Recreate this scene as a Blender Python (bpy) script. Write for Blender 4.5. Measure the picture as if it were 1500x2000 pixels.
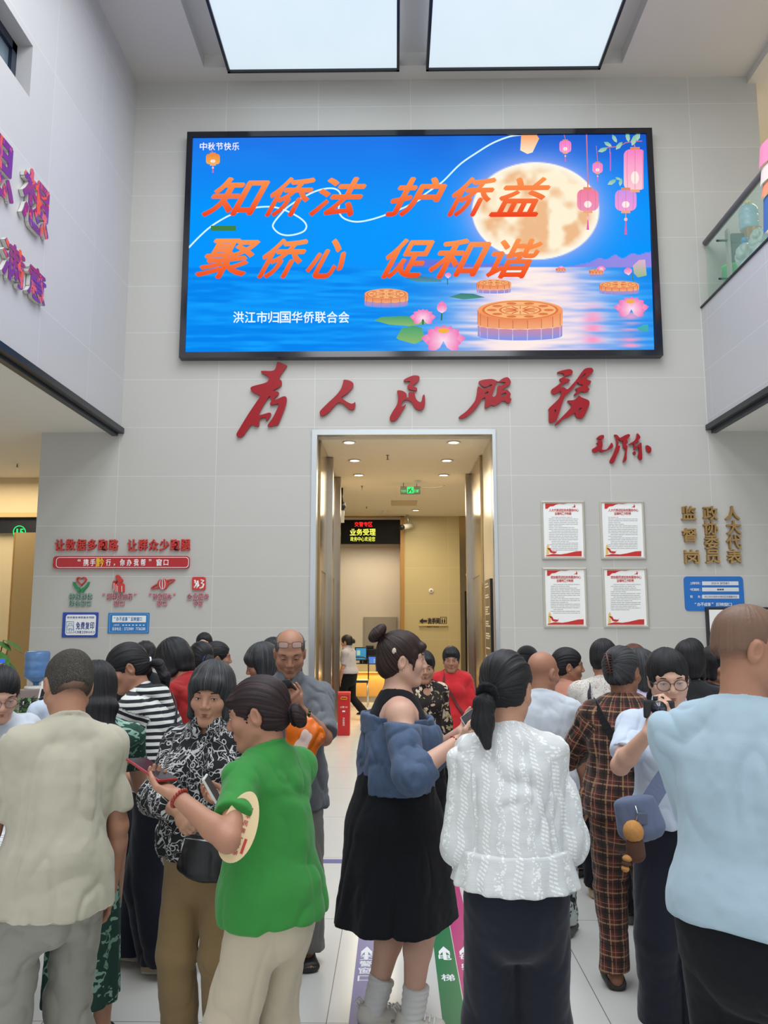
import bpy, bmesh, math, random
import numpy as np
from mathutils import Vector, Matrix
SC = bpy.context.scene
for o in list(bpy.data.objects): bpy.data.objects.remove(o)
COL = SC.collection
# ------------------------------------------------------------------ camera
F_PX, CAM_H = 1540.0, 1.6
PITCH = math.atan(212/F_PX); YAW = math.atan(22/F_PX*math.cos(PITCH))
FWD = np.array([-math.sin(YAW)*math.cos(PITCH), math.cos(YAW)*math.cos(PITCH), math.sin(PITCH)])
RGT = np.array([math.cos(YAW), math.sin(YAW), 0]); UPV = np.cross(RGT, FWD); CAM = np.array([0,0,CAM_H])
cd = bpy.data.cameras.new('camera'); cam = bpy.data.objects.new('camera', cd); COL.objects.link(cam)
cam.location = CAM; cam.rotation_euler = Matrix(np.stack([RGT, UPV, -FWD], 1).tolist()).to_euler()
cd.sensor_fit = 'VERTICAL'; cd.sensor_height = 24; cd.lens = 24*F_PX/2000; cd.clip_start = .05; cd.clip_end = 100
SC.camera = cam
def pray(x, y): return FWD+RGT*(x-750)/F_PX+UPV*(1000-y)/F_PX
def atY(x, y, Y): r = pray(x, y); return CAM+r*(Y/r[1])          # the point of depth Y seen at a pixel of the photograph
def atX(x, y, X): r = pray(x, y); return CAM+r*(X/r[0])
def atZ(x, y, z): r = pray(x, y); return CAM+r*((z-CAM_H)/r[2])
# ------------------------------------------------------------------ world, lights, exposure
SC.view_settings.view_transform = 'Standard'; SC.view_settings.look = 'None'; SC.view_settings.gamma = 1; SC.view_settings.use_curve_mapping = False
SC.view_settings.exposure = 0.0
w = bpy.data.worlds.new('world'); SC.world = w; w.use_nodes = True
w.node_tree.nodes['Background'].inputs[0].default_value = (.93,.97,1.0,1); w.node_tree.nodes['Background'].inputs[1].default_value = WORLD_STRENGTH = 1.0
def area_light(name, loc, rot, size, power, col=(1,1,1), sizey=None, spread=None):
    l = bpy.data.lights.new(name, 'AREA'); l.energy = power; l.color = col; l.size = size
    if sizey: l.shape = 'RECTANGLE'; l.size_y = sizey
    if spread: l.spread = math.radians(spread)
    o = bpy.data.objects.new(name, l); o.location = loc; o.rotation_euler = rot; COL.objects.link(o); return o
SKYLIGHT_EMIT = .86
for x_ in (-1.2, 2.0): area_light('skylight_panel_beam', (x_,3.2,8.66), (0,0,0), 2.3, 360, (.95,.98,1.0), 10.0)
area_light('left_bay_lamp', (-6.3,11.6,3.9), (0,0,0), 2.0, 75, (1,.87,.66), 2.0)
area_light('gallery_fill', (6.5,10.6,8.6), (0,0,0), 2.0, 90, (1,.84,.55), 1.5)  # unseen warm fill, added to brighten the yellow wall of the recess
# ------------------------------------------------------------------ materials
def srgb(r, g, b):
    f = lambda c: (c/255/12.92) if c/255 <= .04045 else ((c/255+.055)/1.055)**2.4
    return (f(r), f(g), f(b), 1)
class NT:
    """small node builder"""
    def __init__(s, name):
        s.m = bpy.data.materials.new(name); s.m.use_nodes = True; s.t = s.m.node_tree; s.n = s.t.nodes; s.b = s.n['Principled BSDF']
    def new(s, typ, ins=None, **kw):
        n = s.n.new(typ)
        for k, v in kw.items(): setattr(n, k, v)
        for k, v in (ins or {}).items(): s.put(n.inputs[k], v)
        return n
    def put(s, sock, v):
        if isinstance(v, bpy.types.NodeSocket): s.t.links.new(v, sock)
        else: sock.default_value = v
    def math(s, op, a, b=0.0, c=0.0, clamp=False):
        n = s.new('ShaderNodeMath', operation=op, use_clamp=clamp); s.put(n.inputs[0], a); s.put(n.inputs[1], b); s.put(n.inputs[2], c); return n.outputs[0]
    def mix(s, f, a, b, mode='MIX'):
        n = s.new('ShaderNodeMix', data_type='RGBA', blend_type=mode); s.put(n.inputs[0], f); s.put(n.inputs[6], a); s.put(n.inputs[7], b); return n.outputs[2]
    def noise(s, vec, scale=5, detail=3, rough=.5, dist=0.0):
        n = s.new('ShaderNodeTexNoise'); s.put(n.inputs['Vector'], vec); n.inputs['Scale'].default_value = scale; n.inputs['Detail'].default_value = detail; n.inputs['Roughness'].default_value = rough; n.inputs['Distortion'].default_value = dist; return n.outputs[0]
    def ramp(s, f, stops, interp='LINEAR'):
        n = s.new('ShaderNodeValToRGB'); s.put(n.inputs[0], f); cr = n.color_ramp; cr.interpolation = interp
        while len(cr.elements) < len(stops): cr.elements.new(.5)
        for e, (p, c) in zip(cr.elements, stops): e.position = p; e.color = c if len(c) == 4 else (*c, 1)
        return n.outputs[0]
    def obj(s): return s.new('ShaderNodeTexCoord').outputs['Object']
    def attr(s, name): return s.new('ShaderNodeAttribute', attribute_name=name).outputs['Vector']
    def xyz(s, v): n = s.new('ShaderNodeSeparateXYZ'); s.put(n.inputs[0], v); return n.outputs
    def map(s, v, scale=(1,1,1), rot=(0,0,0), loc=(0,0,0)):
        n = s.new('ShaderNodeMapping'); s.put(n.inputs[0], v); n.inputs['Scale'].default_value = scale; n.inputs['Rotation'].default_value = rot; n.inputs['Location'].default_value = loc; return n.outputs[0]
    def bump(s, h, strength=.3, dist=.01):
        n = s.new('ShaderNodeBump'); n.inputs['Strength'].default_value = strength; n.inputs['Distance'].default_value = dist; s.put(n.inputs['Height'], h); s.put(s.b.inputs['Normal'], n.outputs[0])
    def set(s, col=None, rough=None, metal=None, spec=None, emit=None, estr=None, trans=None, alpha=None, sheen=None, coat=None):
        for k, v in (('Base Color', col), ('Roughness', rough), ('Metallic', metal), ('Specular IOR Level', spec), ('Emission Color', emit), ('Emission Strength', estr), ('Transmission Weight', trans), ('Alpha', alpha), ('Sheen Weight', sheen), ('Coat Weight', coat)):
            if v is not None: s.put(s.b.inputs[k], v)
        return s
def flat(name, rgb, rough=.6, metal=0, spec=.5, var=.06, scale=8, bump=0, coat=None):
    """plain stuff with a little procedural unevenness"""
    t = NT(name); o = t.obj(); c = srgb(*rgb); n = t.noise(o, scale, 3)
    a = tuple(max(0, v*(1-var)) for v in c[:3])+(1,); b = tuple(min(1, v*(1+var)) for v in c[:3])+(1,)
    t.set(col=t.mix(n, a, b), rough=rough, metal=metal, spec=spec, coat=coat)
    if bump: t.bump(t.noise(o, scale*14, 2), bump, .003)
    return t.m
def glow(name, rgb, strength=1.0):
    t = NT(name); t.set(col=(0,0,0,1), emit=srgb(*rgb), estr=strength, rough=.6, spec=.1); return t.m
def cloth(name, rgb, var=.07, weave=900, wstr=.10, rough=.88, sheen=.15, rgb2=None, wscale=9):
    t = NT(name); p = t.attr('pat'); c = srgb(*rgb)
    a = tuple(v*(1-var) for v in c[:3])+(1,); b = tuple(min(1, v*(1+var)) for v in c[:3])+(1,)
    if rgb2: b = srgb(*rgb2)
    t.set(col=t.mix(t.noise(p, wscale, 4, .6), a, b), rough=rough, sheen=sheen, spec=.25)
    t.bump(t.noise(p, weave*.25, 2), wstr, .002)
    return t.m
def skin_mat(name, rgb, red=.10):
    t = NT(name); o = t.obj(); c = srgb(*rgb)
    a = (c[0]*.93, c[1]*.90, c[2]*.88, 1); b = (min(1,c[0]*1.05), c[1]*1.06, c[2]*1.06, 1); r = (c[0]*1.0, c[1]*.80, c[2]*.78, 1)
    k = t.mix(t.noise(o, 30, 4, .6), a, b); k = t.mix(t.math('MULTIPLY', t.noise(o, 11, 2), red*4, clamp=True), k, r)
    t.set(col=k, rough=.50, spec=.35); t.bump(t.noise(o, 320, 2), .06, .001); return t.m
def hair_mat(name, rgb, rgb2=None, grey=0.0, rough=.42):
    t = NT(name); v = t.attr('strand'); c = srgb(*rgb); n = t.noise(t.map(v, (34,34,2.2)), 1.0, 3, .6)
    d = srgb(*(rgb2 or [min(255, x*1.7+8) for x in rgb]))
    k = t.mix(t.ramp(n, [(.40,(0,0,0)), (.72,(1,1,1))]), c, d)
    if grey: k = t.mix(t.ramp(t.noise(t.map(v, (60,60,1.6)), 1.0, 2), [(.62-grey*.3,(0,0,0)), (.78-grey*.2,(1,1,1))]), k, srgb(118,120,122))
    t.set(col=k, rough=rough, spec=.32); t.bump(n, .55, .004); return t.m
# ------------------------------------------------------------------ mesh helpers (no operators)
class MB:
    """collects faces, links them as one mesh object"""
    def __init__(s): s.v = []; s.f = []; s.mi = []; s.sm = []
    def add(s, verts, faces, mi=0, sm=False):
        k = len(s.v); s.v += [tuple(map(float, p)) for p in verts]; s.f += [tuple(i+k for i in f) for f in faces]; s.mi += [mi]*len(faces); s.sm += [sm]*len(faces); return s
    def box(s, lo, hi, mi=0, R=None, c=None, bev=0):
        if bev:
            bm = bmesh.new(); bmesh.ops.create_cube(bm, size=1)
            for v in bm.verts: v.co = [lo[i]+(v.co[i]+.5)*(hi[i]-lo[i]) for i in range(3)]
            bmesh.ops.bevel(bm, geom=bm.edges[:], offset=bev, segments=2, affect='EDGES', profile=.6)
            V_ = [tuple(v.co) for v in bm.verts]; bm.verts.index_update(); F_ = [tuple(v.index for v in f.verts) for f in bm.faces]; bm.free()
        else:
            x0,y0,z0 = lo; x1,y1,z1 = hi
            V_ = [(x0,y0,z0),(x1,y0,z0),(x1,y1,z0),(x0,y1,z0),(x0,y0,z1),(x1,y0,z1),(x1,y1,z1),(x0,y1,z1)]; F_ = [(3,2,1,0),(4,5,6,7),(0,1,5,4),(1,2,6,5),(2,3,7,6),(3,0,4,7)]
        if R is not None: V_ = [tuple(R@np.array(p)+(np.zeros(3) if c is None else c)) for p in V_]
        return s.add(V_, F_, mi)
    def tube(s, pts, r, n=8, mi=0, cap=True):
        pts = [np.asarray(p, float) for p in pts]; r = r if hasattr(r, '__len__') else [r]*len(pts); V_ = []; F_ = []; pu = None
        for i, p in enumerate(pts):
            d = pts[min(i+1, len(pts)-1)]-pts[max(i-1, 0)]; d = d/(np.linalg.norm(d)+1e-12)
            if pu is None: pu = np.cross(d, (0,0,1) if abs(d[2]) < .9 else (1,0,0))
            pu = pu-(pu@d)*d; pu = pu/(np.linalg.norm(pu)+1e-12); w_ = np.cross(d, pu)
            for k in range(n): a = 2*math.pi*k/n; V_.append(p+(pu*math.cos(a)+w_*math.sin(a))*r[i])
        for i in range(len(pts)-1):
            for k in range(n): k2 = (k+1)%n; F_.append((i*n+k, i*n+k2, (i+1)*n+k2, (i+1)*n+k))
        if cap: F_ += [tuple(range(n))[::-1], tuple(range((len(pts)-1)*n, len(pts)*n))]
        return s.add(V_, F_, mi, True)
    def lathe(s, prof, n=32, c=(0,0,0), mi=0, ax='z', wob=None):
        V_ = []; F_ = []
        for r, z in prof:
            for k in range(n):
                a = 2*math.pi*k/n; q = r*(1+(wob(a, z) if wob else 0)); p = (q*math.cos(a), q*math.sin(a), z)
                if ax == 'y': p = (p[0], -p[2], p[1])
                V_.append((p[0]+c[0], p[1]+c[1], p[2]+c[2]))
        for i in range(len(prof)-1):
            for k in range(n): k2 = (k+1)%n; F_.append((i*n+k, i*n+k2, (i+1)*n+k2, (i+1)*n+k))
        F_ += [tuple(range(n))[::-1], tuple(range((len(prof)-1)*n, len(prof)*n))]
        return s.add(V_, F_, mi, True)
    def build(s, name, mat, parent=None, kind=None, label=None):
        me = bpy.data.meshes.new(name); me.from_pydata(s.v, [], s.f)
        for m in (mat if isinstance(mat, (list, tuple)) else [mat]): me.materials.append(m)
        me.polygons.foreach_set('material_index', s.mi); me.polygons.foreach_set('use_smooth', s.sm); me.update()
        o = bpy.data.objects.new(name, me); COL.objects.link(o)
        if parent is not None: o.parent = parent
        if kind: o['kind'] = kind
        if label: o['label'] = label
        return o
def tube(name, pts, r, mat, parent=None, n=8): return MB().tube(pts, r, n).build(name, mat, parent)
def ellip(name, c, r, R, mat, parent=None, n=12):
    V_ = []; F_ = []; m = n//2+2
    for i in range(m):
        t = math.pi*(i+.02)/(m-1+.04)
        for k in range(n): a = 2*math.pi*k/n; V_.append(np.asarray(c)+R@np.array([r[0]*math.sin(t)*math.cos(a), r[1]*math.cos(t), r[2]*math.sin(t)*math.sin(a)]))
    for i in range(m-1):
        for k in range(n): k2 = (k+1)%n; F_.append((i*n+k, (i+1)*n+k, (i+1)*n+k2, i*n+k2))
    F_ += [tuple(range(n)), tuple(range((m-1)*n, m*n))[::-1]]
    return MB().add(V_, F_, 0, True).build(name, mat, parent)
def thing(name, label, cat, loc=(0,0,0), rotz=0, group=None):
    o = bpy.data.objects.new(name, None); COL.objects.link(o); o.location = loc; o.rotation_euler = (0,0,rotz); o.empty_display_size = .1
    o['label'] = label; o['category'] = cat
    if group: o['group'] = group
    return o
def tag(o, label, cat, group=None):
    o['label'] = label; o['category'] = cat
    if group: o['group'] = group
    return o
def frame_of(o3, x, z):
    """matrix with columns x, z-up-in-plane, normal: places flat drawings on a surface"""
    x = np.asarray(x, float); z = np.asarray(z, float); x = x/np.linalg.norm(x); z = z/np.linalg.norm(z)
    return np.asarray(o3, float), x, z, np.cross(x, z)
def poly_prism(fr, outlines, depth, z0=0.0, bev=0.0):
    """2-D outlines (first ring outer, more rings = holes or islands) extruded by a filled curve; returns verts, faces"""
    cu = bpy.data.curves.new('tmp', 'CURVE'); cu.dimensions = '2D'; cu.fill_mode = 'BOTH'; cu.extrude = depth/2; cu.bevel_depth = bev; cu.bevel_resolution = 1
    for ring in outlines:
        sp = cu.splines.new('POLY'); sp.points.add(len(ring)-1); sp.use_cyclic_u = True
        for p, q in zip(sp.points, ring): p.co = (q[0], q[1], 0, 1)
    return curve_mesh(cu, fr, z0+depth/2)
def curve_mesh(cu, fr, z0, shear=0.0):
    ob = bpy.data.objects.new('tmp', cu); me = ob.to_mesh()
    n = len(me.vertices); co = np.zeros(n*3, np.float32); me.vertices.foreach_get('co', co); co = co.reshape(-1,3).astype(float)
    Fc = [tuple(p.vertices) for p in me.polygons]; ob.to_mesh_clear()
    bpy.data.objects.remove(ob); bpy.data.curves.remove(cu)
    if shear: co[:,0] += co[:,1]*shear
    return co, Fc, fr, z0
def place(mb, cm, mi=0, sx=1.0, sy=1.0):
    co, Fc, fr, z0 = cm; o, x, z, n = fr
    mb.add(o+np.outer(co[:,0]*sx, x)+np.outer(co[:,1]*sy, z)+np.outer(co[:,2]+z0, n), Fc, mi); return mb
def text_cm(s, fr, size, depth=.004, z0=0.0, bold=0.0, align='CENTER', spacing=1.0, shear=0.0, line=1.0, valign='CENTER'):
    cu = bpy.data.curves.new('tmp', 'FONT'); cu.body = s; cu.size = size; cu.extrude = depth/2; cu.offset = bold*size; cu.align_x = align; cu.align_y = valign; cu.space_character = spacing; cu.space_line = line; cu.resolution_u = 3
    return curve_mesh(cu, fr, z0+depth/2, shear)
def glyph_fit(mb, ch, fr, x0, z0, w_, h_, depth=.004, n0=0.0, bold=.0, shear=0.0, mi=0):
    """one character scaled to fill the box x0..x0+w_, z0..z0+h_ of a surface"""
    co, Fc, f, zz = text_cm(ch, fr, 1.0, 1.0, 0, 0, 'LEFT')
    lo = co[:,:2].min(0); hi = co[:,:2].max(0)
    if shear: pass
    q = co.copy(); q[:,0] = x0+(co[:,0]-lo[0])/(hi[0]-lo[0])*w_; q[:,1] = (co[:,1]-lo[1])/(hi[1]-lo[1])*h_
    q[:,0] += (q[:,1]-h_*.5)*shear; q[:,1] += z0; q[:,2] = co[:,2]*depth
    place(mb, (q, Fc, fr, n0+depth/2), mi)
    if bold:                                   # heavier strokes: the glyph again, shifted by a hair
        b = bold*.8*h_
        for i, (dx, dz) in enumerate(((b,0),(-b,0),(0,b),(0,-b))):
            r = q.copy(); r[:,0] += dx; r[:,1] += dz; r[:,2] = r[:,2]*(1+.05*(i+1)); place(mb, (r, Fc, fr, n0+depth/2), mi)
    return mb
MT = {}
MT['eye'] = flat('eye_white', (222,214,206), .25, var=.02); MT['iris'] = flat('iris_dark', (38,24,18), .15, var=.1, scale=60); MT['lash'] = flat('lash_black', (26,20,18), .7)
MT['lip'] = flat('lip_rose', (150,88,80), .45, var=.08, scale=40); MT['lip_dark'] = flat('lip_brown', (128,76,66), .5, var=.08, scale=40); MT['lip_red'] = flat('lip_red', (186,92,90), .4)
MT['brow'] = flat('brow_dark', (48,38,34), .8)
SK = dict(tan=skin_mat('skin_tan', (168,124,101)), dark=skin_mat('skin_weathered', (146,104,82)), fair=skin_mat('skin_fair', (205,166,146)), mid=skin_mat('skin_mid', (186,142,118)))
HM = dict(black=hair_mat('hair_black', (13,12,14), (38,38,44)), brown=hair_mat('hair_brown', (26,18,18), (72,46,42)), grey=hair_mat('hair_greying', (20,20,23), (52,55,60), grey=.30), salt=hair_mat('hair_salt', (46,42,38), (112,104,96), grey=.45, rough=.7), auburn=hair_mat('hair_auburn', (60,30,22), (140,84,60)), redblack=hair_mat('hair_redblack', (20,13,15), (62,34,38)))
# ------------------------------------------------------------------ figure engine: signed fields meshed into one continuous surface
def V(*a): return np.array(a, float)
def nrm(v):
    v = np.asarray(v, float); return v/(np.linalg.norm(v)+1e-12)
def rotm(axis, ang):
    a = nrm(axis); x, y, z = a; c, s = math.cos(ang), math.sin(ang); C1 = 1-c
    return np.array([[c+x*x*C1, x*y*C1-z*s, x*z*C1+y*s], [y*x*C1+z*s, c+y*y*C1, y*z*C1-x*s], [z*x*C1-y*s, z*y*C1+x*s, c+z*z*C1]])
RX = lambda d: rotm((1,0,0), math.radians(d)); RY = lambda d: rotm((0,1,0), math.radians(d)); RZ = lambda d: rotm((0,0,1), math.radians(d))

def vnoise(P, seed=0):
    """smooth value noise in -1..1 at points P (n,3)"""
    i = np.floor(P).astype(np.int64); f = P-i; f = f*f*(3-2*f)
    def h(a, b, c):
        n = (a*374761393+b*668265263+c*2147483647+seed*974634777) & 0x7fffffff
        n = ((n ^ (n >> 13))*1274126177) & 0x7fffffff
        return ((n ^ (n >> 16)) & 0xffff)/32767.5-1
    x, y, z = i[:,0], i[:,1], i[:,2]; r = 0
    for dx in (0,1):
        wx = f[:,0] if dx else 1-f[:,0]
        for dy in (0,1):
            wy = f[:,1] if dy else 1-f[:,1]
            for dz in (0,1):
                wz = f[:,2] if dz else 1-f[:,2]
                r = r+wx*wy*wz*h(x+dx, y+dy, z+dz)
    return r

def axis_grid(lo, hi, h, fines):
    out = [lo]; x = lo
    while x < hi:
        s = h
        for a, b, hf in fines:
            if a-.004 <= x < b: s = min(s, hf)
            elif x < a < x+s: s = max(min(s, a-x), hf)
        x += s; out.append(x)
    return np.array(out, np.float32)

class Field:
    def __init__(s, lo, hi, h, fine=()):
        s.ax = [axis_grid(lo[i], hi[i], h, [(f[0][i], f[1][i], f[2]) for f in fine]) for i in range(3)]
        s.d = np.full([len(a) for a in s.ax], .25, np.float32)
    def app(s, lo, hi, fn, k, mode):
        sl = []
        for i in range(3):
            a = int(np.searchsorted(s.ax[i], lo[i])); b = int(np.searchsorted(s.ax[i], hi[i]))
            if a >= b: return
            sl.append(slice(max(a-1,0), b+1))
        X = s.ax[0][sl[0]][:,None,None]; Y = s.ax[1][sl[1]][None,:,None]; Z = s.ax[2][sl[2]][None,None,:]
        dn = fn(X, Y, Z); cur = s.d[tuple(sl)]
        if mode == 's': dn = -dn
        if k > 1e-5:
            hh = np.maximum(k-np.abs(cur-dn), 0)/k; e = hh*hh*k*.25
        else: e = 0
        s.d[tuple(sl)] = (np.minimum(cur, dn)-e) if mode == 'u' else (np.maximum(cur, dn)+e)
    def ecap(s, a, b, ra, rb, lat=None, k=.02, mode='u', cut=(), ripple=None):
        a = np.asarray(a, float); b = np.asarray(b, float)
        if not hasattr(ra, '__len__'): ra = (ra, ra)
        if not hasattr(rb, '__len__'): rb = (rb, rb)
        ax = b-a; L2 = max(float(ax@ax), 1e-9); w = ax/math.sqrt(L2)
        if lat is None: lat = V(1,0,0) if abs(w[0]) < .8 else V(0,1,0)
        u = nrm(np.asarray(lat, float)-(np.dot(lat, w))*w); v = np.cross(w, u)
        m = max(*ra, *rb)*(1.15 if ripple else 1)+k+.02
        def fn(X, Y, Z):
            px, py, pz = X-np.float32(a[0]), Y-np.float32(a[1]), Z-np.float32(a[2])
            tt = (px*np.float32(ax[0])+py*np.float32(ax[1])+pz*np.float32(ax[2]))/np.float32(L2); t = np.clip(tt, 0, 1)
            ql = px*np.float32(u[0])+py*np.float32(u[1])+pz*np.float32(u[2])
            qv = px*np.float32(v[0])+py*np.float32(v[1])+pz*np.float32(v[2])
            qw = (tt-t)*np.float32(math.sqrt(L2))
            rl = np.float32(ra[0])+np.float32(rb[0]-ra[0])*t; rv = np.float32(ra[1])+np.float32(rb[1]-ra[1])*t
            if ripple:
                n, amp, ph = ripple; g = 1+amp*t*np.sin(n*np.arctan2(qv/rv, ql/rl)+ph+1.3*np.sin(2*np.arctan2(qv, ql)+ph)); rl = rl*g; rv = rv*g
            mm = np.minimum(rl, rv)
            d = (np.sqrt((ql/rl)**2+(qv/rv)**2+(qw/mm)**2)-1)*mm
            for pt, n in cut:
                d = np.maximum(d, (X-np.float32(pt[0]))*np.float32(n[0])+(Y-np.float32(pt[1]))*np.float32(n[1])+(Z-np.float32(pt[2]))*np.float32(n[2]))
            return d
        s.app(np.minimum(a, b)-m, np.maximum(a, b)+m, fn, k, mode)
    def ell(s, c, r, R=None, k=.02, mode='u', cut=()):
        c = np.asarray(c, float); r = np.asarray(r, float); R = np.eye(3) if R is None else R
        m = float(r.max())+k+.01; q = [[np.float32(R[j][i]/r[i]) for j in range(3)] for i in range(3)]; q2 = [[np.float32(R[j][i]/r[i]**2) for j in range(3)] for i in range(3)]
        def fn(X, Y, Z):
            px, py, pz = X-np.float32(c[0]), Y-np.float32(c[1]), Z-np.float32(c[2])
            k0 = 0; k1 = 0
            for i in range(3):
                e = px*q[i][0]+py*q[i][1]+pz*q[i][2]; k0 = k0+e*e
                e = px*q2[i][0]+py*q2[i][1]+pz*q2[i][2]; k1 = k1+e*e
            k0 = np.sqrt(k0); d = k0*(k0-1)/(np.sqrt(k1)+1e-6)
            for pt, n in cut:
                d = np.maximum(d, (X-np.float32(pt[0]))*np.float32(n[0])+(Y-np.float32(pt[1]))*np.float32(n[1])+(Z-np.float32(pt[2]))*np.float32(n[2]))
            return d
        s.app(c-m, c+m, fn, k, mode)
    def torus(s, c, n, R, r, k=.008, mode='u', squash=1.0, lat=(1,0,0)):
        c = np.asarray(c, float); n = nrm(n); u = nrm(np.asarray(lat, float)-np.dot(lat, n)*n); v = np.cross(n, u); m = R+r+k+.02
        def fn(X, Y, Z):
            px, py, pz = X-np.float32(c[0]), Y-np.float32(c[1]), Z-np.float32(c[2])
            a = px*np.float32(u[0])+py*np.float32(u[1])+pz*np.float32(u[2]); b = (px*np.float32(v[0])+py*np.float32(v[1])+pz*np.float32(v[2]))*np.float32(squash)
            h = px*np.float32(n[0])+py*np.float32(n[1])+pz*np.float32(n[2])
            return np.sqrt((np.sqrt(a*a+b*b)-np.float32(R))**2+h*h)-np.float32(r)
        s.app(c-m, c+m, fn, k, mode)
    def plane(s, pt, n, k=.004):
        X = s.ax[0][:,None,None]; Y = s.ax[1][None,:,None]; Z = s.ax[2][None,None,:]
        dn = (X-np.float32(pt[0]))*np.float32(n[0])+(Y-np.float32(pt[1]))*np.float32(n[1])+(Z-np.float32(pt[2]))*np.float32(n[2])
        hh = np.maximum(k-np.abs(s.d-dn), 0)/k; s.d = np.maximum(s.d, dn)+hh*hh*k*.25
    def mesh(s, relax=2):
        d = s.d; d[0] = d[-1] = .25; d[:,0] = d[:,-1] = .25; d[:,:,0] = d[:,:,-1] = .25
        ins = d < 0
        c = np.zeros([n-1 for n in d.shape], np.int8)
        for i in (0,1):
            for j in (0,1):
                for k in (0,1):
                    c += ins[i:d.shape[0]-1+i, j:d.shape[1]-1+j, k:d.shape[2]-1+k]
        act = np.argwhere((c > 0) & (c < 8))
        if not len(act): return np.zeros((0,3)), np.zeros((0,4), int)
        I, J, K = act.T; idx = np.full(c.shape, -1, np.int32); idx[I,J,K] = np.arange(len(act))
        A = s.ax; pos = np.zeros((len(act),3)); cnt = np.zeros(len(act))
        cor = {(i,j,k): d[I+i,J+j,K+k] for i in (0,1) for j in (0,1) for k in (0,1)}
        P = lambda o: np.stack([A[0][I+o[0]], A[1][J+o[1]], A[2][K+o[2]]], 1)
        for o in cor:
            for axn in range(3):
                if o[axn]: continue
                o2 = tuple(1 if q == axn else o[q] for q in range(3))
                a, b = cor[o], cor[o2]; m = (a < 0) != (b < 0)
                t = np.where(m, a/(a-b+1e-12), 0); p = P(o)*(1-t[:,None])+P(o2)*t[:,None]
                pos += p*m[:,None]; cnt += m
        pos /= cnt[:,None]
        F = []
        for axn in range(3):
            sl0 = [slice(None)]*3; sl1 = [slice(None)]*3; sl0[axn] = slice(0,-1); sl1[axn] = slice(1,None)
            a = ins[tuple(sl0)]; b = ins[tuple(sl1)]
            e = np.argwhere(a != b); flip = a[tuple(e.T)]
            o1, o2 = [(1,2), (2,0), (0,1)][axn]
            q = []
            for da, db in ((0,0), (1,0), (1,1), (0,1)):
                f = e.copy(); f[:,o1] -= da; f[:,o2] -= db; q.append(idx[tuple(f.T)])
            q = np.stack(q, 1); q[~flip] = q[~flip][:,::-1]
            F.append(q[(q >= 0).all(1)])
        F = np.concatenate(F)[:,::-1]
        for _ in range(relax):       # light smoothing takes the grid's steps out
            acc = np.zeros_like(pos); n = np.zeros(len(pos))
            for i in range(4):
                a, b = F[:,i], F[:,(i+1)%4]
                for ch in range(3):
                    acc[:,ch] += np.bincount(a, pos[b][:,ch], len(pos))+np.bincount(b, pos[a][:,ch], len(pos))
                n += np.bincount(a, minlength=len(pos))+np.bincount(b, minlength=len(pos))
            pos = pos*.5+acc/np.maximum(n,1)[:,None]*.5
        return pos, F

def keep_big(P, F, frac=.04):
    """drops stray crumbs of a mesh"""
    lab = np.arange(len(P))
    for _ in range(400):
        m = lab[F].min(1); new = lab.copy()
        for i in range(4): np.minimum.at(new, F[:,i], m)
        new = new[new]
        if (new == lab).all(): break
        lab = new
    u, inv, cnt = np.unique(lab, return_inverse=True, return_counts=True); ok = (cnt > frac*len(P))[inv]
    F = F[ok[F[:,0]]]; idx = np.cumsum(ok)-1
    return P[ok], idx[F]
def vnormals(P, F):
    n = np.cross(P[F[:,2]]-P[F[:,0]], P[F[:,3]]-P[F[:,1]]); N = np.zeros_like(P)
    for i in range(4):
        for c in range(3): N[:,c] += np.bincount(F[:,i], n[:,c], len(P))
    return N/(np.linalg.norm(N, axis=1)[:,None]+1e-12)

def np_mesh(name, P, F, mat, parent=None, attrs=None, smooth=True):
    me = bpy.data.meshes.new(name); n = len(P); m = len(F)
    me.vertices.add(n); me.vertices.foreach_set('co', np.asarray(P, np.float32).ravel())
    me.loops.add(m*4); me.loops.foreach_set('vertex_index', np.asarray(F, np.int32).ravel())
    me.polygons.add(m); me.polygons.foreach_set('loop_start', np.arange(0, m*4, 4, dtype=np.int32))
    me.polygons.foreach_set('use_smooth', np.ones(m, bool))
    me.update()
    for k, a in (attrs or {}).items():
        at = me.attributes.new(k, 'FLOAT_VECTOR', 'POINT'); at.data.foreach_set('vector', np.asarray(a, np.float32).ravel())
    me.materials.append(mat)
    o = bpy.data.objects.new(name, me); COL.objects.link(o)
    if parent is not None: o.parent = parent
    return o

def folds(P, N, seed, amp, sc=(11,11,5), dirm=None, sharp=1.0, still=()):
    """cloth folds: anisotropic ridged noise along the normals"""
    Q = P if dirm is None else P@dirm.T
    Q = Q*np.array(sc)+seed*3.17
    w = vnoise(Q*.6+7, seed+5)*.7
    a = vnoise(Q+w[:,None]*.8, seed); r = np.clip(1-np.abs(a)*2.6, 0, 1)**1.3
    b = vnoise(Q*1.9+11+w[:,None], seed+1); r2 = np.clip(1-np.abs(b)*2.8, 0, 1)**1.5
    msk = .35+.65*np.clip(vnoise(P*5+seed, seed+7)*1.4+.5, 0, 1)
    for c, r0 in still: msk = msk*np.clip((np.linalg.norm(P-c, axis=1)-r0)/.05, 0, 1)
    return P+N*(((r-.3)*sharp+(r2-.25)*.5)*amp*msk*2.7)[:,None]

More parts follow.
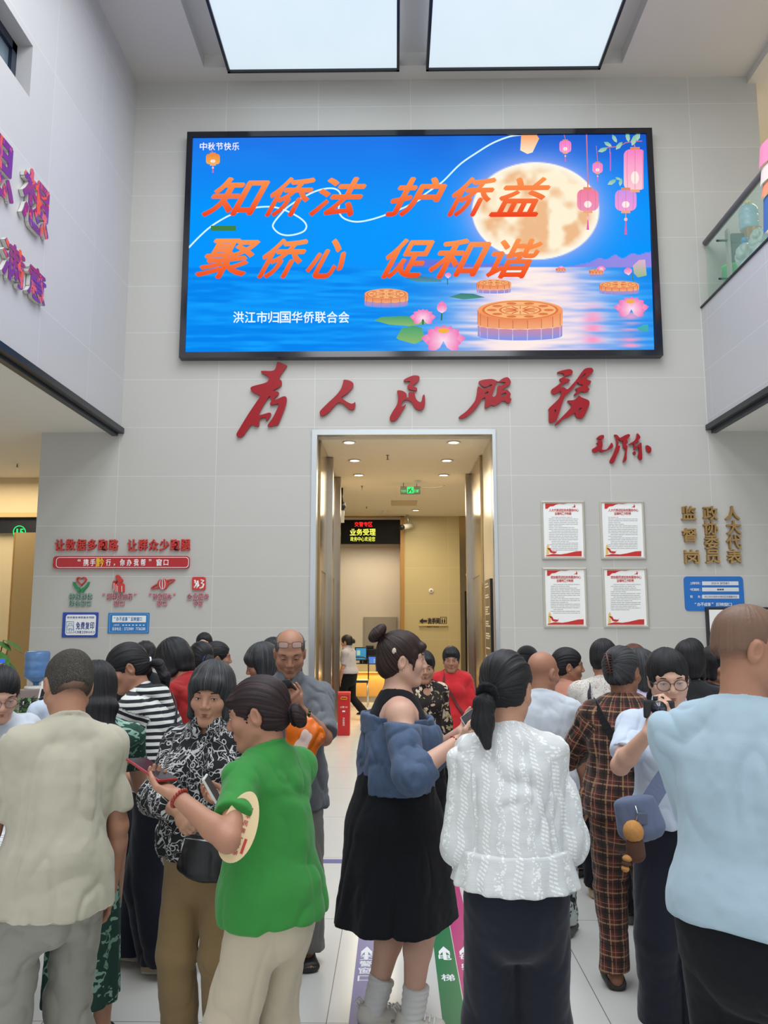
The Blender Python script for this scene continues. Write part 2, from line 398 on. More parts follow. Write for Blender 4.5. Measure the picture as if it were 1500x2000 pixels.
# ------------------------------------------------------------------ the figure
class Fig:
    """a person in local space: +Y is where the body faces, Z up, feet at z = 0"""
    def __init__(s, name, label, xy, yaw, H, build=1.0, female=True, lean=0, side=0, twist=0, head=(0,0,0), skin=None, seed=1,
                 armL=None, armR=None, feet=None, q=.008, hq=.0045, hs=.96, group=None, sw=1.0, headoff=(0,0), neck=1.0, belly=0, z0=0, bare=False):
        s.H, s.b, s.fem, s.seed, s.q, s.hq, s.hs = H, build, female, seed, q, hq, hs
        s.skin = skin; s.belly = belly; s.bare = bare
        s.root = bpy.data.objects.new('person', None); COL.objects.link(s.root)
        s.root.location = (xy[0], xy[1], z0); s.root.rotation_euler = (0,0,math.radians(yaw)); s.root.empty_display_size = .2
        s.root['label'] = label; s.root['category'] = 'person'
        if group: s.root['group'] = group
        s.M = RZ(yaw); s.o = V(xy[0], xy[1], z0)
        # spine: bend spread between hips and chest
        n = 60; zs = np.linspace(0, H, n); c = V(0,0,0); s.zs = zs; s.cs = []; s.Rs = []
        for i, z in enumerate(zs):
            t = min(max((z/H-.48)/.27, 0), 1); t = t*t*(3-2*t)
            R = RZ(twist*t)@RX(-lean*t)@RY(side*t)
            if i: c = c+R@V(0,0,zs[i]-zs[i-1])
            s.cs.append(c); s.Rs.append(R)
        s.cs = np.array(s.cs)
        hsz = hs; J = H-.115*hsz-.075*hsz
        s.sp = s.spine
        s.nb = s.spine(0,-.004,.835*H); s.J = s.spine(headoff[0], .006+headoff[1], J)
        s.Rh = s.Rs[-1]@RX(lean*.55)@RZ(head[0])@RX(-head[1])@RY(head[2])
        s.hc = s.J+s.Rh@V(0,.012,.075)*hsz
        s.shw = .096*H*(1.0 if female else 1.1)*sw
        s.sh = {-1: s.spine(-s.shw,-.005,.788*H), 1: s.spine(s.shw,-.005,.788*H)}
        s.arm = {}
        for sd, a in ((-1, armL), (1, armR)): s.arm[sd] = s.solve_arm(sd, a or {})
        s.leg = {}
        feet = feet or {}
        for sd in (-1, 1):
            f = feet.get(sd, (sd*.055*H, 0, 0)); hip = V(sd*.052*H, 0, .505*H); an = V(f[0], f[1], .045*H+(f[3] if len(f) > 3 else 0)); fdir = math.radians(f[2])
            L1, L2 = .245*H, .23*H; dv = an-hip; D = min(np.linalg.norm(dv), L1+L2-.002); w = nrm(dv)
            a = (L1*L1-L2*L2+D*D)/(2*D); h = math.sqrt(max(L1*L1-a*a, 0)); pole = V(math.sin(-fdir)*.3, 1, 0); pole = nrm(pole-(pole@w)*w)
            s.leg[sd] = (hip, hip+w*a+pole*h, hip+w*D, V(-math.sin(fdir), math.cos(fdir), 0))
    def spine(s, x, y, z):
        i = min(max(z/s.H*(len(s.zs)-1), 0), len(s.zs)-1.001); k = int(i); f = i-k
        c = s.cs[k]*(1-f)+s.cs[k+1]*f
        return c+s.Rs[k]@V(x, y, 0)
    def Rz(s, z): return s.Rs[min(int(z/s.H*(len(s.zs)-1)), len(s.zs)-1)]
    def loc(s, w): return s.M.T@(np.asarray(w, float)-s.o)          # world -> local
    def wld(s, p): return s.M@np.asarray(p, float)+s.o
    def solve_arm(s, sd, a):
        H = s.H; L1, L2 = .172*H, .148*H; S = s.sh[sd]
        if 'hand' in a or 'world' in a:
            W = np.asarray(a['hand'], float) if 'hand' in a else s.loc(a['world'])
            dv = W-S; D = np.linalg.norm(dv); w = nrm(dv); D = min(D, L1+L2-.003)
            x = (L1*L1-L2*L2+D*D)/(2*D); h = math.sqrt(max(L1*L1-x*x, 0)); pole = np.asarray(a.get('pole', (sd*.5,-.6,-.6)), float); pole = nrm(pole-(pole@w)*w)
            E = S+w*x+pole*h; W = S+w*D
        else:
            d1 = nrm(a.get('up', (sd*.16,-.02,-1))); d2 = nrm(a.get('fore', (sd*.05,.22,-1))); E = S+d1*L1; W = E+d2*L2
        fd = nrm(a.get('fdir', W-E)); pn = a.get('palm', (-sd,0,0)); pn = np.asarray(pn, float); pn = nrm(pn-(pn@fd)*fd)
        return dict(S=S, E=E, W=W, fd=fd, pn=pn, curl=a.get('curl', 16), thumb=a.get('thumb', .3), spread=a.get('spread', 1.0))
    def bounds(s):
        pts = [s.hc+V(.13,.14,.15), s.hc-V(.13,.14,.15)]
        for sd in (-1,1):
            A = s.arm[sd]; pts += [A['E'], A['W'], A['W']+A['fd']*.2, s.leg[sd][2]+s.leg[sd][3]*.2, s.leg[sd][2]-s.leg[sd][3]*.08, s.leg[sd][1]]
        for z in (.5,.6,.7,.8):
            r = .14*s.H*s.b; pts += [s.spine(-r,-r*.9-s.belly*.2,z*s.H), s.spine(r,r*.9+s.belly,z*s.H)]
        p = np.array(pts); return p.min(0)-.06, p.max(0)+.06
    TORSO = None
    def stations(s):
        f = s.fem
        return [(.475,.088,.075), (.52,.099,.080), (.56,.094,.074), (.61,.081 if f else .088,.064), (.66,.083 if f else .091,.063), (.715,.090 if f else .099,.067), (.76,.088 if f else .098,.062), (.80,.070 if f else .078,.048)]
    def body(s):
        H, b = s.H, s.b; lo, hi = s.bounds(); lo[2] = -.01
        e = .14*s.hs; fine = [(s.hc-e, s.hc+e, s.hq)]
        for sd in (-1,1):
            A = s.arm[sd]; m = A['W']+A['fd']*.085; fine.append((m-.11, m+.11, max(s.hq, .0045)))
        if s.q > .0095: fine = fine[:1]
        F = Field(lo, hi, s.q, fine)
        st = s.stations()
        for (z1,l1,f1), (z2,l2,f2) in zip(st, st[1:]):
            bb = lambda z: s.belly*max(0, 1-abs(z-.6)/.12)
            F.ecap(s.spine(0,bb(z1)*.5,z1*H), s.spine(0,bb(z2)*.5,z2*H), (l1*H*b, f1*H*b+bb(z1)*.5), (l2*H*b, f2*H*b+bb(z2)*.5), lat=s.Rz(z1*H)@V(1,0,0), k=.03)
        F.ecap(s.nb-s.Rs[-1]@V(0,.0,.03), s.hc+s.Rh@V(0,-.022,-.04)*s.hs, .036*H, .052*s.hs, k=.03)
        for sd in (-1,1):
            F.ecap(s.nb+V(0,0,-.008), s.sh[sd]+V(0,0,.006 if s.bare else -.004), .030*H, .025*H*b*(1 if s.bare else .8), k=.03)
            F.ecap(s.spine(sd*.05*H,0,.77*H), s.sh[sd], .045*H*b*(1 if s.bare else .9), .032*H*b*(1 if s.bare else .84), k=.03)
            if s.fem: F.ell(s.spine(sd*.043*H, .05*H*b, .722*H), V(.038,.034,.038)*H*b, k=.03)
            s.arm_prims(F, sd)
            hip, kn, an, fd = s.leg[sd]; tk = 1.0 if s.bare else .84     # legs inside trousers keep clear of the cloth
            F.ecap(hip+V(sd*.004,-.006,.02), kn, (.054*H*b*tk,.058*H*b*tk), .034*H*tk, k=.03)
            ca = kn+(an-kn)*.32+V(0,-.012*H*(1 if s.bare else .3),0)
            F.ecap(kn, ca, .033*H*tk, .0335*H*(b*.4+.6)*tk, k=.02); F.ecap(ca, an, .0335*H*(b*.4+.6)*tk, .0205*H, k=.02)
            hl = an-fd*.022-V(0,0,.022*H); F.ecap(an, hl, .021*H, .019*H, k=.015)
            F.ecap(hl, an+fd*.105+V(0,0,-.03*H), .019*H, (.026*H,.012*H), lat=np.cross(fd, (0,0,1)), k=.02)
        s.head_prims(F)
        P, Fc = F.mesh(1)
        P[:,2] = np.maximum(P[:,2], .001)
        s.bod = np_mesh('body', P, Fc, s.skin, s.root)
        return s.bod
    def arm_prims(s, F, sd):
        H, b = s.H, s.b; A = s.arm[sd]; S, E, W = A['S'], A['E'], A['W']; ab = .55+.45*b
        F.ecap(S, E, .0295*H*ab*(1 if s.bare else .84), .0235*H*ab, k=.02)
        m = E+(W-E)*.28; F.ecap(E, m, .0235*H*ab, .0245*H*ab, k=.015)
        t = nrm(np.cross(A['fd'], A['pn'])); F.ecap(m, W, .0245*H*ab, (.0175*H,.0145*H), lat=t, k=.015)
        s.hand_prims(F, sd)
    def hand_prims(s, F, sd):
        A = s.arm[sd]; W, d, n = A['W'], A['fd'], A['pn']; k = s.H*.105/.178; t = np.cross(d, n)*(1 if sd > 0 else -1)
        F.ecap(W, W+d*.05*k, (.021*k,.015*k), (.030*k,.014*k), lat=t, k=.012)
        F.ecap(W+d*.045*k, W+d*.083*k, (.031*k,.0135*k), (.036*k,.0115*k), lat=t, k=.012)
        A['tips'] = []
        for i, (off, L) in enumerate(((.028,.072), (.0095,.079), (-.0095,.074), (-.0275,.058))):
            p = W+d*(.086-abs(i-1.3)*.003)*k+t*off*k; c = math.radians(A['curl']*(1+.06*i)); ang = c*.7; r = (.0092-.0007*(i == 3))*k
            sp = nrm(d+t*off*1.2*A['spread'])
            for fr, r2 in ((.46,.0083), (.3,.0075), (.24,.0064)):
                dd = sp*math.cos(ang)+n*math.sin(ang); q = p+dd*L*fr*k; F.ecap(p, q, r, r2*k, k=.004); p = q; r = r2*k; ang += c
            A['tips'].append(p)
        b = W+d*.022*k+t*.018*k; d1 = nrm(d*.62+t*.75+n*.25); q = b+d1*.042*k; F.ecap(b, q, .0145*k, .0105*k, k=.012)
        th = A['thumb']; d2 = nrm(d*.9+t*(.45-th)+n*(.2+th*.9)); r = q+d2*.034*k; F.ecap(q, r, .0105*k, .0092*k, k=.004)
        d3 = nrm(d*.95+t*(.2-th)+n*(.2+th)); F.ecap(r, r+d3*.026*k, .0092*k, .007*k, k=.004); A['tips'].append(r+d3*.026*k)
    def hp(s, x, y, z): return s.hc+s.Rh@V(x, y, z)*s.hs
    def head_prims(s, F):
        h = s.hs; R = s.Rh; p = s.hp
        wide = getattr(s, 'jaw', 1.0)
        F.ell(p(0,-.012,.033), V(.0735,.094,.081)*h, R, k=.02)
        F.ell(p(0,.020,-.028), V(.0595*wide,.070,.078)*h, R, k=.03)
        F.ecap(p(-.010,.068,-.096), p(.010,.068,-.096), .0165*h, .0165*h, k=.022)
        for sd in (-1,1):
            F.ecap(p(sd*.052*wide,.004,-.056), p(sd*.018,.056,-.094), .015*h, .0145*h, k=.028)
            F.ell(p(sd*.041,.060,-.026), V(.023,.020,.021)*h, R, k=.025)
            F.ecap(p(sd*.012,.083,.022), p(sd*.046,.064,.022), .010*h, .010*h, k=.015)
        for sd in (-1,1): F.ell(p(sd*.032,.094,.001), V(.016,.012,.011)*h, R, k=.012, mode='s')
        F.ecap(p(0,.084,.014), p(0,.103,-.026), .0075*h, .0112*h, k=.012)
        for sd in (-1,1):
            F.ell(p(sd*.0125,.095,-.032), V(.0088,.0105,.0078)*h, R, k=.006)
            F.ell(p(sd*.032,.0775,.001), V(.0125,.0095,.0088)*h, R, k=.004)
        F.ecap(p(-.016,.084,-.057), p(.016,.084,-.057), (.0075*h,.006*h), (.0075*h,.006*h), k=.010)
        F.ecap(p(-.013,.083,-.0665), p(.013,.083,-.0665), .0068*h, .0068*h, k=.010)
        if s.hq < .0038: F.ecap(p(-.020,.0915,-.0625), p(.020,.0915,-.0625), .0013*h, .0013*h, k=.003, mode='s')
        for sd in (-1,1):    # ears: rim and hollow
            Re = R@RZ(sd*-18)@RY(sd*6)@RX(-8)
            F.ell(p(sd*.074,-.012,-.012), V(.011,.019,.032)*h, Re, k=.008)
            F.ell(p(sd*.085,-.008,-.009), V(.008,.010,.019)*h, Re, k=.004, mode='s')
    # -------- hair
    def hair_field(s, pad=(.03,.03,.03), lo=None, hi=None):
        e = V(.125,.14,.15)*s.hs
        L = s.hc-e if lo is None else np.minimum(s.hc-e, lo); U = s.hc+e if hi is None else np.maximum(s.hc+e, hi)
        return Field(L, U, s.hq*.95)
    def hair_base(s, F, th=.011, front=None, ears=True, nape=-.07, temple=.0, vol=0):
        h = s.hs; R = s.Rh; p = s.hp
        F.ell(p(0,-.013,.035+vol*.4), V(.0735+th,.094+th,.081+th+vol*.6)*h, R, k=.01)
        F.ell(p(0,-.035,-.02), V(.062+th*.9,.066+th,.062)*h, R, k=.03)
        n = R@nrm(V(0,-.35,-1)); F.plane(p(0,-.08,nape), n, k=.012)
        c, r = front or ((0,.105,-.040), (.080,.080,.112))
        F.ell(p(*c), V(*r)*h, R, k=.012, mode='s')
        if ears:
            for sd in (-1,1): F.ell(p(sd*.084,-.004+temple,-.022), V(.030,.026,.036)*h, R, k=.012, mode='s')
    def hair_done(s, F, mat, tie=None, amp=.0022, name='hair', nseed=0, freq=1.0):
        P, Fc = keep_big(*F.mesh(1))
        tie = s.hp(0,-.03,.118) if tie is None else np.asarray(tie, float)
        c0 = s.hp(0,-.005,.0); ax = nrm(tie-c0); u = nrm(np.cross(ax, V(.3,.2,1) if abs(ax[2]) < .9 else V(1,.2,0))); v = np.cross(ax, u)
        q = P-c0; a = np.arctan2(q@v, q@u); t = np.linalg.norm(P-tie, axis=1)
        S = np.stack([np.cos(a)*2.2*freq, np.sin(a)*2.2*freq, t*4], 1)
        N = vnormals(P, Fc)
        P = P+N*(vnoise(S*np.array([7,7,2.0])+s.seed, s.seed)*amp+vnoise(S*np.array([16,16,3.0]), s.seed+3)*amp*.5)[:,None]
        return np_mesh(name, P, Fc, mat, s.root, {'strand': S})
    # -------- face parts
    def eyes(s, open_=1.0, look=(0,0), down=False):
        h = s.hs
        for sd in (-1,1):
            ez = .0036*open_
            e = ellip('eye', s.hp(sd*.032,.0835,.0005), V(.0105,.0055,ez)*h, s.Rh, MT['eye'], s.root, 10)
            ellip('iris', s.hp(sd*.032+look[0]*.005,.0872,.0005+look[1]*.002), V(.0048,.0028,min(ez*.98,.0044))*h, s.Rh, MT['iris'], e, 8)
            pts = [s.hp(sd*x, y, z+ez+.0002) for x, y, z in ((.0195,.0835,-.0028), (.026,.0882,.0004), (.033,.0888,.0012), (.0395,.0855,.0003), (.0445,.080,-.0022))]
            tube('eyelid_line', pts, [.0007*h, .0013*h, .0015*h, .0014*h, .0007*h], MT['lash'], s.root, 5)
    def brows(s, mat, w=1.0):
        h = s.hs
        for sd in (-1,1):
            pts = [s.hp(sd*x, y, z) for x, y, z in ((.014,.0905,.0205), (.024,.0890,.0238), (.036,.0835,.0245), (.048,.0735,.0205))]
            tube('eyebrow', pts, [.0017*w*h, .0026*w*h, .0024*w*h, .0010*w*h], mat, s.root, 6)
    def lips(s, mat, open_=False):
        h = s.hs
        up = tube('lips', [s.hp(x, y, z) for x, y, z in ((-.0255,.0770,-.0615), (-.012,.0885,-.0592), (0,.0915,-.0596), (.012,.0885,-.0592), (.0255,.0770,-.0615))], [.0012*h, .0032*h, .0034*h, .0032*h, .0012*h], mat, s.root, 8)
        tube('lower_lip', [s.hp(x, y, z) for x, y, z in ((-.023,.0780,-.0625), (-.010,.0875,-.0664), (0,.0895,-.0672), (.010,.0875,-.0664), (.023,.0780,-.0625))], [.0012*h, .0036*h, .0040*h, .0036*h, .0012*h], mat, up, 8)
    # -------- garments
    def garment_field(s, extra=.05, q=None, zlo=None):
        lo, hi = s.bounds(); lo = lo-extra*.3; hi = hi+extra*.3
        return Field(lo, hi, q or s.q)
    def finish(s, F, name, mat, amp=.004, sc=(10,10,4), seed=0, sleeves=(), relax=2, label=None, fine_amp=.0012, dirm=None, legs=False, zfade=None):
        P, Fc = F.mesh(relax)
        if not len(P): print('EMPTY', name); return None
        pat = P.copy(); yw = (math.degrees(s.root.rotation_euler.z)) % 360; back = -1 if 90 < yw < 270 else 1   # the pattern's seam lies on the far side
        zc = np.clip(P[:,2], 0, s.cs[-1][2]); cx = np.interp(zc, s.cs[:,2], s.cs[:,0]); cy = np.interp(zc, s.cs[:,2], s.cs[:,1]); qx = P[:,0]-cx; qy = P[:,1]-cy
        pat[:,0] = np.arctan2(qx, -back*qy)*.135*s.b; pat[:,1] = 0
        if legs:
            for sd in (-1,1):
                hip, kn, an, fd = s.leg[sd]; m = (P[:,0]*sd > 0) & (P[:,2] < .50*s.H); lx = np.interp(P[:,2], [an[2], kn[2], hip[2]], [an[0], kn[0], hip[0]]); ly = np.interp(P[:,2], [an[2], kn[2], hip[2]], [an[1], kn[1], hip[1]])
                pat[m,0] = (np.arctan2(P[:,0]-lx, -back*(P[:,1]-ly))*.075+sd*.2)[m]
        lat = s.Rs[-1]@V(1,0,0); side = np.abs((P-s.spine(0,0,.79*s.H))@lat)
        for i, (a, b, r) in enumerate(sleeves):
            ax = b-a; L = np.linalg.norm(ax); w = ax/L; t = (P-a)@w/L; tc = np.clip(t,0,1); dd = P-a-tc[:,None]*ax; dist = np.linalg.norm(dd, axis=1)
            upper = np.linalg.norm(a-s.sh[-1]) < .01 or np.linalg.norm(a-s.sh[1]) < .01
            m = (dist < r*1.5) & (t > .0) & (side > s.shw*.93) if upper else (dist < r*1.25) & (t > .12)
            u = nrm(np.cross(w, V(0,1,.1))); v = np.cross(w, u); ang = np.arctan2(dd@v, dd@u)
            pat[m] = np.stack([ang*r*.8, np.zeros(len(P)), t*L+(0 if upper else .172*s.H)], 1)[m]
        N = vnormals(P, Fc)
        P0 = P
        if amp: P = folds(P, N, s.seed+seed, amp, sc, dirm, still=[(s.nb+s.Rs[-1]@V(0,0,.01), .075)])
        if zfade is not None: kz = np.clip((zfade-P0[:,2])/.10, .12, 1)[:,None]; P = P0*(1-kz)+P*kz
        if fine_amp: P = P+N*(vnoise(P*42+3, s.seed+9)*fine_amp)[:,None]
        P[:,2] = np.maximum(P[:,2], .002)
        o = np_mesh(name, P, Fc, mat, s.root, {'pat': pat})
        if label: o['label'] = label
        return o
    def top(s, mat, hem=.5, topcut=None, collar=None, ease=.014, hemease=.03, sleeve=.55, sw=.034, sw2=None, neck=.062, rib=True, amp=.0045, name='shirt', longs=None, st=None, sc=(10,10,4), vneck=0, label=None, flare=None, hemcut=None, cuff=True, sh_ease=.008, neckz=.0, q=None, ripple=None, hemtilt=0, neckfwd=.012, drop=0, noarms=(), blouson=0):
        """shirt or blouse: hem as a fraction of the height, sleeve as a fraction of the upper arm (longs = fraction of the forearm)"""
        H, b = s.H, s.b; F = s.garment_field(q=q); ab = .55+.45*b; sh_ease = max(sh_ease, .015) if not noarms else sh_ease; wall = max(.010, 1.6*(q or s.q))
        ss = [x for x in s.stations() if x[0] > hem+.008]
        f0 = np.interp(hem, [x[0] for x in s.stations()], [x[1] for x in s.stations()]); g0 = np.interp(hem, [x[0] for x in s.stations()], [x[2] for x in s.stations()])
        ss = [(hem-.03, f0, g0), (hem, f0, g0)]+ss
        mx = 0; cut = [(s.spine(0,0,hem*H)+V(0,0,0), s.Rz(hem*H)@nrm(V(0,hemtilt,-1)))]
        def rad(z, l, f):
            t = min(max((.74-z)/(.74-hem+1e-6), 0), 1); e = ease+(hemease-ease)*t
            if z < .74: l = max(l, .086); f = max(f, .066)
            if z < .575: l = max(l, .104); f = max(f, .082)
            bl = s.belly*max(0, 1-abs(z-.6)/.14)
            return (l*H*b+e+(blouson*math.exp(-((z-hem-.045)/.035)**2)), f*H*b+e+bl*.5+(blouson*math.exp(-((z-hem-.045)/.035)**2)), bl*.5)
        for (z1,l1,f1), (z2,l2,f2) in zip(ss, ss[1:]):
            A = rad(z1,l1,f1); B = rad(z2,l2,f2)
            F.ecap(s.spine(0,A[2],z1*H), s.spine(0,B[2],z2*H), A[:2], B[:2], lat=s.Rz(z1*H)@V(1,0,0), k=.025, cut=cut)
        sl = []
        for sd in (-1,1):
            F.ecap(s.nb+V(0,0,-.012), (s.sh[sd]+V(0,0,.005)) if sd not in noarms else s.nb+(s.sh[sd]-s.nb)*.5, .030*H+sh_ease*.5, .025*H*b+sh_ease, k=.03)
            if s.fem: F.ell(s.spine(sd*.043*H, .05*H*b, .722*H), V(.038,.034,.038)*H*b+ease, k=.04)
            if sd in noarms: continue
            F.ecap(s.spine(sd*.05*H,0,.765*H), s.sh[sd], .047*H*b+sh_ease, .033*H*b+sh_ease, k=.03)
            A = s.arm[sd]; S, E, W = A['S'], A['E'], A['W']; r1 = max(sw*H*ab*.88, .0295*H*ab+.013); r2 = (sw2 or sw)*H*ab*.88
            if sleeve:
                end = S+(E-S)*min(sleeve,1); w = nrm(E-S)
                F.ecap(S-V(0,0,.002), S+(E-S)*min(sleeve+.08,1), min(r1,.030*H*ab+max(sh_ease,.013)), r2, k=.03, cut=[(end, w)] if not longs else ())
                if longs:
                    e2 = E+(W-E)*longs; w2 = nrm(W-E); r3 = r2*(.8 if cuff is True else cuff)
                    F.ecap(E, E+(W-E)*min(longs+.12,1.1), r2, r3, k=.03, cut=[(e2, w2)])
                    sl += [(S, E, r1*1.15), (E, W, r2*1.15)]
                else:
                    sl.append((S, E, r1*1.15))
        F.ecap(s.nb+s.Rs[-1]@V(-.028,-.028,-.030), s.nb+s.Rs[-1]@V(.028,-.028,-.030), .040, .040, k=.03)
        # neckline
        up = s.Rs[-1]; nc = s.nb+up@V(0,neckfwd,.012+neckz)
        F.ecap(nc-up@V(0,0,.0), nc+up@V(0,0,.2), (neck,neck*.98), (neck+.03,neck+.03), k=.004, mode='s', cut=[(nc+up@V(0,0,.002), up@nrm(V(0,-.35,-1)))])
        if topcut: F.plane(s.spine(0,0,topcut*H), s.Rz(topcut*H)@nrm(V(0,.10,1)), .006)
        if vneck: F.ecap(s.spine(0,.10,.80*H), s.spine(0,.13,.80*H-vneck), .035, .004, k=.004, mode='s')
        if collar: F.ecap(nc+up@V(0,.012,-.004), nc+up@V(0,-.004,.028), neck+.018, neck+.006, k=.004); F.ecap(nc+up@V(0,.012,-.01), nc+up@V(0,-.006,.06), neck+.002, neck-.002, k=.002, mode='s'); F.ecap(nc+up@V(0,neck+.03,-.05), nc+up@V(0,neck+.02,.06), .010, .028, k=.004, mode='s')
        if rib: F.torus(nc+up@V(0,.0,.002), up@nrm(V(0,.35,1)), neck+.002, .0075, k=.006, lat=(1,0,0))
        return s.finish(F, name, mat, amp, sc, 1, sl, label=label)
    def pants(s, mat, hem=.04, thigh=.058, knee=.052, ankle=.052, waist=.60, amp=.005, name='trousers', sc=(9,9,6), label=None, hipe=.010, q=None, wrinkle=0):
        H, b = s.H, s.b; F = s.garment_field(q=q)
        ss = [(.475,.094,.082), (.52,.102,.084), (.56,.097,.078), (.61,.085,.070)]
        for (z1,l1,f1), (z2,l2,f2) in zip(ss, ss[1:]):
            bl = s.belly*.4
            F.ecap(s.spine(0,bl*.5,z1*H), s.spine(0,bl*.5,z2*H), (l1*H*b+hipe, f1*H*b+hipe+bl*.5), (l2*H*b+hipe, f2*H*b+hipe+bl*.5), lat=s.Rz(z1*H)@V(1,0,0), k=.03, cut=[(s.spine(0,0,waist*H), s.Rz(waist*H)@V(0,0,1))])
        for sd in (-1,1):
            hip, kn, an, fd = s.leg[sd]; end = V(an[0], an[1], hem*H); lat = np.cross(fd, (0,0,1))
            F.ecap(hip+V(sd*.002,-.006,.02), kn, (thigh*H*b,(thigh+.006)*H*b), knee*H, lat=lat, k=.02)
            w = nrm(an-kn); e2 = an+w*((an[2]-hem*H))
            F.ecap(kn, e2+w*.05, knee*H, ankle*H, lat=lat, k=.02, cut=[(V(0,0,hem*H), V(0,0,-1))])
        return s.finish(F, name, mat, amp, sc, 2, label=label, legs=True, zfade=.50*H)
    def skirt(s, mat, z0=.60, z1=.28, r0=(.09,.072), r1=(.16,.13), n=9, ramp=.08, name='dress', amp=.003, yoff=0, label=None, mids=(), q=None):
        H, b = s.H, s.b; lo, hi = s.bounds(); lo = lo-.12; hi = hi+.12
        F = Field(lo, hi, q or s.q)
        st = [(z0,)+tuple(r0)]+list(mids)+[(z1,)+tuple(r1)]
        for i, (a, c) in enumerate(zip(st, st[1:])):
            last = i == len(st)-2
            F.ecap(s.spine(0,yoff,a[0]*H), s.spine(0,yoff,c[0]*H)-(V(0,0,.03) if last else 0), (a[1]*H*b,a[2]*H*b), (c[1]*H*b,c[2]*H*b), lat=V(1,0,0), k=.02,
                   cut=([(V(0,0,z1*H), V(0,0,-1))] if last else [])+([(s.spine(0,0,z0*H), s.Rz(z0*H)@V(0,0,1))] if i == 0 else []), ripple=(n,ramp,s.seed) if last else None)
        e = st[-1]; 0 and F.ecap(V(0,yoff,z1*H-.06), V(0,yoff,z1*H+.05), (e[1]*H*.9,e[2]*H*.9), (e[1]*H*.84,e[2]*H*.84), lat=V(1,0,0), k=.002, mode='s', ripple=(n,ramp*.8,s.seed))
        return s.finish(F, name, mat, amp, (9,9,2), 3, label=label)
    def shoes(s, mat, sole=None, h=.05, name='shoe', toe=.125, label=None, open_=False, wide=1.0):
        H = s.H
        for sd in (-1,1):
            hip, kn, an, fd = s.leg[sd]; lat = np.cross(fd, (0,0,1)); z0 = an[2]-.045*H
            c = V(an[0], an[1], z0)
            lo = np.minimum(c-fd*.06, c+fd*toe)-.07; hi = np.maximum(c-fd*.06, c+fd*toe)+.07; hi[2] = z0+h+.06; lo[2] = z0-.03
            F = Field(lo, hi, .005 if s.q < .009 else .008)
            F.ecap(c-fd*.028+V(0,0,.024), c+fd*(toe-.03)+V(0,0,.020), (.043*wide,.034), (.050*wide,.029), lat=lat, k=.01)
            if not open_: F.ecap(c-fd*.024+V(0,0,.024), c-fd*.012+V(0,0,h), (.041,.044), (.039,.044), lat=lat, k=.015)
            if open_: F.ecap(c-fd*.07+V(0,0,.055), c+fd*.02+V(0,0,.05), (.034,.036), (.034,.030), lat=lat, k=.006, mode='s')
            F.plane((0,0,z0+h), (0,0,1), .004)
            F.plane((0,0,z0+.002), (0,0,-1), .002)
            P, Fc = F.mesh(1); P[:,2] = np.maximum(P[:,2], z0+.001)
            o = np_mesh(name, P, Fc, mat, s.root, {'pat': P})
            if label: o['label'] = label
            if sole is not None:
                F = Field(lo, hi, .006)
                F.ecap(c-fd*.030+V(0,0,.010), c+fd*(toe-.027)+V(0,0,.010), (.047*wide,.018), (.054*wide,.018), lat=lat, k=.0)
                F.plane((0,0,z0+.002), (0,0,-1), .002); F.plane((0,0,z0+.020), (0,0,1), .003)
                P, Fc = F.mesh(0); P[:,2] = np.maximum(P[:,2], z0+.0005); np_mesh('sole', P, Fc, sole, o, {'pat': P})
# ------------------------------------------------------------------ the hall: shell
D = 9.8                                    # depth of the tiled back wall
def tile_mat(name, rgb, w_, h_, ox, oz, axes='xz', joint=(210,212,210), rough=.42, gap=.0052, var=.05, cloud=.05):
    t = NT(name); o = t.obj(); s = t.xyz(o); a, b = s['XYZ'.index(axes[0].upper())], s['XYZ'.index(axes[1].upper())]
    u = t.math('DIVIDE', t.math('SUBTRACT', a, ox), w_); v = t.math('DIVIDE', t.math('SUBTRACT', b, oz), h_)
    def edge(q, size):
        f = t.math('FRACT', q); return t.math('LESS_THAN', t.math('MINIMUM', f, t.math('SUBTRACT', 1.0, f)), gap/size/2*1.0)
    j = t.math('MAXIMUM', edge(u, w_), edge(v, h_))
    cell = t.new('ShaderNodeCombineXYZ', {0: t.math('FLOOR', u), 1: t.math('FLOOR', v)}).outputs[0]
    wn = t.new('ShaderNodeTexWhiteNoise', noise_dimensions='3D'); t.put(wn.inputs['Vector'], cell)
    c = srgb(*rgb); k = lambda m: (c[0]*m, c[1]*m, c[2]*m, 1)
    base = t.mix(wn.outputs['Value'], k(1-var*.5), k(1+var*.5))
    base = t.mix(t.noise(o, 1.3, 5, .65), t.mix(1.0, base, (1-cloud,)*3+(1,), 'MULTIPLY'), base)
    base = t.mix(t.math('MULTIPLY', t.noise(t.map(o, (2,2,26)), 1.5, 4), .18), base, k(.86))
    t.set(col=t.mix(j, base, srgb(*joint)), rough=t.math('ADD', rough-.05, t.math('MULTIPLY', t.noise(o, 6, 3), .12)), spec=.4)
    t.bump(j, -.25, .003); return t.m
M_wall = tile_mat('grey_wall_tile', (191,189,184), 1.245, .633, -3.515, 4.045)
M_wall_side = tile_mat('grey_side_tile', (194,192,194), 1.245, 1.26, 9.8-1.15, 4.045-.63, 'yz')
M_parapet = tile_mat('grey_parapet_tile', (190,190,193), 1.6, .633, 9.8-1.75, 4.13, 'yz')
M_floor = tile_mat('white_floor_tile', (214,214,210), 1.14, 1.115, -.28, 3.41, 'xy', joint=(120,118,112), rough=.16, gap=.004, var=.02, cloud=.03)
M_beige = tile_mat('beige_wall_tile', (190,176,134), 1.62, .80, .25+.95, .38, joint=(206,194,152))
M_ceil = flat('ceiling_paint', (205,201,198), .9, var=.02, scale=2)
M_white = flat('white_paint', (222,220,214), .8, var=.02)
M_black = flat('black_metal', (22,24,30), .35, var=.1)
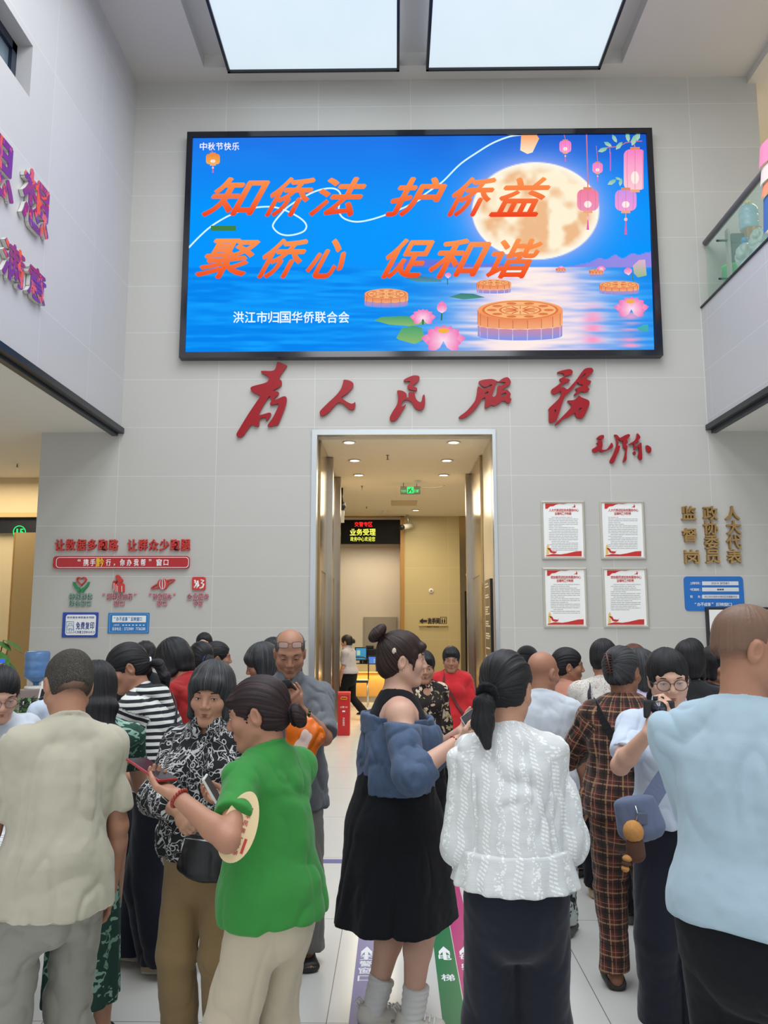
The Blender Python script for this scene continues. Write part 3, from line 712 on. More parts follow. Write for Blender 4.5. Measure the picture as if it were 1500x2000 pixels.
M_steel = flat('brushed_steel', (176,168,156), .22, metal=1, var=.05, scale=3)
M_steel2 = flat('bright_steel', (196,200,202), .3, metal=1, var=.03)
def elev_mat():
    t = NT('mirror_brass_steel'); o = t.obj(); n = t.noise(t.map(o, (1,9,.5)), 1.2, 3)
    t.set(col=t.mix(n, srgb(196,176,140), srgb(170,148,112)), metal=1.0, rough=.16); t.bump(t.noise(t.map(o, (1,3,.35)), 1.6, 2), .12, .02); return t.m
M_elev = elev_mat()
M_tan = flat('tan_panel', (164,138,92), .6, var=.05, scale=3)
M_yellow = flat('yellow_paint', (214,190,128), .8, var=.03)
M_wood = flat('oak_trim', (166,124,62), .5, var=.12, scale=20)
S = 'structure'
def quadbox(name, lo, hi, mat, kind=S): return MB().box(lo, hi).build(name, mat, kind=kind)
quadbox('floor', (-9,-4,-.2), (9,20,0), M_floor)
DX0, DX1, DZ = -1.0, 1.245, 3.95
b = MB(); b.box((-4.52,D,0), (DX0,D+.3,8.87)); b.box((DX1,D,0), (4.87,D+.3,8.87)); b.box((DX0,D,DZ), (DX1,D+.3,8.87)); b.box((4.87,D,0), (9,D+.3,4.0))
b.build('wall_back', M_wall, kind=S)
quadbox('wall_bay', (-9,D+3.2,0), (-4.52,D+3.5,4.0), flat('bay_paint', (206,188,150), .7, var=.03))
b = MB()   # left gallery wall with its window hole
wz0, wz1 = atX(47,165,-3.5)[2]-.0, atX(0,-20,-3.5)[2]; wy1 = atX(50,120,-3.5)[1]; 
wz0 = atX(61,195,-3.5)[2]; wz1 = atX(61,85,-3.5)[2]; wy1 = atX(61,140,-3.5)[1]; wy0 = wy1-1.5
b.box((-3.8,-4,4.035), (-3.5,D,wz0)); b.box((-3.8,-4,wz1), (-3.5,D,8.87)); b.box((-3.8,wy1,wz0), (-3.5,D,wz1)); b.box((-3.8,-4,wz0), (-3.5,wy0,wz1))
b.build('wall_left', M_wall_side, kind=S)
f = MB(); fw_ = .09; X0 = -3.72
for lo, hi in (((X0,wy0,wz0),(X0+.07,wy1,wz0+fw_)), ((X0,wy0,wz1-fw_),(X0+.07,wy1,wz1)), ((X0,wy1-fw_,wz0),(X0+.07,wy1,wz1)), ((X0,wy0,wz0),(X0+.07,wy0+fw_,wz1)), ((X0,(wy0+wy1)/2-.04,wz0),(X0+.07,(wy0+wy1)/2+.04,wz1))): f.box(lo, hi)
win = f.build('window_1', flat('navy_window_frame', (24,34,54), .35), kind=S)
MB().box((X0+.02,wy0+fw_,wz0+fw_), (X0+.035,wy1-fw_,wz1-fw_)).build('pane', flat('window_glass', (96,112,124), .08, spec=.8), win)
quadbox('trim_1', (-3.53,-4,3.965), (-3.46,D-.003,4.035), M_black)
MB().box((-3.61,-4,3.935), (-3.54,D-.003,3.978)).build('trim_2', flat('dark_grey_metal', (44,50,60), .4), kind=S)
quadbox('soffit_left', (-9,-4,3.985), (-3.53,D+3.2,4.03), M_white)
quadbox('wall_left_far', (-9.2,3,0), (-9,D+3.5,4.1), M_white)
quadbox('wall_right_far', (9,3,0), (9.2,D+3.5,9), M_white)
# right gallery: parapet, soffit, balcony slab, recess behind
quadbox('parapet_right', (3.97,-4,4.05), (4.12,D-.003,5.60), M_parapet)
quadbox('trim_3', (3.93,-4,3.985), (4.25,D-.003,4.05), M_black)
MB().box((4.0,-4,3.945), (4.06,D-.003,3.985)).build('trim_4', bpy.data.materials['dark_grey_metal'], kind=S)
quadbox('trim_5', (3.95,-4,5.60), (4.14,D-.003,5.62), M_black)
quadbox('soffit_right', (4.06,-4,3.97), (9,D+.3,4.03), M_white)
quadbox('balcony_floor', (4.12,-4,5.45), (9,D+2.5,5.60), M_white)
quadbox('wall_right_back', (4.8,D+2.2,4.1), (9,D+2.4,8.9), M_yellow)
b = MB(); b.box((-3.8,-4,8.87), (9,-.6,9.1))
# ceiling with the coffer round the light panels
ZP = 8.78
p0 = atZ(445,143,ZP); p1 = atZ(780,142,ZP); p2 = atZ(832,141,ZP); p3 = atZ(1172,137,ZP); yE = (p0[1]+p3[1])/2
cL = atZ(397.5,130,8.87); cR = atZ(1214,126,8.87); yC = (cL[1]+cR[1])/2
b = MB(); b.box((-3.8,-4,8.87), (cL[0],D+.3,9.1)); b.box((cR[0],-4,8.87), (4.75,D+.3,9.1)); b.box((cL[0],yC,8.87), (cR[0],D+.3,9.1)); b.box((cL[0],-4,9.06), (cR[0],yC,9.2)); b.box((4.75,-4,8.76), (9,D+2.4,9.1))
b.build('ceiling', M_ceil, kind=S)
def light_panel(x0, x1, label):
    t = thing('ceiling_light', label, 'light', ((x0+x1)/2, 3.0, ZP)); y0, y1 = -3.0-3.0, yE-3.0; h = (x1-x0)/2; fr = .035
    f = MB(); f.box((-h,y0,0), (-h+fr,y1,.16)); f.box((h-fr,y0,0), (h,y1,.16)); f.box((-h,y1-fr,0), (h,y1,.16)); f.box((-h,y0,0), (h,y0+fr,.16)); f.build('frame', M_black, t)
    d = NT('luminous_panel_'+str(len(bpy.data.materials))); d.set(col=srgb(120,128,132), rough=.5, emit=d.mix(d.noise(d.map(d.obj(),(.9,.6,1)), 1.2, 3), (.70,.84,.93,1), (.80,.92,1,1)), estr=SKYLIGHT_EMIT)
    MB().box((-h+fr,y0+fr,.03), (h-fr,y1-fr,.05)).build('diffuser', d.m, t)
light_panel(p0[0], p1[0], 'left of the two luminous white ceiling panels in a black frame')
light_panel(p2[0], p3[0], 'right of the two luminous white ceiling panels in a black frame')
# corridor behind the doorway
CZ = 3.95; YF = 17.8
quadbox('corridor_ceiling', (-4.5,D+.3,CZ), (3.2,YF+1.6,CZ+.1), flat('corridor_ceiling_paint', (226,216,196), .85, var=.02))
b = MB(); b.box((DX0-.3,D+.3,0), (DX0,14.2,CZ)); b.build('corridor_wall_left', flat('corridor_stone', (212,200,176), .25, var=.05, scale=3), kind=S)
b = MB(); b.box((DX1,D+.3,0), (DX1+.3,13.25,CZ)); b.build('corridor_wall_right', bpy.data.materials['corridor_stone'], kind=S)
quadbox('corridor_wall_side', (3.0,13.2,0), (3.2,YF+.2,CZ), bpy.data.materials['corridor_stone']); quadbox('corridor_wall_side_left', (-4.5,14,0), (-4.3,YF+1.6,CZ), bpy.data.materials['corridor_stone'])
nx0 = -3.9; nx1 = atY(782,1100,YF)[0]; 
b = MB(); b.box((nx1,YF,0), (3.2,YF+.25,CZ)); b.build('corridor_wall_far', M_beige, kind=S)
quadbox('niche_wall', (-4.5,YF+1.2,0), (nx1,YF+1.4,CZ), flat('niche_paint', (226,218,204), .85, var=.02))
f = MB(); zt = atY(720,1010,YF)[2]
f.box((nx1-.0,YF-.05,0), (nx1+.085,YF+.02,zt+.06)); f.box((nx0,YF-.05,zt), (nx1+.085,YF+.02,zt+.06)); f.box((nx1,YF-.02,0), (nx1+.02,YF+1.2,zt)); f.build('trim_6', M_wood, kind=S)
# door casing in the tiled wall
f = MB(); c_ = .062
f.box((DX0-.055,D-.02,0), (DX0+.012,D+.1,DZ+.055)); f.box((DX1-.012,D-.02,0), (DX1+.03,D+.1,DZ+.055)); f.box((DX0-.055,D-.021,DZ-.012), (DX1+.03,D+.1,DZ+.055)); f.build('trim_7', M_steel2, kind=S)
# lift fronts of mirror steel along the corridor
def lift_front(label, x, s, y0, y1, pil, dz=2.25):
    t = thing('lift_front', label, 'elevator', (x, (y0+y1)/2, 0)); h = (y1-y0)/2; m = .25
    f = MB(); f.box((min(0,s*.03),-h,dz), (max(0,s*.03),h,CZ-.01)); f.box((min(0,s*.03),-h,0), (max(0,s*.03),-h+m,dz)); f.box((min(0,s*.03),h-m,0), (max(0,s*.03),h,dz)); f.build('surround', M_elev, t)
    for k in (-1,1): MB().box((min(0,s*.012), min(0,k*(h-m)), 0), (max(0,s*.012), max(0,k*(h-m))-.002, dz)).build('door_leaf', M_steel, t)
    if pil: MB().box((min(0,s*.10),h-.0,0), (max(0,s*.10),h+.14,CZ-.01)).build('pilaster', M_steel, t)
lift_front('mirror steel lift front on the left corridor wall, nearest the hall', DX0+.004, 1, D+.305, 11.2, True)
lift_front('mirror steel lift front on the left corridor wall, beyond the first pilaster', DX0+.004, 1, 11.36, 12.8, True)
lift_front('mirror steel lift front on the right corridor wall', DX1-.004, -1, 11.1, 12.55, True)
tt = thing('steel_doorway', 'dark doorway framed in mirror steel at the far right of the corridor', 'doorway', (atY(908,1200,YF)[0], YF-.003, 0))
xa = atY(899,1200,YF)[0]-tt.location[0]; f = MB(); f.box((xa,-.04,0), (xa+.10,0,CZ-.02)); f.box((xa+.10,-.035,2.25), (.55,0,CZ-.02)); f.box((xa+.55,-.04,0), (.62,0,2.25)); f.build('surround', M_elev, tt)
MB().box((xa+.10,-.012,0), (xa+.55,-.002,2.25)).build('shade_sheet', flat('opening_shade', (30,22,20), .8), tt)  # dark-coloured sheet on the wall paints the shade inside the doorway
# ------------------------------------------------------------------ flat drawings given in photograph pixels on a wall of depth Y
def W2(x, y, Y): p = atY(x, y, Y); return p[0], p[2]
def frY(Y): return frame_of((0,Y,0), (1,0,0), (0,0,1))
def box_px(x0, y0, x1, y1, Y):
    a = W2(x0, y1, Y); c = W2(x1, y0, Y); return a[0], a[1], c[0]-a[0], c[1]-a[1]
def smooth_ring(pts, n=4):
    """closed Catmull-Rom through traced points"""
    P = np.array(pts, float); m = len(P); out = []
    for i in range(m):
        a, b_, c, d = P[i-1], P[i], P[(i+1)%m], P[(i+2)%m]
        for k in range(n):
            t = k/n; out.append(.5*((2*b_)+(-a+c)*t+(2*a-5*b_+4*c-d)*t*t+(-a+3*b_-3*c+d)*t**3))
    return out
def traced(rings, off, sc, Y): return [[W2(off[0]+x/sc, off[1]+y/sc, Y) for x, y in smooth_ring(r)] for r in rings]
M_red = flat('red_acrylic', (150,12,26), .28, var=.04, spec=.35); M_redside = flat('red_edge', (120,14,24), .5)
def calligraphy(name, label, rings, off, sc, cat='lettering', group=None):
    mb = MB(); place(mb, poly_prism(frY(D-.012), traced(rings, off, sc, D), .035)); o = mb.build(name, M_red); tag(o, label, cat, group); return o
G = 'red brush characters over the doorway'
calligraphy('brush_character', 'red brush character 为, leftmost over the doorway', [[(1195,118),(1370,190),(1370,235),(1220,460),(1222,545),(1260,570),(1245,690),(1080,790),(1070,825),(1185,840),(1180,900),(1090,990),(1120,1030),(1310,950),(1385,1000),(1340,1230),(1190,1600),(1130,1650),(960,1685),(925,1650),(1050,1460),(1160,1240),(1185,1130),(1000,1160),(985,1110),(1010,1070),(985,960),(955,955),(870,1080),(770,1250),(705,1390),(740,1405),(970,1345),(995,1410),(890,1550),(870,1465),(730,1500),(705,1670),(600,1665),(520,1640),(430,1760),(310,1920),(200,1940),(165,1870),(240,1730),(440,1400),(640,1100),(735,935),(580,860),(505,770),(560,705),(890,610),(945,485),(770,370),(800,330),(1075,320),(1150,140)]], (450,700), 12.5, group=G)
calligraphy('brush_character', 'red brush character 人, second over the doorway', [[(930,210),(1080,225),(1200,300),(1190,420),(1040,590),(865,715),(960,810),(1130,900),(1215,890),(1262,855),(1262,980),(1215,1070),(1100,1070),(1000,990),(880,890),(740,880),(600,1030),(440,1190),(280,1260),(225,1190),(260,1090),(480,870),(700,660),(840,480),(900,320)]], (610,730), 15, group=G)
calligraphy('brush_character', 'red brush character 民, centre of the five over the doorway', [[(590,275),(720,205),(870,155),(1010,170),(1040,240),(990,330),(850,440),(880,480),(965,525),(955,595),(850,590),(720,550),(680,480),(710,430),(770,340),(740,322),(590,325)],[(390,600),(540,605),(640,670),(668,740),(635,790),(720,790),(722,660),(880,645),(905,740),(950,860),(1050,935),(1100,890),(1130,750),(1170,715),(1195,770),(1195,1000),(1160,1110),(1060,1165),(930,1120),(830,980),(780,905),(650,865),(570,895),(500,1050),(560,1050),(640,1000),(560,1150),(420,1370),(320,1470),(210,1480),(165,1400),(240,1230),(360,1040),(405,900),(405,750)]], (750,725), 15, group=G)
calligraphy('brush_character', 'red brush character 服, fourth over the doorway', [[(555,215),(680,170),(880,155),(1020,210),(1060,195),(1150,135),(1260,112),(1330,200),(1320,280),(1220,345),(1120,430),(1240,415),(1330,510),(1310,600),(1350,650),(1300,735),(1250,735),(1190,690),(1120,690),(1030,760),(930,805),(860,785),(760,845),(700,840),(715,620),(680,610),(620,650),(560,760),(450,900),(300,1040),(170,1105),(75,1100),(90,1060),(260,930),(400,770),(470,660),(510,500),(530,345),(580,345),(690,410),(740,365),(800,375),(870,310),(850,285),(750,340),(680,345),(600,290)],[(980,245),(960,330),(900,500),(880,575),(940,580),(990,500),(1015,330),(1120,305),(1205,240),(1100,225)],[(1090,560),(1120,515),(1200,485),(1225,510),(1160,565),(1110,578)],[(700,500),(775,455),(780,500),(730,515)]], (890,730), 12.5, group=G)
calligraphy('brush_character', 'red brush character 务, rightmost over the doorway', [[(385,250),(530,205),(700,180),(775,225),(770,290),(690,335),(580,370),(580,425),(670,440),(705,490),(580,550),(480,610),(455,660),(550,660),(640,710),(760,590),(900,430),(1000,280),(1110,165),(1270,145),(1325,210),(1300,270),(1150,400),(1160,455),(1260,490),(1250,550),(1180,610),(1190,670),(1225,710),(1180,770),(1090,785),(1000,775),(900,840),(820,870),(825,835),(895,750),(855,710),(870,685),(1035,620),(1020,585),(950,575),(910,525),(870,560),(790,680),(700,780),(590,880),(530,1000),(470,1180),(390,1420),(310,1560),(160,1580),(150,1300),(140,1230),(260,1110),(400,970),(465,850),(460,765),(400,790),(290,840),(215,790),(220,720),(340,635),(470,530),(465,480),(425,440),(545,380),(540,310),(480,280),(385,280)],[(640,1015),(800,1000),(890,940),(940,880),(1020,930),(1190,1000),(1225,1080),(1180,1220),(1060,1460),(960,1480),(870,1440),(835,1340),(680,1440),(530,1500),(430,1600),(325,1665),(330,1610),(480,1460),(700,1230),(745,1140),(710,1090)],[(290,1290),(315,1245),(340,1280),(315,1335)],[(905,1290),(960,1220),(1020,1210),(930,1310)],[(985,415),(1060,330),(1125,285),(1070,380)]], (1060,710), 13.64, group=G)
calligraphy('brush_signature', 'small red brush signature on the wall right of the doorway', [[(155,205),(220,145),(310,130),(320,190),(270,235),(200,215)],[(205,235),(275,265),(290,360),(280,455),(380,450),(450,370),(495,300),(528,395),(440,450),(330,500),(260,510),(225,475),(150,520),(80,505),(60,450),(110,415),(190,360),(180,325),(150,310),(195,280)],[(550,125),(620,130),(680,190),(790,135),(880,108),(905,155),(840,230),(855,300),(815,350),(850,390),(830,540),(825,680),(750,740),(790,560),(800,435),(750,410),(745,260),(700,265),(650,220),(615,255),(650,300),(640,370),(680,370),(665,470),(600,610),(540,750),(480,755),(455,700),(530,560),(590,400),(600,320),(590,190)],[(1070,88),(1140,180),(1090,250),(1100,295),(1020,320),(1030,385),(1080,360),(1155,300),(1170,450),(1180,650),(1140,690),(1085,610),(1105,520),(1100,410),(1000,460),(985,330),(890,350),(900,320),(1000,260),(1050,180)],[(980,505),(1025,500),(1030,570),(985,545)],[(1270,360),(1350,385),(1385,440),(1370,520),(1320,515),(1280,470)]], (1150,840), 11.54, 'signature')
# ------------------------------------------------------------------ LED screen
YS = D-.10
def lin(c): return srgb(*c)[:3]
class Paint:
    """coloured flat shapes on a display, colours per corner"""
    def __init__(s, Y): s.Y = Y; s.v = []; s.f = []; s.c = []
    def poly(s, pts, col, lay=1, grad=None):
        k = len(s.v); n = len(pts); pts = np.array(pts, float)
        for x, y in pts:
            p = atY(x, y, s.Y); s.v.append((p[0], s.Y-.0006*lay, p[2]))
        if grad: y0, y1 = pts[:,1].min(), pts[:,1].max()
        for x, y in pts: s.c.append(lin(col) if not grad else tuple(np.array(lin(col))*(1-(y-y0)/(y1-y0))+np.array(lin(grad))*((y-y0)/(y1-y0))))
        s.f.append(tuple(range(k, k+n)))
    def ell(s, cx, cy, rx, ry, col, lay=1, grad=None, n=28, a0=0, a1=360): s.poly([(cx+rx*math.cos(math.radians(a)), cy-ry*math.sin(math.radians(a))) for a in np.linspace(a0, a1, n, endpoint=(a1-a0 < 360))], col, lay, grad)
    def line(s, pts, w, col, lay=1):
        P = np.array(pts, float)
        T = np.gradient(P, axis=0); T /= np.linalg.norm(T, axis=1)[:,None]+1e-9; N = np.stack([-T[:,1], T[:,0]], 1)*w/2
        for i in range(len(P)-1): s.poly([P[i]+N[i], P[i+1]+N[i+1], P[i+1]-N[i+1], P[i]-N[i]], col, lay)
    def glyph(s, ch, x0, y0, x1, y1, col, lay=3, grad=None, shear=0.0, bold=.015, outline=None):
        mb = MB(); a = box_px(x0, y0, x1, y1, s.Y); sw_ = shear*a[3]
        glyph_fit(mb, ch, frY(s.Y), a[0]+sw_/2, a[1], a[2]-sw_, a[3], .0004, .0006*lay, bold, shear)
        k = len(s.v); c0 = np.array(lin(col)); c1 = np.array(lin(grad or col))
        for v in mb.v: s.v.append(v); t = min(max((a[1]+a[3]-v[2])/a[3], 0), 1); s.c.append(tuple(c0*(1-t)+c1*t))
        s.f += [tuple(i+k for i in f) for f in mb.f]
    def build(s, name, mat, parent):
        me = bpy.data.meshes.new(name); me.from_pydata(s.v, [], s.f); at = me.attributes.new('paint', 'FLOAT_VECTOR', 'POINT'); at.data.foreach_set('vector', np.array(s.c, np.float32).ravel()); me.materials.append(mat)
        o = bpy.data.objects.new(name, me); COL.objects.link(o); o.parent = parent; o.matrix_parent_inverse = parent.matrix_world.inverted() if False else Matrix.Translation(-Vector(parent.location)); return o
def paint_mat(name, strength):
    t = NT(name); t.set(col=(0,0,0,1), emit=t.attr('paint'), estr=strength, rough=.7, spec=.03); return t.m
M_led = paint_mat('led_picture', 1.0)
scr = thing('led_screen', 'large LED screen with festival picture, moon and orange slogan in a black frame', 'screen', ((W2(357,480,D)[0]+W2(1270,480,D)[0])/2, D, 6.5))
a = box_px(350.5, 252, 1272, 700, D-.1); L0 = np.array(scr.location); f = MB()
x0, z0, x1, z1 = a[0], a[1], a[0]+a[2], a[1]+a[3]; bw = .075
for lo, hi in (((x0,D-.13,z0),(x1,D,z0+bw)), ((x0,D-.13,z1-bw),(x1,D,z1)), ((x0,D-.13,z0+bw),(x0+bw,D,z1-bw)), ((x1-bw,D-.13,z0+bw),(x1,D,z1-bw))): f.box(np.array(lo)-L0, np.array(hi)-L0)
f.build('frame', flat('gloss_black_frame', (18,20,30), .12, spec=.7), scr)
P = Paint(YS)
nx, ny = 420, 200; U, Vv = np.meshgrid(np.linspace(0,1,nx), np.linspace(0,1,ny))
GX = (366+(353-366)*Vv)*(1-U)+(1264+(1278-1264)*Vv)*U; GY = 259+434*Vv
def lerp(a, b, t): return np.asarray(a)*(1-t[...,None])+np.asarray(b)*t[...,None]
nz = lambda sx, sy, sd: vnoise(np.stack([GX.ravel()*sx, GY.ravel()*sy, np.zeros(GX.size)+sd], 1), sd).reshape(GX.shape)
img = lerp((34,116,232), (0,150,255), np.clip((GY-262)/150, 0, 1)); img = lerp(img, (20,84,196), np.clip((GX-760)/300, 0, 1)*np.clip((350-GY)/80, 0, 1)*.8)
img = lerp(img, (30,140,240), np.clip(nz(.012,.05,3)*.35, 0, 1))
rm = np.sqrt(((GX-1046)/124)**2+((GY-412)/95)**2)
img = lerp(img, (190,190,250), np.exp(-np.clip(rm-1, 0, 9)*5)*.7); img = lerp(img, (120,140,240), np.exp(-np.clip(rm-1,0,9)*2.2)*.3)
mt = np.clip(nz(.035,.04,5)*1.3+.35+nz(.09,.09,6)*.4, 0, 1); moon = lerp((255,243,214), (236,178,128), mt*np.clip((1.0-rm)*5, .1, .85)); moon = lerp(moon, (255,252,240), np.clip((rm-.82)*5, 0, .9))
img = lerp(img, moon, np.clip((1-rm)*55+.5, 0, 1))
h1 = 522-18*np.exp(-((GX-812)/42)**2)-14*np.exp(-((GX-880)/34)**2)-8*np.exp(-((GX-965)/40)**2)-10*np.exp(-((GX-1165)/40)**2)-34*np.clip((GX-1150)/110, 0, 1)*(1+.3*nz(.06,.0,8))
mo = (GY > h1) & (GY < 524) & (GX > 760); img = np.where(mo[...,None], lerp((96,120,226), (150,140,230), np.clip((GX-900)/300, 0, 1)), img)
wat = GY >= 522; wv = nz(.012,.16,11)+.5*nz(.03,.3,12)
water = lerp((0,132,240), (14,160,255), np.clip(wv*.8+.3, 0, 1)); ref = np.exp(-((GX-1040)/(140+.35*(GY-520)))**2)
water = lerp(water, (214,200,240), np.clip(ref*1.15+wv*.28*ref, 0, 1)); water = lerp(water, (255,238,232), np.clip((ref-.45)*1.6+wv*.55, 0, 1)*ref)
water = lerp(water, (250,160,200), np.clip(np.exp(-((GX-1158)/18)**2)+np.exp(-((GX-1232)/20)**2), 0, 1)*np.clip((GY-585)/40, 0, 1)*np.clip(.55+wv, 0, 1))
img = np.where(wat[...,None], water, img)
for j in range(ny):
    for i in range(nx):
        p = atY(GX[j,i], GY[j,i], YS); P.v.append((p[0], YS, p[2]))
cl = img/255; P.c += [tuple(c) for c in np.where(cl <= .04045, cl/12.92, ((cl+.055)/1.055)**2.4).reshape(-1,3)]
P.f += [(j*nx+i, (j+1)*nx+i, (j+1)*nx+i+1, j*nx+i+1) for j in range(ny-1) for i in range(nx-1)]
sw1 = [(65,820),(150,730),(230,660),(330,600),(420,565),(500,548),(580,543),(640,552),(690,570),(750,600),(790,630),(808,660),(795,690),(750,710),(690,718),(640,705),(605,670),(610,640),(650,590),(700,540),(780,490),(860,450),(930,432),(985,435),(1015,465),(1010,520),(1005,560),(1020,600),(1060,625),(1120,635),(1200,622),(1300,590),(1400,550),(1500,500)]
sw2 = [(60,480),(130,430),(200,380),(300,280),(400,210),(500,150),(600,112),(670,102)]
sw = [(340+x/3.125, 230+y/3.125) for x, y in sw1]+[(800+x/3.061, 230+y/3.061) for x, y in sw2]
q = np.array(sw); k = np.arange(len(q)); kk = np.linspace(0, len(q)-1, len(q)*4)
def cr(i, t):
    a_, b_, c_, d_ = q[max(i-1,0)], q[i], q[min(i+1,len(q)-1)], q[min(i+2,len(q)-1)]; return .5*((2*b_)+(-a_+c_)*t+(2*a_-5*b_+4*c_-d_)*t*t+(-a_+3*b_-3*c_+d_)*t**3)
P.line([cr(int(t), t-int(t)) for t in kk], 3.2, (214,248,255), 2)
P.poly([(412,441),(461,441),(461,451),(412,451)], (62,130,72), 4)
def mooncake(x0, x1, y0, y1, yb, n):
    """rim seen side-on with flutes, a lighter patterned top, its reflection"""
    cx, rx = (x0+x1)/2, (x1-x0)/2; ry = (y1-y0)*.55
    th = np.linspace(180, 360, n+1); X = cx+rx*np.cos(np.radians(th)); Yt = (y0+ry)-ry*np.sin(np.radians(th)); hgt = yb-y1
    for i in range(n):
        m = (X[i]+X[i+1])/2; bot = lambda k_: Yt[k_]+hgt-ry*.55*(abs(math.sin(math.radians(th[k_]))))
        sh = .5+.5*i/n
        P.poly([(X[i],Yt[i]), (m,(Yt[i]+Yt[i+1])/2), (X[i+1],Yt[i+1]), (X[i+1],bot(i+1)), (m,(bot(i)+bot(i+1))/2+1), (X[i],bot(i))], (int(214+30*sh), int(104+50*sh), int(66+40*sh)), 3, (int(236+15*sh), int(146+40*sh), int(96+40*sh)))
        P.poly([(X[i]-.4,Yt[i]), (X[i]+.5,Yt[i]), (X[i]+.5,bot(i)), (X[i]-.4,bot(i))], (178,86,62), 4)
        P.poly([(X[i],bot(i)+1), (X[i+1]-.8,bot(i+1)+1), (X[i+1]-.8,bot(i+1)+hgt*.8), (X[i],bot(i)+hgt*.8)], (206,140,160), 2, (120,150,235))
    P.ell(cx, y0+ry, rx, ry, (252,176,116), 4, (238,140,84), 40)
    for r, c in ((.9,(222,120,70)), (.84,(250,184,126)), (.5,(222,120,70)), (.45,(252,190,130))): P.ell(cx, y0+ry, rx*r, ry*r, c, 5+(1-r)*6, None, 40)
    for a_ in range(0, 360, 30): P.line([(cx+rx*.1*math.cos(math.radians(a_)), y0+ry-ry*.1*math.sin(math.radians(a_))), (cx+rx*.4*math.cos(math.radians(a_)), y0+ry-ry*.4*math.sin(math.radians(a_)))], max(.5, rx*.02), (214,110,66), 9.5)
    for a_ in range(0, 360, 36): P.ell(cx+rx*.67*math.cos(math.radians(a_)), y0+ry-ry*.67*math.sin(math.radians(a_)), rx*.12, ry*.12, (224,124,72), 8, None, 14)
mooncake(712,797,564,583,595,7); mooncake(931,998,546,558,568,7); mooncake(1171,1248,549,562,571,8); mooncake(1151,1178,526,530,536,6); mooncake(1086,1105,523,526,530,5); mooncake(933,1099,586,622,650,9)
def petals(cx, cy, s_, spec, c0=(255,196,232), c1=(240,110,180)):
    for a_, L_, w_, lay in spec:
        r = math.radians(a_); dx, dy = math.cos(r), -math.sin(r); nx_, ny_ = -dy, dx
        pts = [(cx,cy)]+[(cx+dx*L_*s_*t+nx_*w_*s_*b_, cy+dy*L_*s_*t+ny_*w_*s_*b_) for t, b_ in ((.35,.9),(.65,1),(.85,.6),(1,0),(.85,-.6),(.65,-1),(.35,-.9))]
        k = len(P.v); P.poly(pts, c0, lay)
        for i_, (x_, y_) in enumerate(pts): t = min(1, math.hypot(x_-cx, y_-cy)/(L_*s_)); P.c[k+i_] = tuple(np.array(lin((255,226,244)))*(1-t)+np.array(lin(c1))*t)
spec_open = [(a_, 1.0-.35*abs(math.sin(math.radians(a_)))*.9, .22, 6+.1*i) for i, a_ in enumerate((8,172,35,145,62,118,90))]+[(a_, .75, .2, 7+.1*i) for i, a_ in enumerate((-8,188,-28,208,25,155))]
def pad(pts, c=(70,160,120), g=(140,190,110)): P.poly(pts, c, 3.5, g)
pad([(731,626),(745,619),(790,617),(824,622),(838,632),(800,637),(760,634)]); pad([(774,660),(784,642),(806,636),(824,640),(830,662),(810,672),(780,664)]); pad([(790,543),(820,539),(862,546),(862,551),(812,550)], (66,120,150), (90,150,170)); pad([(877,580),(900,573),(925,574),(948,581),(905,585)], (60,130,130), (80,150,130))
pad([(1236,519),(1248,508),(1260,507),(1263,538),(1246,542),(1238,534)], (226,180,214), (150,190,130)); pad([(1244,640),(1258,634),(1266,634),(1266,648),(1248,646)], (60,180,190), (80,170,160))
P.line([(826,624),(826,634)], 3, (60,110,80), 4); P.line([(863,609),(862,626)], 3, (60,120,80), 4); P.line([(874,544),(874,556)], 2, (70,120,110), 4); P.line([(1234,534),(1237,550)], 2, (80,130,110), 4)
petals(866, 666, 46, spec_open); P.ell(866, 646, 11, 5, (244,180,70), 9); petals(826, 622, 27, spec_open); petals(863, 612, 24, [(90,1,.36,6),(75,.8,.3,6.2),(105,.8,.3,6.4)]); petals(1233, 604, 36, spec_open); P.ell(1231, 589, 9, 4, (244,176,80), 9)
petals(875, 544, 12, [(90,1,.5,6)]); petals(1228, 538, 16, [(100,1,.5,6)]); petals(1174, 526, 10, spec_open); petals(1096, 524, 7, spec_open)
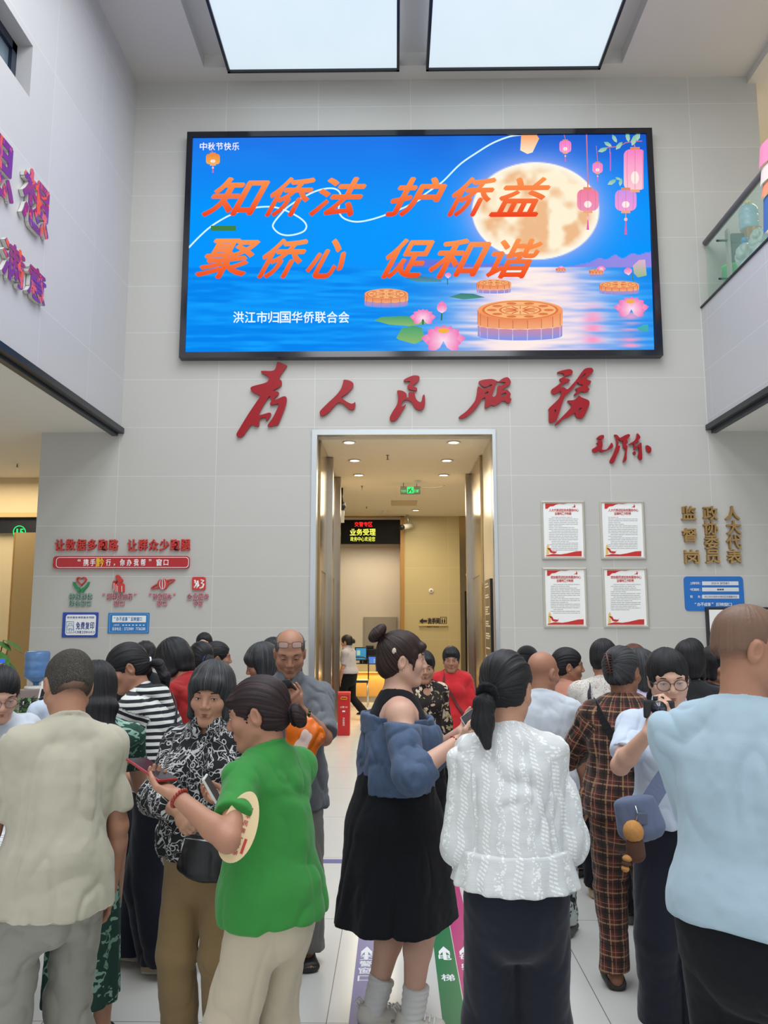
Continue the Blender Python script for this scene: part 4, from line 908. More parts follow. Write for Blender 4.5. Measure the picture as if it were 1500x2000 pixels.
def lantern(cx, y0, y1, w_, top, mid, cut=9e9, tas=20, cord=None):
    r = lambda pts: [(min(x, cut), y) for x, y in pts]; h_ = w_/2
    pts = []
    for sx, rng in ((1, (0,90)), (-1, (90,0))): pass
    rr = min(h_*.55, (y1-y0)*.28)
    for (ax, ay, s0) in ((cx+h_-rr, y0+rr, 90), (cx-h_+rr, y0+rr, 180), (cx-h_+rr, y1-rr, 270), (cx+h_-rr, y1-rr, 360)):
        for k_ in range(6): a_ = math.radians(s0-90+18*k_); pts.append((ax+rr*math.cos(a_), ay-rr*math.sin(a_)))
    P.poly(r(pts), top, 6, mid)
    for q_ in (-.33,0,.33): P.line(r([(cx+w_*q_, y0+1), (cx+w_*q_*1.08, (y0+y1)/2), (cx+w_*q_, y1-1)]), max(.6, w_*.018), (214,120,150), 6.6)
    P.ell(min(cx, cut-6), y0*.3+y1*.7, h_*.35, (y1-y0)*.16, (255,240,232), 6.4)
    P.poly(r([(cx-h_*.42,y0-w_*.1),(cx+h_*.42,y0-w_*.1),(cx+h_*.42,y0+.6),(cx-h_*.42,y0+.6)]), (226,140,110), 7); P.poly(r([(cx-h_*.42,y1-.6),(cx+h_*.42,y1-.6),(cx+h_*.42,y1+w_*.11),(cx-h_*.42,y1+w_*.11)]), (240,170,130), 7)
    if tas: P.line([(cx,y1+w_*.1),(cx,y1+w_*.1+tas*.4)], max(.7, w_*.03), (240,150,160), 7); P.ell(cx, y1+w_*.1+tas*.3, w_*.08, w_*.08, (255,190,180), 7.4); P.poly([(cx-.6,y1+w_*.1+tas*.35),(cx+.6,y1+w_*.1+tas*.35),(cx+w_*.06,y1+w_*.1+tas),(cx-w_*.06,y1+w_*.1+tas)], (232,100,170), 7)
    if cord: P.line([(cx,y0-w_*.1),(cx-1,(y0+cord)/2),(cx-cord*.0-2.5,cord)], max(.8, w_*.05), (226,120,130), 5)
lantern(1148,370,412,42,(244,128,160),(240,150,190),tas=33,cord=262); lantern(1222,371,412,42,(206,150,230),(246,160,220),tas=42,cord=350); lantern(1240,292,371,44,(250,130,200),(255,206,216),cut=1256.5,tas=0,cord=278); lantern(1104,275,298,23,(244,130,200),(255,160,220),tas=16,cord=262); lantern(1167,318,338,20,(244,130,200),(255,160,220),tas=15,cord=285); lantern(416,301,321,27,(240,140,50),(250,180,80),tas=14,cord=294)
P.poly([(1018,262),(1047,262),(1053,271),(1040,298),(1030,301),(1016,294)], (250,160,96), 6, (255,240,206))
for x_, y_, a_, s_ in ((1177,293,20,10),(1187,282,-30,9),(1200,271,-60,9),(1209,285,50,10),(1226,268,-80,10),(1238,274,70,12),(1246,266,80,10),(1195,356,30,10),(1207,349,-20,6),(1212,356,80,8)):
    r = math.radians(a_); P.poly([(x_+s_*(math.cos(r)*u_-math.sin(r)*v_), y_+s_*(-math.sin(r)*u_-math.cos(r)*v_)) for u_, v_ in ((-1,0),(-.3,.42),(.5,.34),(1,0),(.5,-.34),(-.3,-.42))], (110,190,170), 7, (190,215,190))
P.line([(1183,289),(1210,286),(1222,279),(1240,276),(1254,276)], 1.6, (226,120,110), 6.8); P.line([(1191,290),(1191,300)], 1, (230,150,190), 6.8); P.line([(1192,298),(1192,334)], 2.2, (214,100,200), 6.8)
for ch, xa_, xb_ in (('知',393,530),('侨',507,625),('法',599,726),('护',749,879),('侨',863,978),('益',956,1084)): P.glyph(ch, xa_, 348, xb_, 422.5, (255,150,80), 12, (240,66,30), .5, .034)
for ch, xa_, xb_ in (('聚',378,515),('侨',492,611),('心',591,697),('促',734,856),('和',830,962),('谐',939,1064)): P.glyph(ch, xa_, 468, xb_, 543, (255,152,80), 12, (242,74,26), .5, .034)
for i, ch in enumerate('洪江市归国华侨联合会'): P.glyph(ch, 455.5+i*22.85, 609, 455.5+i*22.85+21, 631, (238,250,255), 12, bold=.02)
for i, ch in enumerate('中秋节快乐'): P.glyph(ch, 390.5+i*15.7, 279, 390.5+i*15.7+14.2, 294, (240,240,255), 12, bold=.02)
P.build('display', M_led, scr)
# ------------------------------------------------------------------ signs, notices and fittings on the walls
def wpart(mb, name, mat, parent, label=None):
    """a part given in world coordinates"""
    o = mb.build(name, mat, parent, label=label); o.matrix_parent_inverse = (Matrix.Translation(parent.location) @ parent.rotation_euler.to_matrix().to_4x4()).inverted(); return o
def rect_px(mb, x0, y0, x1, y1, Y, th, off=0, mi=0):
    a = box_px(x0, y0, x1, y1, Y); return mb.box((a[0],Y-off-th,a[1]), (a[0]+a[2],Y-off,a[1]+a[3]), mi)
def row(mb, s, x0, y0, x1, y1, Y, depth=.004, off=0.0, bold=.0, gap=.10, mi=0):
    """characters set in equal cells over a pixel box"""
    n = len(s); w_ = (x1-x0)/n
    for i, ch in enumerate(s):
        if ch == ' ': continue
        X0 = x0+i*w_+w_*gap/2; X1 = x0+(i+1)*w_-w_*gap/2; Y0, Y1 = y0, y1; hh = y1-y0
        if ch in '“”': Y1 = y0+hh*.35; m = (X1-X0)*.25; X0 += m; X1 -= m
        elif ch in '，,': Y0 = y1-hh*.3; m = (X1-X0)*.35; X0 += m*.4; X1 -= m*1.6
        elif ch in '：:': Y0 = y0+hh*.3; m = (X1-X0)*.4; X0 += m; X1 -= m
        elif ch in '一－-~': Y0 = y0+hh*.42; Y1 = y0+hh*.58
        elif ch == '1': m = (X1-X0)*.30; X0 += m; X1 -= m
        elif ch == '口': Y0 = y0+hh*.12; Y1 = y1-hh*.08; X0 += w_*.06; X1 -= w_*.06
        a = box_px(X0, Y0, X1, Y1, Y); glyph_fit(mb, ch, frY(Y), a[0], a[1], a[2], a[3], depth, off, bold, 0, mi)
    return mb
def rrect(x0, y0, x1, y1, r, Y, n=5):
    a = box_px(x0, y0, x1, y1, Y); rr = r*a[3]; out = []
    for cx, cz, s0 in ((a[0]+a[2]-rr,a[1]+a[3]-rr,0), (a[0]+rr,a[1]+a[3]-rr,90), (a[0]+rr,a[1]+rr,180), (a[0]+a[2]-rr,a[1]+rr,270)):
        for k in range(n+1): t = math.radians(s0+90*k/n); out.append((cx+rr*math.cos(t), cz+rr*math.sin(t)))
    return out
M_text_white = flat('white_lettering', (236,238,240), .6, var=.01); M_text_black = flat('black_lettering', (20,20,22), .5); M_text_grey = flat('grey_print', (172,172,174), .8, var=.02); M_text_red = flat('red_print', (190,54,48), .6)
M_paper = flat('paper_white', (238,238,236), .7, var=.01); M_redpaint = flat('red_paint', (184,34,38), .35); M_green = flat('green_acrylic', (20,128,72), .3)
def char_rows(name, mat, specs, lab, cat, Y=D, depth=.03, bold=.02, group=None, off=.004):
    mb = MB()
    for s, x0, y0, x1, y1 in specs: row(mb, s, x0, y0, x1, y1, Y, depth, off, bold)
    return tag(mb.build(name, mat), lab, cat, group)
M_redl = flat('red_letter', (196,52,46), .4)
for i, ch in enumerate('让数据多跑路'): mb = MB(); row(mb, ch, 108+i*20.9, 1054, 108+i*20.9+20.5, 1075, D, .03, .004, .03); tag(mb.build('wall_letter', M_redl), 'red raised character %s of the left half of the slogan above the red bar' % ch, 'lettering', 'raised red slogan characters')
for i, ch in enumerate('让群众少跑腿'): mb = MB(); row(mb, ch, 249+i*20.8, 1054, 249+i*20.8+20.4, 1075, D, .03, .004, .03); tag(mb.build('wall_letter', M_redl), 'red raised character %s of the right half of the slogan above the red bar' % ch, 'lettering', 'raised red slogan characters')
t = thing('window_sign', 'long red rounded sign bar with white and one yellow character', 'sign', tuple(atY(239,1098,D)))
mb = MB(); place(mb, poly_prism(frY(D), [rrect(106,1086.5,371.5,1111,.25,D)], .05)); wpart(mb, 'board', flat('red_board', (176,24,32), .3), t)
mb = MB(); place(mb, poly_prism(frY(D-.05), [rrect(109,1088,369,1109,.3,D-.05), rrect(110,1089,368,1108,.3,D-.05)], .002)); wpart(mb, 'border_line', M_text_white, t)
mb = MB(); row(mb, '“携手', 148, 1092, 188, 1105, D-.05, .003, 0, .02, .2); row(mb, '行，你办我帮”', 205, 1092, 300, 1105, D-.05, .003, 0, .02, .3); row(mb, '窗口', 304, 1092, 331, 1105, D-.05, .003, 0, .02, .2); wpart(mb, 'lettering', M_text_white, t)
mb = MB(); row(mb, '黔', 186, 1090, 204, 1107, D-.05, .003, 0, .012); wpart(mb, 'yellow_character', flat('yellow_letter', (236,206,30), .5), t, 'yellow brush-like character')
# four service emblems with their captions
def emblem(lab, px, py, parts, cap):
    t = thing('service_emblem', lab, 'emblem', tuple(atY(px, py, D)), 0, 'service emblems on the left wall')
    for nm, mat, rings in parts:
        mb = MB()
        for i_, rg in enumerate(rings): place(mb, poly_prism(frY(D), [[W2(x, y, D) for x, y in r] for r in rg], .02+.003*i_+.002*len(nm)))
        wpart(mb, nm, mat, t)
    mats = cap[0]; mb = MB()
    for s, x0, y0, x1, y1 in cap[1:]: row(mb, s, x0, y0, x1, y1, D, .02, .003, .012)
    wpart(mb, 'caption', mats, t)
def ring_c(cx, cy, rx, ry, n=28, rot=0): return [(cx+rx*math.cos(a)*math.cos(rot)-ry*math.sin(a)*math.sin(rot), cy-(rx*math.cos(a)*math.sin(rot)+ry*math.sin(a)*math.cos(rot))) for a in np.linspace(0, 2*math.pi, n, endpoint=False)]
def heart(cx, cy, s): return [(cx+s*16*math.sin(t)**3/16, cy-s*(13*math.cos(t)-5*math.cos(2*t)-2*math.cos(3*t)-math.cos(4*t))/16) for t in np.linspace(0, 2*math.pi, 40, endpoint=False)]
M_capg = flat('green_caption', (134,166,152), .4); M_capr = flat('red_caption', (206,138,146), .4)
k = lambda pts: [(100+x/5.357, 1040+y/5.357) for x, y in pts]
emblem('green hands holding a red heart, leftmost emblem on the wall', 160, 1143, [('heart', M_redl, [[heart(160.2,1134.5,10), heart(160.2,1134.3,7.6)]]), ('hands', M_green, [[k([(233,518),(252,520),(262,545),(285,572),(305,580),(312,596),(312,625),(280,625),(278,600),(256,580),(240,550)])], [k([(408,518),(390,520),(378,545),(355,572),(335,580),(320,596),(318,625),(346,625),(352,600),(380,578),(398,552)])]])], (M_capg, ('特殊群体', 135, 1159, 182, 1171), ('绿色窗口', 135, 1173, 180, 1184)))
emblem('red queue of figures, second emblem on the wall from the left', 232, 1143, [('figures', M_redl, [[ring_c(231,1127,4,4)],[ring_c(233.5,1130,4,4)],[ring_c(236.5,1134,4.5,4.5)],[k([(690,545),(705,530),(755,530),(770,545),(772,620),(756,625),(756,560),(750,560),(750,625),(708,625),(708,560),(700,560),(700,620),(690,616)])],[k([(672,530),(684,522),(690,530),(686,545),(686,612),(674,605)])],[k([(656,520),(668,505),(690,505),(694,516),(672,522),(668,535),(668,600),(656,590)])]]), ('outline_strokes', M_text_white, [[k([(690,545),(694,545),(694,618),(690,618)])],[k([(670,530),(674,530),(674,606),(670,604)])],[k([(706,560),(709,560),(709,624),(706,624)])],[k([(752,560),(755,560),(755,624),(752,624)])]])], (M_capr, ('“湘伴走流程”', 198, 1159, 270, 1171), ('窗口', 222, 1173, 245, 1184)))
emblem('red globe with a tilted ring, third emblem on the wall from the left', 319, 1142, [('globe', M_redl, [[ring_c(319,1141,10.5,10.8)]]), ('ring', M_redl, [[ring_c(319,1141,25,5.2,40,.36), ring_c(319,1141,21,2.6,40,.36)]]), ('meridian_lines', M_text_white, [[ring_c(319,1141,5.6,10.4), ring_c(319,1141,4.9,10.2)], [[(318.6,1131),(319.4,1131),(319.4,1151),(318.6,1151)]]])], (M_capr, ('“跨省通办”', 289, 1159, 346, 1171), ('窗口', 306, 1173, 328, 1184)))
emblem('red rounded tile with a white monogram, rightmost emblem on the wall', 388, 1140, [('tile', M_redl, [[[(376+ (x)*26, 1127+(y)*26) for x, y in ((.15,0),(.85,0),(.96,.04),(1,.15),(1,.85),(.96,.96),(.85,1),(.15,1),(.04,.96),(0,.85),(0,.15),(.04,.04))]]])], (M_capr, ('企业服务', 365, 1159, 409, 1171), ('专窗', 377, 1173, 397, 1184)))
em = bpy.data.objects['service_emblem.003']; mb = MB()
for pts in ([(380,1133),(382,1136),(380,1139)], [(379,1148),(383,1143),(384,1138)], [(386,1134),(387,1141),(384,1149),(389,1142)], [(392,1133),(398,1134),(393,1139),(398,1141),(396,1147),(390,1149)]): mb.tube([atY(x, y, D-.022) for x, y in pts], .012, 6)
wpart(mb, 'monogram', M_text_white, em)
# blue notices
def notice(name, lab, x0, y0, x1, y1, mat, Y=D, th=.012, r=.03):
    t = thing(name, lab, 'notice', tuple(atY((x0+x1)/2, (y0+y1)/2, Y)))
    mb = MB(); place(mb, poly_prism(frY(Y), [rrect(x0,y0,x1,y1,r,Y)], th)); wpart(mb, 'board', mat, t); return t
Yb = D-.013
t = notice('copy_notice', 'dark blue notice with white panel offering free copies', 121, 1196, 193, 1245, flat('royal_blue', (24,64,158), .35))
mb = MB(); place(mb, poly_prism(frY(Yb), [rrect(127,1200.5,188,1240.5,.12,Yb)], .002)); wpart(mb, 'panel', M_paper, t)
mb = MB(); Yt = Yb-.002; row(mb, '政务服务便民服务项目', 131, 1204, 184, 1208, Yt, .002); row(mb, '免费复印', 148, 1215, 184.5, 1229, Yt, .002, 0, .02); row(mb, '（数量20张以内）', 146, 1232, 185, 1237, Yt, .002); wpart(mb, 'lettering', flat('blue_print', (30,60,140), .6), t)
mb = MB()
for q in ([(130,1214),(144,1214),(144,1236),(130,1236)],): mb.tube([atY(x, y, Yt-.001) for x, y in q+q[:1]], .004, 4)
for q in ([(134,1218),(141,1218),(141,1222),(134,1222)], [(132,1222),(143,1222),(143,1230),(132,1230)], [(135,1227),(140,1227),(140,1234),(135,1234)]): mb.tube([atY(x, y, Yt-.001) for x, y in q+q[:1]], .0035, 4)
wpart(mb, 'printer_icon', flat('pale_blue_print', (120,150,190), .6), t)
t = notice('hotline_notice', 'blue notice with white heading and telephone numbers beside the copy notice', 210.5, 1197, 292.5, 1237, flat('cyan_blue', (24,116,186), .35))
mb = MB(); place(mb, poly_prism(frY(Yb), [rrect(213,1199,290,1235,.06,Yb), rrect(213.7,1199.6,289.3,1234.4,.06,Yb)], .002)); wpart(mb, 'border_line', flat('light_blue_line', (130,190,226), .5), t)
mb = MB(); rect_px(mb, 219, 1202.5, 285.5, 1215.5, Yb, .002); wpart(mb, 'panel', M_paper, t)
mb = MB(); row(mb, '“办不成事”反映窗口', 221, 1205, 278, 1213, Yb-.002, .002, 0, .015); wpart(mb, 'heading', bpy.data.materials['cyan_blue'], t)
mb = MB(); row(mb, '投诉电话：', 219, 1225, 241, 1231.5, Yb, .002, 0, .01); row(mb, '2723989', 242, 1225.5, 261, 1231, Yb, .002, 0, .01); row(mb, '7736288', 265, 1225.5, 284, 1231, Yb, .002, 0, .01); row(mb, '上班时间', 221, 1219, 233, 1222.5, Yb, .002)
for x in (239,245,251,258,265,272,279): rect_px(mb, x, 1220, x+3.4, 1222, Yb, .002)
wpart(mb, 'lettering', M_text_white, t)
# four framed rules
def poster(lab, cs, title, title2, nlines, seed):
    """cs: outer corners tl, tr, br, bl in pixels"""
    c = np.mean(cs, 0); t = thing('framed_notice', lab, 'framed notice', tuple(atY(c[0], c[1], D)), 0, 'framed rules right of the doorway')
    x0, x1 = (cs[0][0]+cs[3][0])/2, (cs[1][0]+cs[2][0])/2; y0, y1 = (cs[0][1]+cs[1][1])/2, (cs[2][1]+cs[3][1])/2
    a = box_px(x0, y0, x1, y1, D-.03); b_ = .03; X0, Z0, X1, Z1 = a[0], a[1], a[0]+a[2], a[1]+a[3]
    mb = MB()     # mitred aluminium profile: sloping inwards
    O = [(X0,Z0),(X1,Z0),(X1,Z1),(X0,Z1)]; I = [(X0+b_,Z0+b_),(X1-b_,Z0+b_),(X1-b_,Z1-b_),(X0+b_,Z1-b_)]; Md = [((o[0]+i[0])/2,(o[1]+i[1])/2) for o, i in zip(O, I)]
    vs = [(x,D,z) for x, z in O]+[(x,D-.022,z) for x, z in O]+[(x,D-.034,z) for x, z in Md]+[(x,D-.014,z) for x, z in I]; fs = []
    for i in range(4):
        j = (i+1)%4
        for l in range(3): fs.append((l*4+i, l*4+j, l*4+4+j, l*4+4+i))
    mb.add(vs, fs); wpart(mb, 'frame', MT['alu'], t)
    Y = D-.014; mb = MB(); mb.box((X0+b_*.9,Y,Z0+b_*.9), (X1-b_*.9,Y+.004,Z1-b_*.9)); wpart(mb, 'sheet', M_paper, t)
    px = lambda u, v: (x0+5.5+(x1-x0-11)*u, y0+5.5+(y1-y0-11)*v); Yp = Y-.0005
    mb = MB(); p0_ = px(.10,.10); p1_ = px(.92,.155); row(mb, title, p0_[0], p0_[1], p1_[0], p1_[1], Yp, .001, 0, .025, .05); p0_ = px(.26,.165); p1_ = px(.72,.215); row(mb, title2, p0_[0], p0_[1], p1_[0], p1_[1], Yp, .001, 0, .025, .05)
    wpart(mb, 'heading', M_text_red, t)
    rr = random.Random(seed); mb = MB(); lines = np.linspace(.255, .255+.031*nlines, nlines)
    for v in lines:
        u = .10+(rr.random() < .3)*.07; end = .90 if rr.random() < .7 else rr.uniform(.35,.85)
        while u < end: w_ = rr.uniform(.05,.16); p = px(u, v); q = px(min(u+w_, end), v+.011); rect_px(mb, p[0], p[1], q[0], q[1], Yp, .0008); u += w_+rr.uniform(.006,.02)
    wpart(mb, 'text_lines', M_text_grey, t)
    mb = MB(); pl = lambda pts: place(mb, poly_prism(frY(Yp), [[W2(*px(u, v), Yp) for u, v in pts]], .001))
    pl([(0,0),(.60,0),(.5,.012),(.38,.008),(.30,.02),(.22,.05),(.13,.055),(.06,.10),(0,.10)]); pl([(.02,1),(.02,.985),(.2,.955),(.42,.965),(.6,.945),(.85,.905),(1,.90),(1,1)]); pl([(.05,.845),(.14,.85),(.18,.90),(.30,.91),(.33,.875),(.30,.935),(.24,.95),(.14,.93),(.10,.875)]); pl([(.72,.075),(.79,.05),(.80,.01),(.83,.05),(.82,.08),(.78,.07)])
    wpart(mb, 'red_ribbon', flat('ribbon_red', (196,44,40), .6), t)
    mb = MB(); pl([(.04,.80),(.07,.765),(.10,.80),(.11,.84),(.105,.96),(.03,.98),(.035,.84)]); wpart(mb, 'yellow_column', flat('column_yellow', (226,190,110), .6), t)
MT['alu'] = flat('aluminium', (206,203,192), .35, metal=.45, var=.03)
A = '人大代表进驻政务服务中心'; B_ = '政协委员进驻政务服务中心'
poster('framed notice with red ribbon print, upper left of the four', [(1058,978),(1140,978),(1143,1092),(1061,1092)], A, '监督岗工作制度', 20, 1)
poster('framed notice with red ribbon print, upper right of the four', [(1173.5,978),(1256,978),(1260,1092),(1177,1092)], A, '监督岗工作职责', 19, 2)
poster('framed notice with red ribbon print, lower left of the four', [(1061.5,1108.5),(1143.5,1108.5),(1147.5,1225.5),(1064.5,1225.5)], B_, '监督岗工作制度', 17, 3)
poster('framed notice with red ribbon print, lower right of the four', [(1178,1108.5),(1261.5,1108.5),(1266,1225.5),(1182.5,1225.5)], B_, '监督岗工作职责', 15, 4)
M_gold = flat('gold_letter', (176,142,92), .32, metal=.9, var=.15, scale=3)
for col, (xs, ys) in {'人大代表': ((1417,1420,1420,1421), (989,1017,1045,1074)), '政协委员': ((1374,1375,1377,1379), (989,1018,1046,1074)), '监督岗': ((1332,1334,1338), (989,1032,1074))}.items():
    for ch, x, y in zip(col, xs, ys): mb = MB(); a = box_px(x, y, x+26, y+26, D-.03); glyph_fit(mb, ch, frY(D), a[0], a[1], a[2], a[3], .045, 0, .03); tag(mb.build('gold_letter', M_gold), 'raised gold character %s on the right wall above the blue board' % ch, 'lettering', 'raised gold characters')
t = notice('duty_board', 'blue rounded board with three white name strips on the right wall', 1338, 1126, 1450, 1193, flat('board_blue', (10,104,186), .35), r=.1)
mb = MB(); [rect_px(mb, 1371.5, y, 1442+i*.6, y+7.6, Yb, .002) for i, y in enumerate((1135.5,1147.5,1161.5))]; wpart(mb, 'name_strip', flat('strip_white', (214,216,220), .6), t)
mb = MB(); row(mb, '上岗时间：', 1347.5, 1136.5, 1370, 1141.5, Yb, .002, 0, .01); row(mb, '今日值班：', 1347.5, 1149, 1370, 1154, Yb, .002, 0, .01); row(mb, '职', 1348, 1163, 1353, 1168, Yb, .002, 0, .01); row(mb, '务：', 1363, 1163, 1371.5, 1168, Yb, .002, 0, .01); row(mb, '“办不成事”', 1355, 1177, 1395, 1184, Yb, .002, 0, .01); row(mb, '反映窗口', 1398, 1177, 1430, 1184, Yb, .002, 0, .01); wpart(mb, 'lettering', M_text_white, t)
mb = MB(); row(mb, '2025', 1389, 1137.5, 1399, 1141, Yb-.002, .001); row(mb, '年', 1400, 1137.2, 1404.5, 1141.4, Yb-.002, .001); row(mb, '3月31日', 1405.5, 1137.2, 1424, 1141.4, Yb-.002, .001)
for x in (1401,1405.5,1410): rect_px(mb, x, 1150, x+3.5, 1153, Yb-.002, .001)
row(mb, '洪江市沙湾乡沙湾社区党委副书记', 1375.5, 1163.2, 1440, 1167.6, Yb-.002, .001); wpart(mb, 'strip_text', flat('dark_print', (60,66,84), .7), t)
# lettering on the left gallery wall (faces the hall): frame with x running towards the back wall
frL = frame_of((-3.5,0,0), (0,1,0), (0,0,1))
def mottle(name):
    t = NT(name); o = t.obj(); n = t.noise(t.map(o, (1,1.4,.9)), 4.5, 4, .6, .8)
    t.set(col=t.ramp(n, [(.50, srgb(124,34,120)), (.54, srgb(226,84,56))], 'CONSTANT'), rough=.12, coat=.5, spec=.6); return t.m
M_purple = mottle('mirror_purple_red'); M_letterside = flat('letter_side', (206,204,200), .5)
def left_letter(ch, xpx0, xpx1, ytop, ybot, lab):
    X = -3.455; y0 = atX(xpx0, (ytop+ybot)/2, X)[1]; y1 = atX(xpx1, (ytop+ybot)/2, X)[1]; z0 = atX(xpx1, ybot, X)[2]; z1 = atX(xpx1, ytop, X)[2]
    mb = MB(); glyph_fit(mb, ch, frL, y0, z0, y1-y0, z1-z0, .032, .008, .035); t = tag(mb.build('mirror_letter', M_letterside), lab, 'lettering', 'mirror letters on the left wall')
    mb = MB(); glyph_fit(mb, ch, frL, y0, z0, y1-y0, z1-z0, .003, .0475, .035); mb.build('face', M_purple, t)
left_letter('思', -42, 27, 297, 408, 'purple mirror character 思 cut by the left picture edge'); left_letter('想', 42, 95, 373, 478, 'purple and orange mirror character 想 on the left wall'); left_letter('满', 3, 46, 497, 570, 'small mirror character 满 at left of the lower row'); left_letter('意', 53, 88, 540, 602, 'small purple mirror character 意 at right of the lower row')
# ------------------------------------------------------------------ corridor fittings
YFs = YF-.02
t = thing('led_ticker', 'black LED ticker with red and yellow lines over the corridor niche', 'display', tuple(atY(720,1038,YFs)))
mb = MB(); a = box_px(620, 1013.5, 782, 1062, YF-.02); mb.box((a[0],YF-.04,a[1]), (nx1-.002,YF+.12,a[1]+a[3]-.02)); wpart(mb, 'housing', flat('ticker_black', (10,10,12), .7, spec=.2), t)
Yt = YF-.042; mb = MB(); row(mb, '交警专区', 692, 1019.5, 728, 1028.5, Yt, .004, 0, .01); wpart(mb, 'red_line', glow('led_red', (255,40,40), 1.6), t)
mb = MB(); row(mb, '业务受理', 683, 1033, 734, 1045.5, Yt, .004, 0, .02); row(mb, '政务中心欢迎您', 684, 1048.5, 733, 1057, Yt, .004, 0, .005); wpart(mb, 'yellow_lines', glow('led_yellow', (236,240,90), 1.5), t)
ye = 13.4; t = thing('exit_sign', 'green lit exit sign hanging from the corridor ceiling', 'exit sign', tuple(atY(801,957,ye)))
mb = MB(); rect_px(mb, 782, 949.5, 821, 965, ye, .03, -.03); mb.box((t.location.x-.12,ye,t.location.z+.05), (t.location.x-.11,ye+.01,CZ)); mb.box((t.location.x+.11,ye,t.location.z+.05), (t.location.x+.12,ye+.01,CZ)); wpart(mb, 'housing', flat('sign_grey', (70,70,60), .6, spec=.2), t)
mb = MB(); row(mb, '安全出口', 783.5, 956.5, 794.5, 961.5, ye, .002, 0, .01); row(mb, 'EXIT', 809, 956.5, 819, 961.5, ye, .002, 0, .01); rect_px(mb, 795, 950.5, 808, 963.5, ye, .002); wpart(mb, 'lit_symbols', glow('exit_green', (60,236,120), 1.3), t)
mb = MB(); mb.tube([atY(x, y, ye-.004) for x, y in ((803,953),(801,956),(799,959),(797,962))], .012, 6); mb.tube([atY(x, y, ye-.004) for x, y in ((797,957),(801,956),(805,959),(804,962))], .010, 6); wpart(mb, 'running_figure', flat('figure_dark', (20,70,40), .6), t)
mb = MB(); mb.tube([atY(x, y, ye+.02) for x, y in ((821,952.5),(835,953.5),(850,953),(862,950.5),(869,948.3))], .006, 6); tag(mb.build('cable', flat('grey_cable', (120,112,96), .6)), 'grey cable sagging from the exit sign to the ceiling', 'cable')
def downlight(px, py, lab, warm=True):
    p = atZ(px, py, CZ); t = thing('downlight', lab, 'downlight', (p[0],p[1],CZ), 0, 'corridor ceiling downlights')
    MB().lathe([(.085,-.002),(.095,-.012),(.085,-.018),(.066,-.012),(.066,-.004)], 24).build('rim', M_white, t)
    MB().lathe([(.001,-.006),(.064,-.006),(.064,-.003),(.001,-.003)], 20).build('lamp', glow('downlight_lamp', (255,240,214), 9) if 'downlight_lamp' not in bpy.data.materials else bpy.data.materials['downlight_lamp'], t)
    l = bpy.data.lights.new('downlight_beam', 'SPOT'); l.energy = 62; l.color = (1,.84,.60); l.spot_size = math.radians(140); l.spot_blend = .9; l.shadow_soft_size = .07
    o = bpy.data.objects.new('downlight_beam', l); COL.objects.link(o); o.parent = t; o.location = (0,0,-.03)
for px, py, lab in ((682,863.3,'front left'),(886,863.3,'front right'),(692.7,898.8,'second left'),(872.7,898.8,'second right'),(700.7,927.3,'third left'),(866.5,927.3,'third right'),(812,996,'single far')): downlight(px, py, 'round recessed ceiling light of the corridor, %s one' % lab)
def sprinkler(px, py, z, lab):
    p = atZ(px, py, z); t = tag(MB().lathe([(.022,0),(.022,-.006),(.008,-.008),(.007,-.04),(.012,-.044),(.005,-.06),(.022,-.064),(.022,-.067),(.001,-.067)], 14, p).build('sprinkler', flat('sprinkler_brass', (120,110,100), .4, metal=.8)), lab, 'sprinkler', 'ceiling sprinklers')
sprinkler(757,889,CZ,'ceiling sprinkler of the corridor, nearest and central'); sprinkler(707,949,CZ,'ceiling sprinkler of the corridor, left near the exit sign'); sprinkler(716,990,CZ,'farthest ceiling sprinkler of the corridor'); sprinkler(34,904,4.0,'ceiling sprinkler under the left soffit')
p = atZ(817,939,CZ); tag(MB().lathe([(.06,0),(.06,-.02),(.045,-.03),(.045,-.045),(.02,-.05),(.001,-.05)], 20, p).build('smoke_detector', M_white), 'white smoke detector on the ceiling above the exit sign', 'smoke detector')
p = atZ(751,998,CZ); tag(MB().lathe([(.06,0),(.06,-.02),(.045,-.03),(.045,-.045),(.001,-.05)], 20, p).build('smoke_detector', M_white), 'white smoke detector on the ceiling in front of the ticker', 'smoke detector')
p = atZ(789,984,CZ); tag(MB().box((p[0]-.26,p[1]-.45,CZ-.012), (p[0]+.26,p[1]+.2,CZ)).build('ceiling_vent', flat('vent_cream', (196,178,140), .6)), 'cream ceiling vent behind the exit sign', 'vent')
c0 = atY(797,1029,YF-.3); t = thing('security_camera', 'white bullet security camera on the far corridor wall', 'camera', tuple(c0))
wpart(MB().tube([c0+V(-.12,-.12,-.02), c0+V(.10,.16,.05)], [.055,.06], 14), 'body', M_white, t); wpart(MB().tube([c0+V(-.16,-.17,-.035), c0+V(-.12,-.12,-.02)], [.06,.058], 14), 'lens', M_black, t); wpart(MB().tube([c0+V(.02,.05,.05), c0+V(-.02,.05,.30)], .022, 8), 'bracket', M_steel2, t)
c0 = atY(668,986,13.9); t = thing('ceiling_camera', 'black camera hanging near the left corridor wall', 'camera', tuple(c0)); zc = c0[2]
wpart(MB().tube([V(c0[0],c0[1],CZ), V(c0[0],c0[1],zc)], .018, 8), 'stem', M_black, t); wpart(MB().lathe([(.001,.06),(.06,.04),(.07,-.03),(.04,-.09),(.001,-.1)], 14, c0), 'body', M_black, t); wpart(MB().box(c0+V(-.03,-.02,-.32), c0+V(.04,.03,-.11)), 'bracket', M_steel2, t)
t = thing('restroom_sign', 'black restroom arrow sign on a wooden bar on the beige wall', 'sign', tuple(atY(846,1213,YF)))
